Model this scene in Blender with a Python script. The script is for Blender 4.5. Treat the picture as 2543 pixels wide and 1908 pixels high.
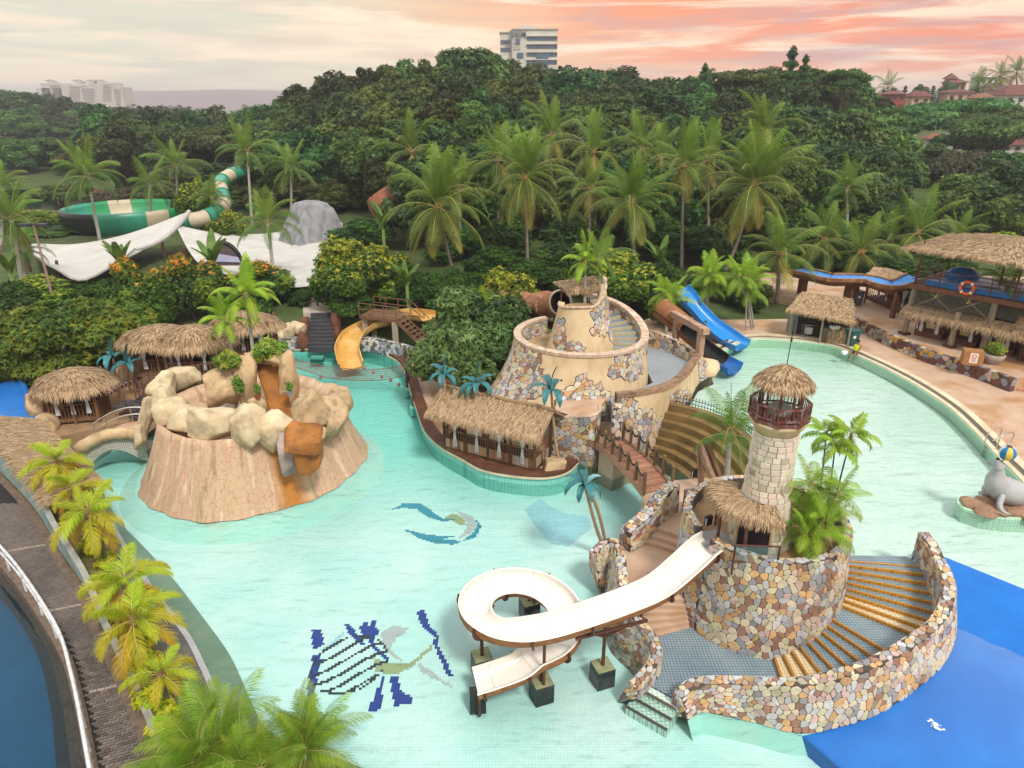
import bpy,math,random
import numpy as np
from mathutils import Vector,Matrix
for o in list(bpy.data.objects): bpy.data.objects.remove(o)
SC = bpy.context.scene
COL = SC.collection
rng = random.Random(7)
PI = math.pi

# ---------------------------------------------------------------- camera
F,CX,CY,H = 1696.0,1271.5,954.0,17.0
PITCH = math.atan((954 - 259) / F)
cam = bpy.data.cameras.new('camera'); camo = bpy.data.objects.new('camera',cam); COL.objects.link(camo)
cam.sensor_width = 36.0; cam.lens = 36.0 * F / 2543.0
cam.clip_start = 0.1; cam.clip_end = 20000
camo.location = (0,0,H); camo.rotation_euler = (PI / 2 - PITCH,0,0)
SC.camera = camo

# ---------------------------------------------------------------- sky, sun, exposure
SUN_EL, SUN_AZ = math.radians(52), math.radians(152)      # azimuth from +Y clockwise: behind the camera, to the right
world = bpy.data.worlds.new('World'); SC.world = world; world.use_nodes = True
def build_world():
    nt = world.node_tree; nt.nodes.clear()
    N = lambda t,**k: _n(nt,t,**k)
    L = nt.links.new
    out = N('ShaderNodeOutputWorld'); bg = N('ShaderNodeBackground')
    L(bg.outputs[0],out.inputs[0])
    tc = N('ShaderNodeTexCoord'); sep = N('ShaderNodeSeparateXYZ'); L(tc.outputs['Generated'],sep.inputs[0])
    sky = N('ShaderNodeTexSky'); sky.sky_type = 'NISHITA'; sky.sun_disc = False
    sky.sun_elevation = SUN_EL; sky.sun_rotation = SUN_AZ; sky.air_density = 1.5; sky.dust_density = 3
    sm = N('ShaderNodeMixRGB',blend_type='MULTIPLY'); sm.inputs[0].default_value = 1
    L(sky.outputs[0],sm.inputs[1]); sm.inputs[2].default_value = (.10,.10,.10,1)
    # warm glow low over the horizon, strongest to the right (azimuth of +X)
    az = N('ShaderNodeMath',operation='MULTIPLY_ADD'); L(sep.outputs[0],az.inputs[0]); az.inputs[1].default_value = .80; az.inputs[2].default_value = .53
    # cloud streaks
    def streak(scale,zs,rot,det,off):
        mp = N('ShaderNodeMapping'); L(tc.outputs['Generated'],mp.inputs[0])
        mp.inputs['Rotation'].default_value = (0,rot,0); mp.inputs['Scale'].default_value = (1.0,1.0,zs); mp.inputs['Location'].default_value = off
        nz = N('ShaderNodeTexNoise'); nz.inputs['Scale'].default_value = scale; nz.inputs['Detail'].default_value = det
        nz.inputs['Roughness'].default_value = .58; nz.inputs['Distortion'].default_value = .6
        L(mp.outputs[0],nz.inputs['Vector']); return nz
    n1 = streak(3.6,12.0,.13,10,(1.3,.2,.7)); n2 = streak(5.5,11.0,.17,10,(4.3,2.2,3.7)); n3 = streak(2.0,6.0,.1,4,(7.7,1.2,9.7))
    az2 = N('ShaderNodeMath',operation='MULTIPLY_ADD'); L(n3.outputs[0],az2.inputs[0]); az2.inputs[1].default_value = .5;
    azs = N('ShaderNodeMath',operation='SUBTRACT'); L(az.outputs[0],azs.inputs[0]); azs.inputs[1].default_value = .25; L(azs.outputs[0],az2.inputs[2])
    base = N('ShaderNodeValToRGB'); L(az2.outputs[0],base.inputs[0])
    _ramp(base,[(0.0,(.64,.64,.55)),(.25,(.74,.70,.54)),(.46,(.90,.58,.36)),(.66,(.94,.36,.18)),(1.0,(.86,.26,.15))])
    hi = N('ShaderNodeValToRGB'); L(n1.outputs[0],hi.inputs[0]); _ramp(hi,[(.46,(0,0,0)),(.60,(1,1,1))])
    lo = N('ShaderNodeValToRGB'); L(n2.outputs[0],lo.inputs[0]); _ramp(lo,[(.46,(0,0,0)),(.62,(1,1,1))])
    m1 = N('ShaderNodeMixRGB'); m1.inputs[2].default_value = (1.05,.86,.64,1); L(base.outputs[0],m1.inputs[1])
    mf = N('ShaderNodeMath',operation='MULTIPLY'); L(hi.outputs[0],mf.inputs[0]); mf.inputs[1].default_value = .80; L(mf.outputs[0],m1.inputs[0])
    m2 = N('ShaderNodeMixRGB'); m2.inputs[2].default_value = (.52,.37,.38,1); L(m1.outputs[0],m2.inputs[1])
    mg = N('ShaderNodeMath',operation='MULTIPLY'); L(lo.outputs[0],mg.inputs[0]); L(az.outputs[0],mg.inputs[1]); mg.use_clamp = True
    mh = N('ShaderNodeMath',operation='MULTIPLY'); L(mg.outputs[0],mh.inputs[0]); mh.inputs[1].default_value = .8; L(mh.outputs[0],m2.inputs[0])
    # pale yellow rim right at the horizon
    rim = N('ShaderNodeMapRange'); L(sep.outputs[2],rim.inputs[0]); rim.inputs[1].default_value = .0; rim.inputs[2].default_value = .06; rim.inputs[3].default_value = .45; rim.inputs[4].default_value = 0
    m3 = N('ShaderNodeMixRGB'); L(rim.outputs[0],m3.inputs[0]); L(m2.outputs[0],m3.inputs[1]); m3.inputs[2].default_value = (.88,.70,.45,1)
    # higher up: even bright overcast with thin blue-sky light behind it
    up = N('ShaderNodeMapRange',interpolation_type='SMOOTHSTEP'); L(sep.outputs[2],up.inputs[0]); up.inputs[1].default_value = .12; up.inputs[2].default_value = .5
    ov = N('ShaderNodeMixRGB'); ov.inputs[0].default_value = .88; L(sm.outputs[0],ov.inputs[1]); ov.inputs[2].default_value = (1.16,1.15,1.12,1)
    m4 = N('ShaderNodeMixRGB'); L(up.outputs[0],m4.inputs[0]); L(m3.outputs[0],m4.inputs[1]); L(ov.outputs[0],m4.inputs[2])
    L(m4.outputs[0],bg.inputs[0]); bg.inputs[1].default_value = .62
def _n(nt,t,**k):
    n = nt.nodes.new(t)
    for a,b in k.items(): setattr(n,a,b)
    return n
def _ramp(n,stops):
    cr = n.color_ramp
    while len(cr.elements) < len(stops): cr.elements.new(.5)
    for e,(p,c) in zip(cr.elements,stops): e.position = p; e.color = (*c,1)
build_world()
sl = bpy.data.lights.new('sun','SUN'); sl.energy = 1.5; sl.angle = math.radians(10); sl.color = (1,.95,.87)
so = bpy.data.objects.new('sun',sl); COL.objects.link(so)
so.rotation_euler = Vector((-math.sin(SUN_AZ) * math.cos(SUN_EL),-math.cos(SUN_AZ) * math.cos(SUN_EL),-math.sin(SUN_EL))).to_track_quat('-Z','Y').to_euler()
vs = SC.view_settings; vs.view_transform = 'Standard'; vs.look = 'None'; vs.exposure = 0.95; vs.gamma = 1
SC.render.engine = 'CYCLES'; SC.cycles.use_denoising = True
SC.cycles.max_bounces = 8; SC.cycles.transparent_max_bounces = 12; SC.cycles.diffuse_bounces = 3; SC.cycles.glossy_bounces = 3
SC.cycles.caustics_reflective = False; SC.cycles.caustics_refractive = False
SC.cycles.volume_bounces = 0

# ---------------------------------------------------------------- layout helpers: survey points of the place from picture rays
_c,_s = math.cos(PITCH),math.sin(PITCH)
def G(x,y,z=0.0):
    u = (x - CX) / F; v = (y - CY) / F
    t = (z - H) / (-_s - v * _c)
    return Vector((u * t,(_c - v * _s) * t,z))
def PXY(x, y, Y):                       # point of that ray at distance Y
    u = (x - CX) / F; v = (y - CY) / F; t = Y / (_c - v * _s)
    return Vector((u * t,Y,H + t * (-_s - v * _c)))
def proj(p):
    d = p[1] * _c - (p[2] - H) * _s
    return CX + F * p[0] / d,CY - F * (p[1] * _s + (p[2] - H) * _c) / d,d
def V(*a): return Vector(a)
def lerp(a,b,t): return a + (b - a) * t
def sstep(a,b,x):
    t = max(0,min(1,(x - a) / (b - a))); return t * t * (3 - 2 * t)
def spline(pts,n):
    """Catmull-Rom through pts, n samples"""
    P = [Vector(p) for p in pts]; P = [P[0] * 2 - P[1]] + P + [P[-1] * 2 - P[-2]]
    m = len(P) - 3; out = []
    for i in range(n):
        t = i / (n - 1) * m; k = min(int(t),m - 1); t -= k
        a,b,c,d = P[k:k + 4]
        out.append(.5 * ((2 * b) + (c - a) * t + (2 * a - 5 * b + 4 * c - d) * t * t + (3 * b - a - 3 * c + d) * t ** 3))
    return out

# ---------------------------------------------------------------- materials
MATS = {}
def nodes(m):
    m.use_nodes = True; nt = m.node_tree; nt.nodes.clear()
    return nt,(lambda t,**k: _n(nt,t,**k)),nt.links.new
def mat(name,c1,c2=None,scale=4.0,rough=.75,bump=0.0,bscale=30.0,stretch=(1,1,1),spec=.25,metal=0.0,rnd=0.0,dirt=None,dscale=1.2,damt=.5,dstretch=(1,1,1),coat=0.0,world=False,dlo=.48,dhi=.72):
    if name in MATS: return MATS[name]
    m = bpy.data.materials.new(name); MATS[name] = m
    nt,N,L = nodes(m)
    out = N('ShaderNodeOutputMaterial'); b = N('ShaderNodeBsdfPrincipled'); L(b.outputs[0],out.inputs[0])
    b.inputs['Roughness'].default_value = rough; b.inputs['Specular IOR Level'].default_value = spec; b.inputs['Metallic'].default_value = metal
    b.inputs['Coat Weight'].default_value = coat; b.inputs['Coat Roughness'].default_value = .08
    if c2 is None: c2 = tuple(x * .72 for x in c1)
    tc = N('ShaderNodeTexCoord'); src = tc.outputs['Object']
    if world:
        ge = N('ShaderNodeNewGeometry'); src = ge.outputs['Position']
    def noise(sc,st,det=5):
        mp = N('ShaderNodeMapping'); L(src,mp.inputs[0]); mp.inputs['Scale'].default_value = st
        nz = N('ShaderNodeTexNoise'); nz.inputs['Scale'].default_value = sc; nz.inputs['Detail'].default_value = det; nz.inputs['Roughness'].default_value = .6
        L(mp.outputs[0],nz.inputs['Vector']); return nz
    nz = noise(scale,stretch); rp = N('ShaderNodeValToRGB'); L(nz.outputs[0],rp.inputs[0]); _ramp(rp,[(.32,c2),(.68,c1)])
    col = rp.outputs[0]
    if dirt:
        dz = noise(dscale,dstretch,7); dr = N('ShaderNodeMapRange'); L(dz.outputs[0],dr.inputs[0]); dr.inputs[1].default_value = dlo; dr.inputs[2].default_value = dhi; dr.inputs[4].default_value = damt
        mx = N('ShaderNodeMixRGB'); L(dr.outputs[0],mx.inputs[0]); L(col,mx.inputs[1]); mx.inputs[2].default_value = (*dirt,1); col = mx.outputs[0]
    if rnd:
        oi = N('ShaderNodeObjectInfo'); mr = N('ShaderNodeMapRange'); L(oi.outputs['Random'],mr.inputs[0]); mr.inputs[3].default_value = 1 - rnd; mr.inputs[4].default_value = 1 + rnd
        hs = N('ShaderNodeHueSaturation'); L(mr.outputs[0],hs.inputs['Value']); L(col,hs.inputs['Color']); col = hs.outputs[0]
    L(col,b.inputs['Base Color'])
    if bump:
        bz = noise(bscale,stretch,4); bp = N('ShaderNodeBump'); bp.inputs['Strength'].default_value = bump; bp.inputs['Distance'].default_value = .03
        L(bz.outputs[0],bp.inputs['Height']); L(bp.outputs[0],b.inputs['Normal'])
    return m
def leafmat(name,c1,c2,scale=.6,trans=.35,rnd=.12,rough=.5):
    if name in MATS: return MATS[name]
    m = bpy.data.materials.new(name); MATS[name] = m
    nt,N,L = nodes(m)
    out = N('ShaderNodeOutputMaterial'); mx = N('ShaderNodeMixShader'); d = N('ShaderNodeBsdfPrincipled'); t = N('ShaderNodeBsdfTranslucent')
    d.inputs['Roughness'].default_value = rough; d.inputs['Specular IOR Level'].default_value = .3
    L(d.outputs[0],mx.inputs[1]); L(t.outputs[0],mx.inputs[2]); mx.inputs[0].default_value = trans; L(mx.outputs[0],out.inputs[0])
    tc = N('ShaderNodeTexCoord'); nz = N('ShaderNodeTexNoise'); nz.inputs['Scale'].default_value = scale; nz.inputs['Detail'].default_value = 4; L(tc.outputs['Object'],nz.inputs['Vector'])
    rp = N('ShaderNodeValToRGB'); L(nz.outputs[0],rp.inputs[0]); _ramp(rp,[(.35,c2),(.65,c1)])
    oi = N('ShaderNodeObjectInfo'); mr = N('ShaderNodeMapRange'); L(oi.outputs['Random'],mr.inputs[0]); mr.inputs[3].default_value = 1 - rnd; mr.inputs[4].default_value = 1 + rnd
    mh = N('ShaderNodeMapRange'); L(oi.outputs['Random'],mh.inputs[0]); mh.inputs[3].default_value = .5 - rnd * .12; mh.inputs[4].default_value = .5 + rnd * .12
    hs = N('ShaderNodeHueSaturation'); L(mr.outputs[0],hs.inputs['Value']); L(mh.outputs[0],hs.inputs['Hue']); L(rp.outputs[0],hs.inputs['Color'])
    L(hs.outputs[0],d.inputs['Base Color']); L(hs.outputs[0],t.inputs['Color'])
    return m

# ---------------------------------------------------------------- objects
WL = {}
def tag(o,label=None,cat=None,group=None,kind=None):
    if label: o['label'] = label
    if cat: o['category'] = cat
    if group: o['group'] = group
    if kind: o['kind'] = kind
    return o
def thing(name,label,cat,loc=(0,0,0),rz=0.0,group=None):
    o = bpy.data.objects.new(name,None); COL.objects.link(o); o.empty_display_size = .3
    o.location = loc; o.rotation_euler = (0,0,rz); WL[o.name] = Vector(loc)
    return tag(o,label,cat,group)
def link(name,me,parent=None,loc=None,rot=None,scale=None):
    o = bpy.data.objects.new(name,me); COL.objects.link(o)
    if parent: o.parent = parent; WL[o.name] = WL.get(parent.name,Vector())
    if loc is not None: o.location = loc
    if rot is not None: o.rotation_euler = rot
    if scale is not None: o.scale = (scale,) * 3 if not hasattr(scale,'__len__') else scale
    return o
def copy_tree(o,parent=None):
    c = o.copy(); COL.objects.link(c); c.parent = parent
    for ch in o.children: copy_tree(ch,c)
    return c

class MB:
    """collects faces; build() links them as ONE mesh object"""
    def __init__(s): s.v = []; s.f = []; s.m = []
    def add(s,vs,fs,mi=0):
        n = len(s.v); s.v.extend([tuple(p) for p in vs])
        for f in fs: s.f.append(tuple(i + n for i in f)); s.m.append(mi)
        return s
    def box(s,c,d,rz=0.0,mi=0,tap=1.0):
        x,y,z = d[0] / 2,d[1] / 2,d[2] / 2; cr,sr = math.cos(rz),math.sin(rz); vs = []
        for k in (-1,1):
            t = tap if k > 0 else 1
            for a,b in ((-1,-1),(1,-1),(1,1),(-1,1)):
                px,py = a * x * t,b * y * t
                vs.append((c[0] + px * cr - py * sr,c[1] + px * sr + py * cr,c[2] + k * z))
        return s.add(vs,[(3,2,1,0),(4,5,6,7),(0,1,5,4),(1,2,6,5),(2,3,7,6),(3,0,4,7)],mi)
    def beam(s,a,b,w,h,mi=0,up=(0,0,1)):
        a,b = Vector(a),Vector(b); d = (b - a).normalized(); u = Vector(up)
        if abs(d.dot(u)) > .98: u = Vector((0,1,0))
        r = d.cross(u).normalized() * (w / 2); u = r.cross(d).normalized() * (h / 2); vs = []
        for p in (a,b): vs += [p - r - u,p + r - u,p + r + u,p - r + u]
        return s.add(vs,[(3,2,1,0),(4,5,6,7),(0,1,5,4),(1,2,6,5),(2,3,7,6),(3,0,4,7)],mi)
    def tube(s,pts,r,n=8,mi=0,caps=True,sx=1.0):
        pts = [Vector(p) for p in pts]; m = len(pts); rs = r if hasattr(r,'__len__') else [r] * m
        vs = []; fs = []; prev = None
        for i,p in enumerate(pts):
            d = (pts[min(i + 1,m - 1)] - pts[max(i - 1,0)]).normalized()
            if prev is None: u = Vector((0,0,1)) if abs(d.z) < .9 else Vector((1,0,0))
            else: u = prev
            a = d.cross(u).normalized(); u = a.cross(d).normalized(); prev = u
            for k in range(n):
                t = 2 * PI * k / n; vs.append(p + a * (math.cos(t) * rs[i] * sx) + u * (math.sin(t) * rs[i]))
        for i in range(m - 1):
            for k in range(n):
                k2 = (k + 1) % n; fs.append((i * n + k,i * n + k2,(i + 1) * n + k2,(i + 1) * n + k))
        if caps: fs += [tuple(range(n - 1,-1,-1)),tuple((m - 1) * n + k for k in range(n))]
        return s.add(vs,fs,mi)
    def lathe(s,prof,n=24,c=(0,0,0),mi=0,cap=True,a0=0.0,a1=2 * PI,wob=None):
        vs = []; fs = []; full = abs(a1 - a0 - 2 * PI) < 1e-6; cols = n if full else n + 1
        for r,z in prof:
            for k in range(cols):
                t = a0 + (a1 - a0) * k / n; rr = r * (wob(t,z) if wob else 1)
                vs.append((c[0] + math.cos(t) * rr,c[1] + math.sin(t) * rr,c[2] + z))
        for i in range(len(prof) - 1):
            for k in range(n):
                k2 = (k + 1) % cols; fs.append((i * cols + k,i * cols + k2,(i + 1) * cols + k2,(i + 1) * cols + k))
        if cap and full:
            fs.append(tuple(range(n - 1,-1,-1))); fs.append(tuple((len(prof) - 1) * n + k for k in range(n)))
        return s.add(vs,fs,mi)
    def prism(s,poly,z0,z1,mi=0,mside=None):
        n = len(poly); a = sum(poly[i][0] * poly[(i + 1) % n][1] - poly[(i + 1) % n][0] * poly[i][1] for i in range(n))
        if a < 0: poly = poly[::-1]
        vs = [(p[0],p[1],z0) for p in poly] + [(p[0],p[1],z1) for p in poly]
        s.add(vs,[tuple(range(n - 1,-1,-1)),tuple(range(n,2 * n))],mi)
        return s.add(vs,[(i,(i + 1) % n,n + (i + 1) % n,n + i) for i in range(n)],mi if mside is None else mside)
    def grid(s,rows,mi=0,closed=False):
        n = len(rows[0]); vs = [p for r in rows for p in r]; fs = []
        for i in range(len(rows) - 1):
            for k in range(n if closed else n - 1):
                k2 = (k + 1) % n; fs.append((i * n + k,i * n + k2,(i + 1) * n + k2,(i + 1) * n + k))
        return s.add(vs,fs,mi)
    def sphere(s,c,r,nu=12,nv=8,mi=0,sc=(1,1,1)):
        rows = []
        for i in range(nv + 1):
            t = PI * i / nv; rows.append([(c[0] + r * sc[0] * math.sin(t) * math.cos(2 * PI * k / nu),c[1] + r * sc[1] * math.sin(t) * math.sin(2 * PI * k / nu),c[2] - r * sc[2] * math.cos(t)) for k in range(nu)])
        return s.grid(rows,mi,True)
    def mesh(s,name,mats,smooth=False,off=None):
        me = bpy.data.meshes.new(name); v = s.v
        if off is not None: v = [(p[0] - off[0],p[1] - off[1],p[2] - off[2]) for p in v]
        me.from_pydata(v,[],s.f)
        for mm in (mats if isinstance(mats,(list,tuple)) else [mats]): me.materials.append(mm)
        if s.m and max(s.m) > 0: me.polygons.foreach_set('material_index',s.m)
        if smooth: me.polygons.foreach_set('use_smooth',[True] * len(s.f))
        me.update(); return me
    def build(s,name,mats,parent=None,smooth=False,local=False):
        off = None if (local or parent is None) else WL.get(parent.name)
        return link(name,s.mesh(name,mats,smooth,off),parent)
def struct(name,mb,mats,parent=None,smooth=False,kind='structure'):
    o = mb.build(name,mats,parent,smooth)
    if parent is None: o['kind'] = kind
    return o
def vnoise(x,y,z=0.0,seed=0):
    return math.sin(x * 1.7 + seed) * math.cos(y * 2.1 - seed * 1.3) * .5 + math.sin(x * 3.9 + y * 2.3 + z * 3.1 + seed * 2) * .3 + math.cos(z * 4.7 - x * 2.9 + seed) * .2
# ================================================================ kit: crazy paving, thatch, palms, trees
STONE = [('stone_cream',(.66,.56,.41),20),('stone_orange',(.61,.38,.18),13),('stone_brown',(.32,.18,.125),13),('stone_grey',(.31,.315,.33),13),
         ('stone_light_grey',(.54,.54,.55),16),('stone_pink',(.55,.40,.36),13),('stone_olive',(.57,.53,.36),10)]
STONE_MATS = [mat(n,c,tuple(x * .8 for x in c),scale=9,rough=.62,rnd=.16,bump=.25,bscale=22,spec=.35,dirt=(.12,.10,.07),dscale=.9,damt=.5) for n,c,w in STONE]
STONE_W = [w for n,c,w in STONE]
MORTAR = mat('mortar',(.105,.09,.075),(.06,.052,.045),scale=6,rough=.9)
def clip(poly,nx,ny,d):
    out = []; n = len(poly)
    for i in range(n):
        a,b = poly[i],poly[(i + 1) % n]; da = a[0] * nx + a[1] * ny - d; db = b[0] * nx + b[1] * ny - d
        if da <= 0: out.append(a)
        if (da < 0 < db) or (db < 0 < da):
            t = da / (da - db); out.append((a[0] + (b[0] - a[0]) * t,a[1] + (b[1] - a[1]) * t))
    return out
def cells(L,Hh,size,rg,mask=None,jit=.46,gap=.035):
    """random polygons filling 0..L x 0..Hh"""
    nx,ny = max(1,round(L / size)),max(1,round(Hh / size)); dx,dy = L / nx,Hh / ny
    S = {(i,j): ((i + .5 + (.25 if j % 2 else -.25) + rg.uniform(-jit,jit)) * dx,(j + .5 + rg.uniform(-jit,jit)) * dy) for i in range(-2,nx + 2) for j in range(-2,ny + 2)}
    for q in [q for q in S if rg.random() < .17]: del S[q]
    out = []
    for i in range(nx):
        for j in range(ny):
            if (i,j) not in S: continue
            a = S[(i,j)]
            if mask and not mask(a[0],a[1]): continue
            P = [(max(0,a[0] - 2 * dx),max(0,a[1] - 2 * dy)),(min(L,a[0] + 2 * dx),max(0,a[1] - 2 * dy)),(min(L,a[0] + 2 * dx),min(Hh,a[1] + 2 * dy)),(max(0,a[0] - 2 * dx),min(Hh,a[1] + 2 * dy))]
            for di in range(-2,3):
                for dj in range(-2,3):
                    if di == dj == 0 or (i + di,j + dj) not in S: continue
                    b = S[(i + di,j + dj)]; ex,ey = b[0] - a[0],b[1] - a[1]; l = math.hypot(ex,ey)
                    if l < 1e-6: continue
                    P = clip(P,ex / l,ey / l,((a[0] + b[0]) / 2 * ex + (a[1] + b[1]) / 2 * ey) / l - gap / 2)
                    if len(P) < 3: break
                if len(P) < 3: break
            if len(P) < 3: continue
            ar = abs(sum(P[k][0] * P[(k + 1) % len(P)][1] - P[(k + 1) % len(P)][0] * P[k][1] for k in range(len(P)))) / 2
            if ar < size * size * .06: continue
            # knock the corners off
            Q = []; n = len(P)
            for k in range(n):
                p,q = P[k],P[(k + 1) % n]; Q += [(p[0] + (q[0] - p[0]) * .2,p[1] + (q[1] - p[1]) * .2),(p[0] + (q[0] - p[0]) * .8,p[1] + (q[1] - p[1]) * .8)]
            out.append(Q)
    return out
class Ruled:
    """surface between a base line and a top line of equal point counts"""
    def __init__(s,base,top,flip=False):
        s.b = [Vector(p) for p in base]; s.t = [Vector(p) for p in top]; n = len(base)
        d = [0]
        for i in range(1,n): d.append(d[-1] + ((s.b[i] - s.b[i - 1]).length + (s.t[i] - s.t[i - 1]).length) / 2)
        s.d = d; s.L = d[-1]; s.H = max((s.t[i] - s.b[i]).length for i in range(n)); s.sg = -1 if flip else 1
    def P(s,u,v):
        u = max(0,min(s.L,u)); k = 0
        lo,hi = 0,len(s.d) - 2
        while lo < hi:
            m = (lo + hi + 1) // 2
            if s.d[m] <= u: lo = m
            else: hi = m - 1
        k = lo; t = (u - s.d[k]) / max(1e-9,s.d[k + 1] - s.d[k]); v = v / s.H
        return lerp(lerp(s.b[k],s.b[k + 1],t),lerp(s.t[k],s.t[k + 1],t),v)
    def Nn(s,u,v):
        e = .02
        a = s.P(min(s.L,u + e),v) - s.P(max(0,u - e),v); b = s.P(u,min(s.H,v + e)) - s.P(u,max(0,v - e))
        n = a.cross(b); return (n.normalized() if n.length > 1e-9 else Vector((0,0,1))) * s.sg
class Fn:
    def __init__(s,fP,L,Hh,fN): s.P = fP; s.L = L; s.H = Hh; s.Nn = fN
def stone_mesh(Q,S,thick,rg):
    n = len(Q); cx = sum(q[0] for q in Q) / n; cy = sum(q[1] for q in Q) / n; N0 = S.Nn(cx,cy)
    th = thick * rg.uniform(.75,1.25); tilt = (rg.uniform(-.25,.25),rg.uniform(-.25,.25)); vs = []; C = S.P(cx,cy)
    base = [S.P(*q) for q in Q]; k = 0
    for p in base: vs.append(p - N0 * .03)
    for p,q in zip(base,Q): vs.append(p + N0 * th * .62)
    for p,q in zip(base,Q): vs.append(C + (p - C) * .90 + N0 * th * (1 + tilt[0] * (q[0] - cx) + tilt[1] * (q[1] - cy)))
    fs = [(i,(i + 1) % n,n + (i + 1) % n,n + i) for i in range(n)] + [(n + i,n + (i + 1) % n,2 * n + (i + 1) % n,2 * n + i) for i in range(n)] + [tuple(range(2 * n,3 * n))]
    a = (vs[1] - vs[0]).cross(vs[n] - vs[0])
    if a.dot((vs[0] + vs[1]) / 2 - C) < 0: fs = [tuple(reversed(f)) for f in fs]
    return vs,fs,C,N0
CAM = Vector((0,0,H))
def stones(parent,surfs,nmax=300,thick=.03,seed=1,mats=None,weights=None,name='stone',bed=False):
    """surfs: list of (surface, size, mask). The nmax that show largest become parts, the rest one stuff part."""
    rg = random.Random(seed); mats = mats or STONE_MATS; weights = weights or STONE_W; allS = []; BED = MB()
    for S,size,mask in surfs:
        for Q in cells(S.L,S.H,size,rg,mask,gap=size * .065):
            vs,fs,C,N0 = stone_mesh(Q,S,thick,rg); mi = rg.choices(range(len(mats)),weights)[0]
            d = CAM - C; px,py,dep = proj(C); vis = N0.dot(d.normalized())
            score = size * size * max(vis,0) / d.length_squared if (dep > 0 and -20 < px < 2560 and -20 < py < 1930) else 0
            allS.append((score,vs,fs,mi))
            if bed:
                cx = sum(q[0] for q in Q) / len(Q); cy = sum(q[1] for q in Q) / len(Q); BED.add([S.P(max(0,min(S.L,cx + (q[0] - cx) * 1.3)),max(0,min(S.H,cy + (q[1] - cy) * 1.3))) + N0 * .007 for q in Q],[tuple(range(len(Q)))])
    allS.sort(key=lambda t: -t[0]); rest = MB(); off = WL.get(parent.name,Vector()); k = 0
    for sc,vs,fs,mi in allS:
        if k < nmax and sc > 0:
            mb = MB().add(vs,fs); link(name,mb.mesh(name,[mats[mi]],off=off),parent); k += 1
        else: rest.add(vs,fs,mi)
    if BED.v: BED.build('mortar_bed',MORTAR,parent)['kind'] = 'stuff'
    if rest.v:
        o = rest.build(name + '_rest',list(mats),parent); o['kind'] = 'stuff'
def wallbody(base_o,top_o,base_i,top_i,mb=None,mi=0,mtop=None):
    """solid wall from outer/inner base and top lines"""
    mb = mb or MB(); mb.grid([base_o,top_o],mi); mb.grid([top_i,base_i],mi); mb.grid([top_o,top_i],mi if mtop is None else mtop)
    for k in (0,-1):
        q = [base_o[k],top_o[k],top_i[k],base_i[k]]; mb.add(q,[(0,1,2,3)],mi)
    return mb

# ---- thatch
STRAW = [mat('straw_light',(.50,.365,.225),(.38,.26,.15),scale=14,rough=.9,rnd=.06),mat('straw_mid',(.37,.25,.145),(.28,.185,.10),scale=14,rough=.9),mat('straw_dark',(.24,.155,.085),(.165,.105,.058),scale=14,rough=.9)]
STRAW_BED = mat('straw_bed',(.35,.235,.13),(.21,.135,.07),scale=16,rough=.95,bump=.8,bscale=26)
def thatch(parent,P,n,seed=1,length=.42,width=.045,eave=.25,droop=.5,vmin=0.0,lift=.05,wts=(5,5,2)):
    """straw blades laid down a roof; P(u,v): v 0 ridge .. 1 eave"""
    rg = random.Random(seed); mb = MB()
    for i in range(n):
        e = rg.random() < eave; u = rg.random(); v = rg.uniform(.93,1.0) if e else vmin + (1 - vmin) * rg.random() ** .75
        p = P(u,v); dn = P(u,min(v + .06,1.0)) - P(u,min(v + .06,1.0) - .06); sd = P(min(1,u + .01),v) - P(max(0,u - .01),v)
        if dn.length < 1e-6 or sd.length < 1e-6: continue
        dn.normalize(); sd.normalize(); nn = dn.cross(sd); nn = nn if nn.z > 0 else -nn
        dn = (dn + sd * rg.gauss(0,.22) + nn * rg.uniform(-.02,.16)).normalized()
        l = length * rg.uniform(.6,1.35); w = width * rg.uniform(.6,1.3); a = p + nn * lift * rg.uniform(.3,1.5); b = a + dn * l * .6
        d2 = dn + Vector((0,0,-droop * (1.8 if e else .35))); d2.normalize(); c = b + d2 * l * (.75 if e else .45)
        mb.add([a - sd * w / 2,a + sd * w / 2,b + sd * w * .45,b - sd * w * .45,c],[(0,1,2,3),(3,2,4)],rg.choices((0,1,2),wts)[0])
    o = mb.build('thatch',STRAW,parent); o['kind'] = 'stuff'; return o
def roof_shell(parent,P,nu=24,nv=6,th=.14,closed=False,name='roof',m=None):
    mb = MB(); top = [[P(i / nu,j / nv) for i in range(nu + 1)] for j in range(nv + 1)]
    bot = [[p - Vector((0,0,th)) for p in r] for r in top]
    mb.grid(top); mb.grid(bot[::-1]); mb.grid([top[-1],bot[-1]]); mb.grid([bot[0],top[0]])
    if not closed:
        mb.grid([[r[0] for r in bot],[r[0] for r in top]]); mb.grid([[r[-1] for r in top],[r[-1] for r in bot]])
    return mb.build(name,m or STRAW_BED,parent)
def cone_roof(c,r,h,sx=1.0,sy=1.0,ov=.18,rz=0.0):
    cr,sr = math.cos(rz),math.sin(rz)
    def P(u,v):
        t = u * 2 * PI; rr = r * v; x,y = math.cos(t) * rr * sx,math.sin(t) * rr * sy
        return Vector((c[0] + x * cr - y * sr,c[1] + x * sr + y * cr,c[2] + h * (1 - v ** 1.5) - ov * max(0,v - .8) * 5))
    return P

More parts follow.
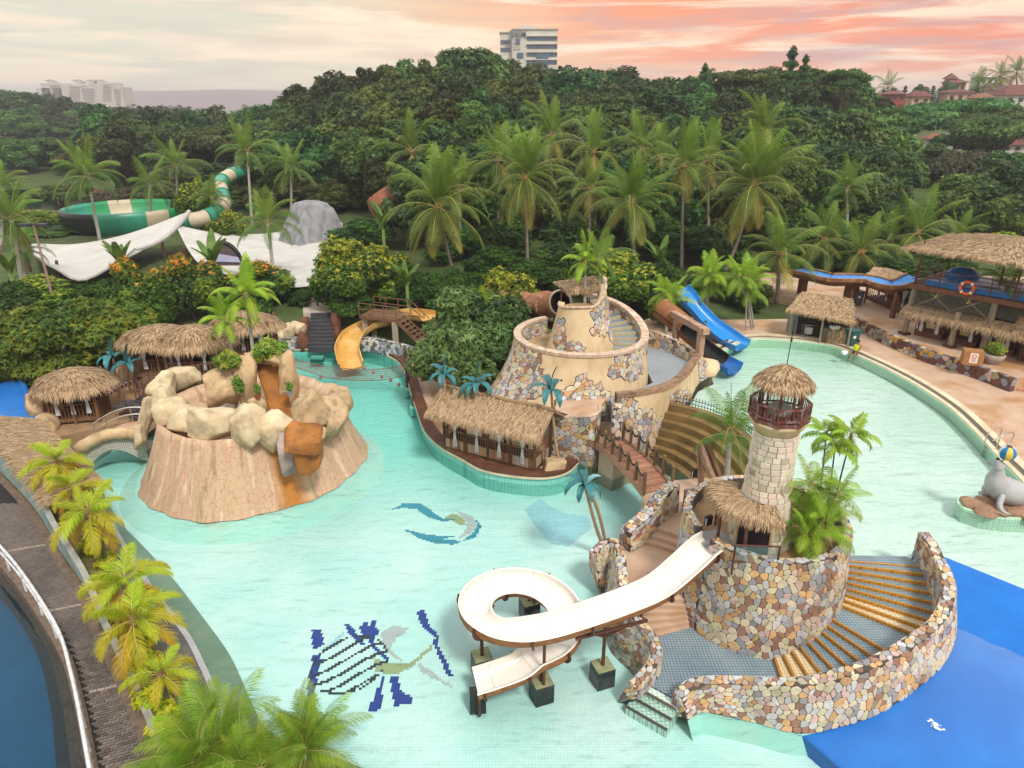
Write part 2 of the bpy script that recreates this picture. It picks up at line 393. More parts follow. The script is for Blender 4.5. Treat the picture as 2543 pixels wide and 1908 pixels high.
# ---- palms
def frond_mesh(name,L,a0,bend,nl,ll,lw,mats,sag=.5,ranks=2,seed=1,vee=.5,sweep=.6,tipf=.35,basef=.12,rach=.03,skirt=0.0,jag=.12):
    rg = random.Random(seed); mb = MB(); ns = 14; pts = [Vector((0,0,0))]; dirs = []
    for i in range(ns):
        a = a0 - bend * ((i + .5) / ns) ** 1.35; d = Vector((math.cos(a),0,math.sin(a))); dirs.append(d); pts.append(pts[-1] + d * (L / ns))
    dirs.append(dirs[-1]); mb.tube(pts,[rach * (1 - .75 * i / ns) for i in range(ns + 1)],5,1,caps=False)
    for i in range(nl):
        s = basef + (1 - basef) * (i + rg.random() * .5) / nl; k = min(int(s * ns),ns - 1); t = s * ns - k
        p = lerp(pts[k],pts[k + 1],t); d = dirs[k]; y = Vector((0,1,0)); up = d.cross(y) * -1
        prof = math.sin(PI * min(1,(s * .88 + .13))) ** .55; prof = max(prof,tipf if s > .85 else 0)
        for rk in range(ranks):
            if ranks == 2: phi = vee + rg.uniform(-.1,.1); sd = 1 if rk else -1; o = (y * sd * math.cos(phi) + up * math.sin(phi))
            else: th = rg.uniform(-.5,PI + .5); o = y * math.cos(th) + up * math.sin(th)
            l = ll * prof * rg.uniform(1 - jag,1 + jag); dr = (o + d * (sweep + .9 * s * s)).normalized()
            dr2 = (dr + Vector((0,0,-sag * rg.uniform(.6,1.4)))).normalized(); w = d * (lw * .5)
            a = p; b = p + dr * l * .5; c = b + dr2 * l * .55
            mb.add([a - w * .5,a + w * .5,b + w,b - w,c],[(0,1,2,3),(3,2,4)],0)
    return mb.mesh(name,mats)
BARK = mat('palm_bark',(.30,.26,.21),(.16,.135,.11),scale=3,rough=.95,bump=.5,bscale=14,stretch=(1,1,6),dirt=(.10,.09,.07),rnd=.15)
BARK_PALE = mat('palm_bark_pale',(.46,.44,.38),(.30,.29,.25),scale=3,rough=.9,bump=.3,bscale=10,stretch=(1,1,6),dirt=(.2,.22,.15),rnd=.1)
TRUNK = mat('tree_bark',(.17,.13,.10),(.09,.07,.055),scale=5,rough=.95,bump=.6,bscale=18,stretch=(1,1,.3))
GREEN_SHAFT = mat('crownshaft',(.22,.33,.10),(.14,.24,.06),scale=4,rough=.5)
RACH = mat('rachis',(.36,.33,.10),(.26,.24,.07),rough=.6)
RACH_Y = mat('rachis_yellow',(.50,.42,.10),(.40,.32,.08),rough=.6)
FROND = {}
def species(key,mats,specs,**kw):
    FROND[key] = [frond_mesh(key + '_frond',L,math.radians(a),math.radians(b),seed=i * 7 + 3,**{'mats': mats,**kw,**ex}) for i,(L,a,b,ex) in enumerate(specs)]
coco = [leafmat('coconut_leaf',(.155,.235,.035),(.075,.125,.018),scale=.8),RACH_Y]
coco_y = [leafmat('coconut_leaf_old',(.42,.35,.06),(.22,.23,.04),scale=.6),RACH_Y]
coco_n = [leafmat('coconut_leaf_new',(.20,.33,.03),(.11,.20,.02),scale=.8),RACH]
species('coco',coco,[(3.9,82,18,dict(mats=coco_n)),(4.2,68,55,dict(mats=coco_n)),(4.4,50,85,{}),(4.4,30,95,{}),(4.2,8,85,{}),(3.9,-18,60,{}),(3.6,-42,40,dict(mats=coco_y))],nl=58,ll=1.05,lw=.045,sag=.95,vee=.1)
roy = [leafmat('royal_leaf',(.10,.20,.028),(.05,.115,.016),scale=1),RACH]
roy_n = [leafmat('royal_leaf_new',(.22,.36,.05),(.12,.23,.03),scale=1),RACH]
species('royal',roy,[(2.3,80,25,dict(mats=roy_n)),(2.6,60,80,dict(mats=roy_n)),(2.7,42,100,{}),(2.6,20,100,{}),(2.4,-5,80,{})],nl=44,ll=.62,lw=.034,sag=.6,vee=.3,rach=.022)
lime = [leafmat('lime_palm_leaf',(.36,.54,.04),(.20,.36,.025),scale=1.2),RACH_Y]
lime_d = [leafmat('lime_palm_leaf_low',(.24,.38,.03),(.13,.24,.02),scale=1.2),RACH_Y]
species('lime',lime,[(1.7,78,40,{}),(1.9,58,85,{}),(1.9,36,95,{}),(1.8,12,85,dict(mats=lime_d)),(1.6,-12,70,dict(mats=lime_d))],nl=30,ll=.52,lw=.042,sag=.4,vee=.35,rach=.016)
fox = [leafmat('foxtail_leaf',(.62,.56,.03),(.42,.44,.02),scale=1.3,rnd=.1),RACH_Y]
fox_o = [leafmat('foxtail_leaf_old',(.66,.42,.03),(.50,.36,.025),scale=1.3,rnd=.1),RACH_Y]
fox_g = [leafmat('foxtail_leaf_new',(.50,.60,.03),(.36,.48,.02),scale=1.3,rnd=.1),RACH_Y]
species('fox',fox,[(1.15,66,70,dict(mats=fox_g)),(1.45,44,105,dict(mats=fox_g)),(1.5,26,110,{}),(1.45,4,95,{}),(1.3,-18,75,dict(mats=fox_o))],nl=58,ll=.36,lw=.017,sag=.3,ranks=6,rach=.016,sweep=.9,basef=.16)
fan = [leafmat('near_palm_leaf',(.29,.42,.035),(.14,.26,.02),scale=1.4),RACH]
species('areca',fan,[(2.0,82,30,{}),(2.2,66,60,{}),(2.3,48,80,{}),(2.2,30,90,{}),(2.0,10,80,dict(mats=[leafmat('near_palm_leaf_old',(.26,.27,.035),(.13,.18,.02),scale=1.4),RACH_Y]))],nl=44,ll=.6,lw=.030,sag=.4,vee=.35,rach=.016)
man = [leafmat('christmas_palm_leaf',(.34,.52,.04),(.20,.36,.025),scale=1.2),RACH]
species('broad',man,[(1.15,70,60,{}),(1.35,46,95,{}),(1.4,24,100,{}),(1.3,0,80,{})],nl=17,ll=.42,lw=.075,sag=.3,vee=.45,rach=.016,basef=.2,tipf=.6)
dry = [leafmat('dead_frond',(.30,.21,.12),(.20,.14,.08)),RACH]
species('dead',dry,[(2.6,-60,30,{})],nl=36,ll=.5,lw=.04,sag=1.2,vee=-.3)
NUT = mat('coconut_husk',(.24,.20,.05),(.14,.10,.03),rough=.7)
nutmesh = MB().sphere((0,0,0),.15,8,6,sc=(1,1,1.2)).mesh('coconut',NUT,True)
def palm(key,base,top,label,scale=1.0,n=18,lean=(0,0),group='palms',r=.16,seed=0,bark=None,shaft=False,nuts=0,cat='palm tree',name='coconut_palm',dead=0,keys=None,curve=.0):
    rg = random.Random(seed * 13 + 5); base = Vector(base); top = Vector(top)
    t = thing(name,label,cat,base,group=group); mid = lerp(base,top,.5) + Vector((curve,0,0)); pts = spline([base,lerp(base,mid,.5) + Vector((curve * .3,0,0)),mid,top],9)
    rr = [r * (1.25 if i == 0 else 1.0) * (1 - .32 * i / 8) for i in range(9)]
    mb = MB().tube([pts[0] - Vector((0,0,.3))] + pts[1:],rr,8); mb.build('trunk',bark or BARK,t,smooth=True)
    if shaft: MB().tube([top - Vector((0,0,.9 * scale)),top - Vector((0,0,.4 * scale)),top + Vector((0,0,.1))],[r * .8,r * 1.0,r * .45],8).build('crownshaft',GREEN_SHAFT,t,smooth=True)
    else: MB().tube([top - Vector((0,0,.35 * scale)),top,top + Vector((0,0,.3 * scale))],[r * .8,r * 1.7,r * .6],8).build('crown_base',mat('frond_base',(.30,.18,.08),(.16,.10,.05),rough=.9),t)
    M = FROND[key]; m = len(M); az = rg.random() * 6.28; off = top - base
    for i in range(n):
        f = (i + .5) / n; c = min(m - 1,int(f * m)); az += 2.39996 + rg.uniform(-.25,.25)
        link('frond',M[c],t,off + Vector((0,0,.1 * scale * (1 - f))),(rg.uniform(-.2,.2),rg.uniform(-.2,.2),az),scale * rg.uniform(.8,1.12))
    for i in range(dead): link('dead_frond',FROND['dead'][0],t,off - Vector((0,0,.2)),(0,rg.uniform(-.2,.1),rg.random() * 6.28),scale * rg.uniform(.8,1))
    for i in range(nuts):
        a = rg.random() * 6.28; link('coconut',nutmesh,t,off + Vector((math.cos(a) * .33,math.sin(a) * .33,-.25 - rg.random() * .3)),None,rg.uniform(.9,1.15))
    return t

# ---- broadleaf crowns
def crown_mesh(name,blobs,leaf,n,mats,seed=1,up=.5,wts=None,tipmat=None,tipz=.6,shell=.55,shape=0):
    """blobs: (x,y,z,rx,ry,rz). n little sprigs spread over and inside them"""
    rg = np.random.default_rng(seed); B = np.array(blobs,float); ar = (B[:,3] * B[:,4] * B[:,5]) ** (2 / 3); bi = rg.choice(len(B),n,p=ar / ar.sum())
    d = rg.normal(size=(n,3)); d /= np.linalg.norm(d,axis=1)[:,None]; rad = shell + (1 - shell) * rg.random(n) ** .6
    lump = 1 + .13 * np.sin(d[:,0] * 7 + bi * 1.3) * np.cos(d[:,1] * 6 + bi) + .1 * np.sin(d[:,2] * 9 + bi * 2.1)
    P = B[bi,:3] + d * B[bi,3:6] * (rad * lump)[:,None]
    nrm = d * .8 + rg.normal(size=(n,3)) * .55; nrm[:,2] += up; nrm /= np.linalg.norm(nrm,axis=1)[:,None]
    t = np.cross(nrm,rg.normal(size=(n,3))); t /= np.linalg.norm(t,axis=1)[:,None]; b = np.cross(nrm,t); s = leaf * rg.uniform(.6,1.35,n)[:,None]
    # a sprig: two crossed pointed leaves
    v = np.stack([P - t * s,P + b * s * .30 - t * s * .1,P + t * s,P - b * s * .30 + nrm * s * .12,
                  P - b * s * .85,P - t * s * .26 + nrm * s * .2,P + b * s * .85 + nrm * s * .2,P + t * s * .28 + nrm * s * .1],1).reshape(-1,3)
    i0 = np.arange(n) * 8; f = np.concatenate([np.stack([i0,i0 + 1,i0 + 2,i0 + 3],1),np.stack([i0 + 4,i0 + 5,i0 + 6,i0 + 7],1)])
    me = bpy.data.meshes.new(name); me.from_pydata(v.tolist(),[],f.tolist())
    for mm in mats: me.materials.append(mm)
    w = np.array(wts or [1] * len(mats),float); nb = len(mats) - (1 if tipmat else 0); w = w[:nb]
    cm = rg.choice(nb,len(B),p=w / w.sum()); mi = cm[bi]; sw = rg.random(n) < .35; mi = np.where(sw,rg.choice(nb,n,p=w / w.sum()),mi)
    if tipmat:
        zt = (P[:,2] - P[:,2].min()) / np.ptp(P[:,2]); tip = (rad > .86) & (zt > tipz) & (rg.random(n) < .75 * (zt - tipz) / (1 - tipz) + .12); mi = np.where(tip,len(mats) - 1,mi)
    me.polygons.foreach_set('material_index',np.concatenate([mi,mi]).astype(np.int32)); me.update(); return me
def blobset(seed,rx,ry,rz,n,br=(.32,.5),zc=None,flat=1.0):
    rg = random.Random(seed); out = []
    for i in range(n):
        a = rg.random() * 6.28; e = rg.uniform(-.55,1.0); ce = math.sqrt(max(0,1 - e * e)); k = rg.uniform(.55,.8)
        r = rg.uniform(*br); out.append((math.cos(a) * ce * rx * k,math.sin(a) * ce * ry * k,e * rz * k,rx * r,ry * r,rz * r * flat))
    out.append((0,0,0,rx * .6,ry * .6,rz * .6)); return out
DK = [leafmat('forest_leaf_dark',(.052,.105,.030),(.027,.060,.017),scale=.25,rnd=.45),leafmat('forest_leaf_mid',(.10,.17,.038),(.052,.10,.024),scale=.25,rnd=.45),leafmat('forest_leaf_light',(.18,.25,.048),(.10,.155,.032),scale=.25,rnd=.45)]
MG = [leafmat('garden_leaf_dark',(.05,.12,.02),(.026,.065,.012),scale=.5),leafmat('garden_leaf',(.10,.21,.025),(.05,.12,.015),scale=.5),leafmat('garden_leaf_light',(.24,.34,.03),(.13,.22,.02),scale=.5)]
OR = leafmat('orange_tip_leaf',(.68,.28,.03),(.58,.36,.03),scale=.9)
YL = leafmat('yellow_tip_leaf',(.50,.48,.04),(.34,.38,.03),scale=.9)
CROWN = {}
for i in range(4):
    CROWN['forest%d' % i] = crown_mesh('forest_crown',blobset(20 + i,5.2,5.2,4.6,26 + i * 3,(.19,.33)),.42,9500,DK,seed=i,wts=[(3,4,2),(2,4,3),(4,3,1),(1,3,4)][i],shell=.68)
CROWN['spread0'] = crown_mesh('spreading_crown',blobset(41,7.0,7.0,1.9,20,(.24,.40),flat=1.1),.36,9000,DK,seed=7,wts=(2,4,3))
CROWN['spread1'] = crown_mesh('spreading_crown',blobset(43,6.4,6.8,2.3,16,(.22,.36),flat=1.0),.34,5200,DK,seed=9,wts=(2,4,3))
CROWN['brown'] = crown_mesh('thin_brown_crown',blobset(47,6.0,6.0,3.0,18,(.2,.34)),.26,4600,[leafmat('thin_brown_leaf',(.13,.115,.06),(.08,.07,.04),scale=.4),leafmat('thin_olive_leaf',(.10,.10,.045),(.06,.065,.03),scale=.4)],seed=13)
_cb = []
for _k in range(11):
    _r = 3.0 * (1 - _k / 11.5)
    for _j in range(5): _a = _j * 1.2566 + _k * .7; _cb.append((math.cos(_a) * _r * .62,math.sin(_a) * _r * .62,-4.6 + _k * .95 - .25 * _r,_r * .42 + .12,_r * .42 + .12,.30))
    _cb.append((0,0,-4.4 + _k * .95,.35,.35,.5))
CROWN['conifer'] = crown_mesh('tiered_crown',_cb,.24,7500,DK,seed=15,wts=(3,3,1),shell=.3)
def tree(ck,base,top,width,label,group=None,name='forest_tree',cat='tree',trunk_r=.3,seed=0,trunk=True,rz=None):
    """crown mesh scaled so that it tops out at `top` height, `width` across"""
    rg = random.Random(seed * 31 + 3); base = Vector(base); me = CROWN[ck]; co = np.array([v.co for v in me.vertices]) if ck not in _ext else None
    if co is not None: _ext[ck] = (np.percentile(np.abs(co[:,:2]),98),co[:,2].min(),co[:,2].max())
    hw,z0,z1 = _ext[ck]; s = width / 2 / hw; hgt = top - base.z; sz = s * rg.uniform(.92,1.12)
    if (z1 - z0) * sz > hgt * .98: sz = hgt * .98 / (z1 - z0)
    t = thing(name,label,cat,base,group=group); zc = hgt - z1 * sz
    link('crown',me,t,(0,0,zc),(0,0,rz if rz is not None else rg.random() * 6.28),(s,s,sz))
    if trunk:
        mb = MB(); mb.tube([(0,0,-.4),(.05,0,zc * .5),(0,.05,zc)],[trunk_r * 1.3,trunk_r,trunk_r * .6],7)
        for k in range(4):
            a = rg.random() * 6.28; mb.tube([(0,0,zc * .55),(math.cos(a) * width * .14,math.sin(a) * width * .14,zc * .85),(math.cos(a) * width * .27,math.sin(a) * width * .27,zc + z1 * sz * .3)],[trunk_r * .6,trunk_r * .4,trunk_r * .15],5)
        mb.build('trunk',TRUNK,t,smooth=True,local=True)
    return t
_ext = {}
# ================================================================ setting: ground, pools, decks, paths
ZR = 2.1                                # water level of the upper (right) pool; the lower pool is at 0
def clean(poly):
    out = []
    for p in poly:
        if not out or math.hypot(p[0] - out[-1][0],p[1] - out[-1][1]) > .02: out.append(p)
    return out
def px(pts,z): return [G(x,y,z) for x,y in pts]
def tilemat(name,c1,c2,grout,size,rough=.25,gw=.09,c3=None,yband=None,nscale=.35,spec=.4,vert=False):
    m = bpy.data.materials.new(name); MATS[name] = m; nt,N,L = nodes(m)
    out = N('ShaderNodeOutputMaterial'); b = N('ShaderNodeBsdfPrincipled'); L(b.outputs[0],out.inputs[0]); b.inputs['Roughness'].default_value = rough; b.inputs['Specular IOR Level'].default_value = spec
    g = N('ShaderNodeNewGeometry'); nz = N('ShaderNodeTexNoise'); nz.inputs['Scale'].default_value = nscale; nz.inputs['Detail'].default_value = 6; L(g.outputs['Position'],nz.inputs['Vector'])
    rp = N('ShaderNodeValToRGB'); L(nz.outputs[0],rp.inputs[0]); _ramp(rp,[(.38,c1),(.66,c2)]); col = rp.outputs[0]
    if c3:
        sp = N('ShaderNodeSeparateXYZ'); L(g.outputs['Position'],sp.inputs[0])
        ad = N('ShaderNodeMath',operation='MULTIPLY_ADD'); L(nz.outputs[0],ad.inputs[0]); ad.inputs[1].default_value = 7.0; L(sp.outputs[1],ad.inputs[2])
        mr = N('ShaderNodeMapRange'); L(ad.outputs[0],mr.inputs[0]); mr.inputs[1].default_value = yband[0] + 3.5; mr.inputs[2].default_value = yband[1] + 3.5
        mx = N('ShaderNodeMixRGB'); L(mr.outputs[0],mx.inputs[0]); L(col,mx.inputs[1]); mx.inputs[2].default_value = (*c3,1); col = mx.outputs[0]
    br = N('ShaderNodeTexBrick'); br.offset = 0
    if vert:
        s3 = N('ShaderNodeSeparateXYZ'); L(g.outputs['Position'],s3.inputs[0]); ad3 = N('ShaderNodeMath',operation='ADD'); L(s3.outputs[0],ad3.inputs[0]); L(s3.outputs[1],ad3.inputs[1]); c3v = N('ShaderNodeCombineXYZ'); L(ad3.outputs[0],c3v.inputs[0]); L(s3.outputs[2],c3v.inputs[1]); L(c3v.outputs[0],br.inputs['Vector'])
    else: L(g.outputs['Position'],br.inputs['Vector'])
    br.inputs['Scale'].default_value = 1 / size
    br.inputs['Brick Width'].default_value = 1; br.inputs['Row Height'].default_value = 1; br.inputs['Mortar Size'].default_value = gw; br.inputs['Mortar Smooth'].default_value = .2
    br.inputs['Color1'].default_value = (1,1,1,1); br.inputs['Color2'].default_value = (.93,.93,.93,1); br.inputs['Mortar'].default_value = (*grout,1)
    mu = N('ShaderNodeMixRGB',blend_type='MULTIPLY'); mu.inputs[0].default_value = 1; L(col,mu.inputs[1]); L(br.outputs[0],mu.inputs[2]); L(mu.outputs[0],b.inputs['Base Color']); return m
def watermat(name,tint,bump=.12,rough=.03,s1=1.6,s2=6.0,dist=.05):
    m = bpy.data.materials.new(name); nt,N,L = nodes(m); out = N('ShaderNodeOutputMaterial')
    mx = N('ShaderNodeMixShader'); tr = N('ShaderNodeBsdfTransparent'); tr.inputs[0].default_value = (*tint,1); gl = N('ShaderNodeBsdfGlossy'); gl.inputs['Roughness'].default_value = rough
    fr = N('ShaderNodeFresnel'); fr.inputs[0].default_value = 1.38
    L(fr.outputs[0],mx.inputs[0]); L(tr.outputs[0],mx.inputs[1]); L(gl.outputs[0],mx.inputs[2]); L(mx.outputs[0],out.inputs[0])
    g = N('ShaderNodeNewGeometry'); a = N('ShaderNodeTexNoise'); a.inputs['Scale'].default_value = s1; a.inputs['Detail'].default_value = 3; a.inputs['Distortion'].default_value = .7
    b = N('ShaderNodeTexNoise'); b.inputs['Scale'].default_value = s2; b.inputs['Detail'].default_value = 2
    mp = N('ShaderNodeMapping'); mp.inputs['Scale'].default_value = (.55,1.5,1); L(g.outputs['Position'],mp.inputs[0]); L(mp.outputs[0],a.inputs['Vector']); L(mp.outputs[0],b.inputs['Vector'])
    md = N('ShaderNodeMath',operation='MULTIPLY_ADD'); L(b.outputs[0],md.inputs[0]); md.inputs[1].default_value = .3; L(a.outputs[0],md.inputs[2])
    bp = N('ShaderNodeBump'); bp.inputs['Strength'].default_value = bump; bp.inputs['Distance'].default_value = dist; L(md.outputs[0],bp.inputs['Height']); L(bp.outputs[0],gl.inputs['Normal']); L(bp.outputs[0],fr.inputs['Normal'])
    return m
GRASS = mat('grass',(.075,.11,.03),(.04,.06,.018),scale=.8,rough=.95,bump=.5,bscale=9,dirt=(.10,.075,.045),dscale=.25,world=True)
SANDSTONE = mat('sandstone_paving',(.55,.39,.285),(.45,.29,.19),scale=.9,rough=.55,bump=.15,bscale=10,dirt=(.38,.19,.065),dscale=.36,damt=.85,spec=.35,world=True,dlo=.52,dhi=.64)
SOIL = mat('sandy_soil',(.40,.25,.13),(.27,.16,.085),scale=1.4,rough=.95,bump=.5,bscale=12,dirt=(.16,.10,.06),world=True)
COPING = mat('brown_coping',(.135,.052,.030),(.085,.034,.021),scale=2,rough=.5,dirt=(.22,.12,.07),dscale=.8,world=True)
CREAM_CURB = mat('cream_curb',(.70,.62,.45),(.58,.49,.33),scale=2,rough=.6,dirt=(.33,.26,.15),dscale=.7,world=True)
GRATE = mat('dark_grating',(.16,.13,.11),(.09,.08,.07),scale=5,rough=.7)
AQUA_TILE = tilemat('aqua_wall_tile',(.22,.62,.55),(.30,.70,.60),(.55,.7,.66),.12,vert=True)
FLOOR_TILE = tilemat('pool_floor_tile',(.62,.90,.85),(.80,.95,.92),(.74,.86,.84),.095,c3=(.28,.77,.68),yband=(25,34),gw=.10)  # turquoise far band: tint of deeper water painted into the tile colour
FLOOR_R = tilemat('upper_pool_floor_tile',(.76,.92,.82),(.85,.95,.89),(.80,.88,.84),.2,gw=.06,c3=(.62,.87,.72),yband=(36,44))
BLUE_FLOOR = tilemat('blue_floor',(.0,.13,.50),(.002,.17,.58),(.97,.98,1.0),.12,rough=.5,nscale=.6)
MINT = mat('mint_skirt',(.50,.82,.74),(.40,.74,.65),scale=.8,rough=.5,dirt=(.45,.5,.25),dscale=.8,damt=.4,world=True)
ALGAE = mat('algae_ledge',(.22,.31,.20),(.13,.22,.16),scale=.9,rough=.6,dirt=(.30,.30,.20),dscale=.5,world=True)
WATER = watermat('pool_water',(.91,.985,.975),bump=.6,dist=.08,rough=.07)
WATER_R = watermat('upper_pool_water',(.92,.99,.975),bump=.9,s1=1.1,s2=5.0,dist=.08,rough=.06)
WATER_LAKE = watermat('dark_water',(.30,.42,.44),bump=.2)
WATER_L = watermat('deep_blue_water',(.55,.8,.92),bump=.12)

# --- ground sheet and terrain
struct('ground',MB().prism([(-6000,-200),(6000,-200),(6000,9000),(-6000,9000)],-2.2,-1.5),GRASS)
def terr(x,y):
    z = 2.1 if x > 11 else (.55 + 1.55 * sstep(47.6,51,y))
    lake = sstep(-42,-60,x) * sstep(100,118,y) * (1 - sstep(150,168,y)) * (1 - sstep(-150,-175,x))
    z = z * (1 - lake) - 1.2 * lake
    z += 9.5 * math.exp(-((x - 12) / 62) ** 2 - ((y - 150) / 48) ** 2)
    z += 19 * math.exp(-((x - 185) / 85) ** 2 - ((y - 285) / 80) ** 2)
    z += 4 * math.exp(-((x + 190) / 80) ** 2 - ((y - 260) / 60) ** 2)
    return z
def tgrid():
    ys = [47.55,48.5,50,52,55,60,66,74,84,96,110,125,140,160,180,205,230,260,300,340,400,500,700]
    xs = [-400,-300,-240,-200,-170,-140,-120,-100,-85,-70,-60,-50,-40,-30,-22,-15,-8,0,6,10.9,11.1,18,26,36,50,65,80,100,120,145,170,200,230,270,330,420]
    mb = MB(); mb.grid([[(x,y,terr(x,y) if y < 600 else -1.4) for x in xs] for y in ys]); mb.grid([[(x,47.55,-1.5) for x in xs],[(x,47.55,terr(x,47.55)) for x in xs]])
    return mb
struct('terrain',tgrid(),GRASS,smooth=False)
struct('lake_water',MB().add([(-60,104,.15),(-42,150,.15),(-60,166,.15),(-165,168,.15),(-170,104,.15)],[(0,1,2,3,4)]),WATER_LAKE)

# --- lower pool
EDGE = px([(718,882),(780,880),(845,880),(900,881),(949,891),(987,909),(1007,935),(1017,962),(1023,990),(1039,1036),(1056,1085),(1094,1126),(1152,1160),(1200,1186),(1278,1201),(1355,1205),(1406,1192),(1436,1164)],0)
EDGE = spline(EDGE,70)
LANE_R = spline(px([(-60,1120),(0,1175),(89,1272),(150,1375),(211,1465),(258,1575),(312,1684),(371,1822),(410,1930),(450,2060)],.2),44)
west_line = [(p.x + .1,p.y) for p in LANE_R[::-1]]
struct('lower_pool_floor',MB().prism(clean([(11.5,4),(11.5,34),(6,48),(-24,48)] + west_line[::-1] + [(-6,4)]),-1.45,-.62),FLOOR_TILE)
_b0 = G(1972,1848,-.6); _b1 = G(2045,1912,-.6); _bd = (_b1 - _b0).normalized(); _e0 = _b0 - _bd * .6; _e1 = _b0 + _bd * 9
wpoly = [tuple(_e1[:2]),tuple(_e0[:2]),(9,17),(12,21),(12,35),(6,48),(-21,48)] + west_line[::-1] + [(-6,4)]
struct('lower_pool_water',MB().add([(p[0],p[1],0) for p in wpoly],[tuple(range(len(wpoly)))]),WATER)
deck_poly = [tuple(p[:2]) for p in EDGE] + [(5.0,31.6),(8.2,33.6),(10.9,35),(10.9,47.5),(-40,47.5),(-40,45.9),(EDGE[0].x,EDGE[0].y)]
dk = struct('pool_deck',MB().prism(deck_poly[:-1],-1.44,.5,0,1),[SANDSTONE,AQUA_TILE])
def offset(line,d):
    out = []; n = len(line)
    for i,p in enumerate(line):
        t = (line[min(i + 1,n - 1)] - line[max(i - 1,0)]); t.z = 0; t.normalize(); out.append(Vector((p.x - t.y * d,p.y + t.x * d,p.z)))
    return out
def setz(line,z): return [Vector((p.x,p.y,z)) for p in line]
def strip(name,line,d0,d1,z0,z1,m,parent=None):
    a,b = offset(line,d0),offset(line,d1); mb = MB()
    mb.grid([setz(a,z0),setz(a,z1)]); mb.grid([setz(a,z1),setz(b,z1)]); mb.grid([setz(b,z1),setz(b,z0)])
    for k,s in ((0,1),(-1,-1)):
        q = [setz([a[k]],z0)[0],setz([a[k]],z1)[0],setz([b[k]],z1)[0],setz([b[k]],z0)[0]]; mb.add(q,[(0,1,2,3)[::s]])
    o = mb.build(name,m,parent)
    if parent is None: o['kind'] = 'structure'
    return o
WEST = [Vector((-30,EDGE[0].y + .1,0)),Vector((-20,EDGE[0].y + .05,0))]
strip('brown_coping',WEST + EDGE,-.06,.55,.42,.64,COPING)
strip('cream_edge',WEST + EDGE,-.10,.0,.36,.46,CREAM_CURB)
# --- grey walkway and algae ledge on the left of the pool
LED = spline(px([(215,1190),(252,1255),(324,1377),(390,1479),(468,1580),(510,1660),(543,1736),(560,1790),(600,1850),(680,1892),(760,1905),(900,1960)],0),50)
LIN = spline(px([(270,1255),(304,1305),(365,1368),(429,1438),(500,1530),(566,1621),(600,1690),(628,1754),(665,1815),(740,1860),(850,1890),(1010,1960)],-.5),50)
struct('algae_ledge',MB().grid([setz(LED,-.16),[Vector((p.x,p.y,-.45)) for p in LIN]]).grid([[Vector((p.x,p.y,-.45)) for p in LIN],setz(LIN,-.61)]),[ALGAE])
WALKM = mat('grey_slate_walk',(.125,.115,.11),(.085,.078,.075),scale=1.2,rough=.45,stretch=(1,3,1),dirt=(.17,.155,.14),world=True)
def offpoly(line,d): return [tuple(p[:2]) for p in line] + [tuple(p[:2]) for p in offset(line,d)][::-1]
struct('grey_walkway',MB().prism(offpoly(LED,-1.15),-1.42,.14),WALKM)
strip('tile_border',LED,-.16,.02,-.3,.17,tilemat('border_tile',(.42,.42,.42),(.52,.52,.52),(.4,.4,.4),.08,gw=.12))
bed_in = offset(LED,-1.1)
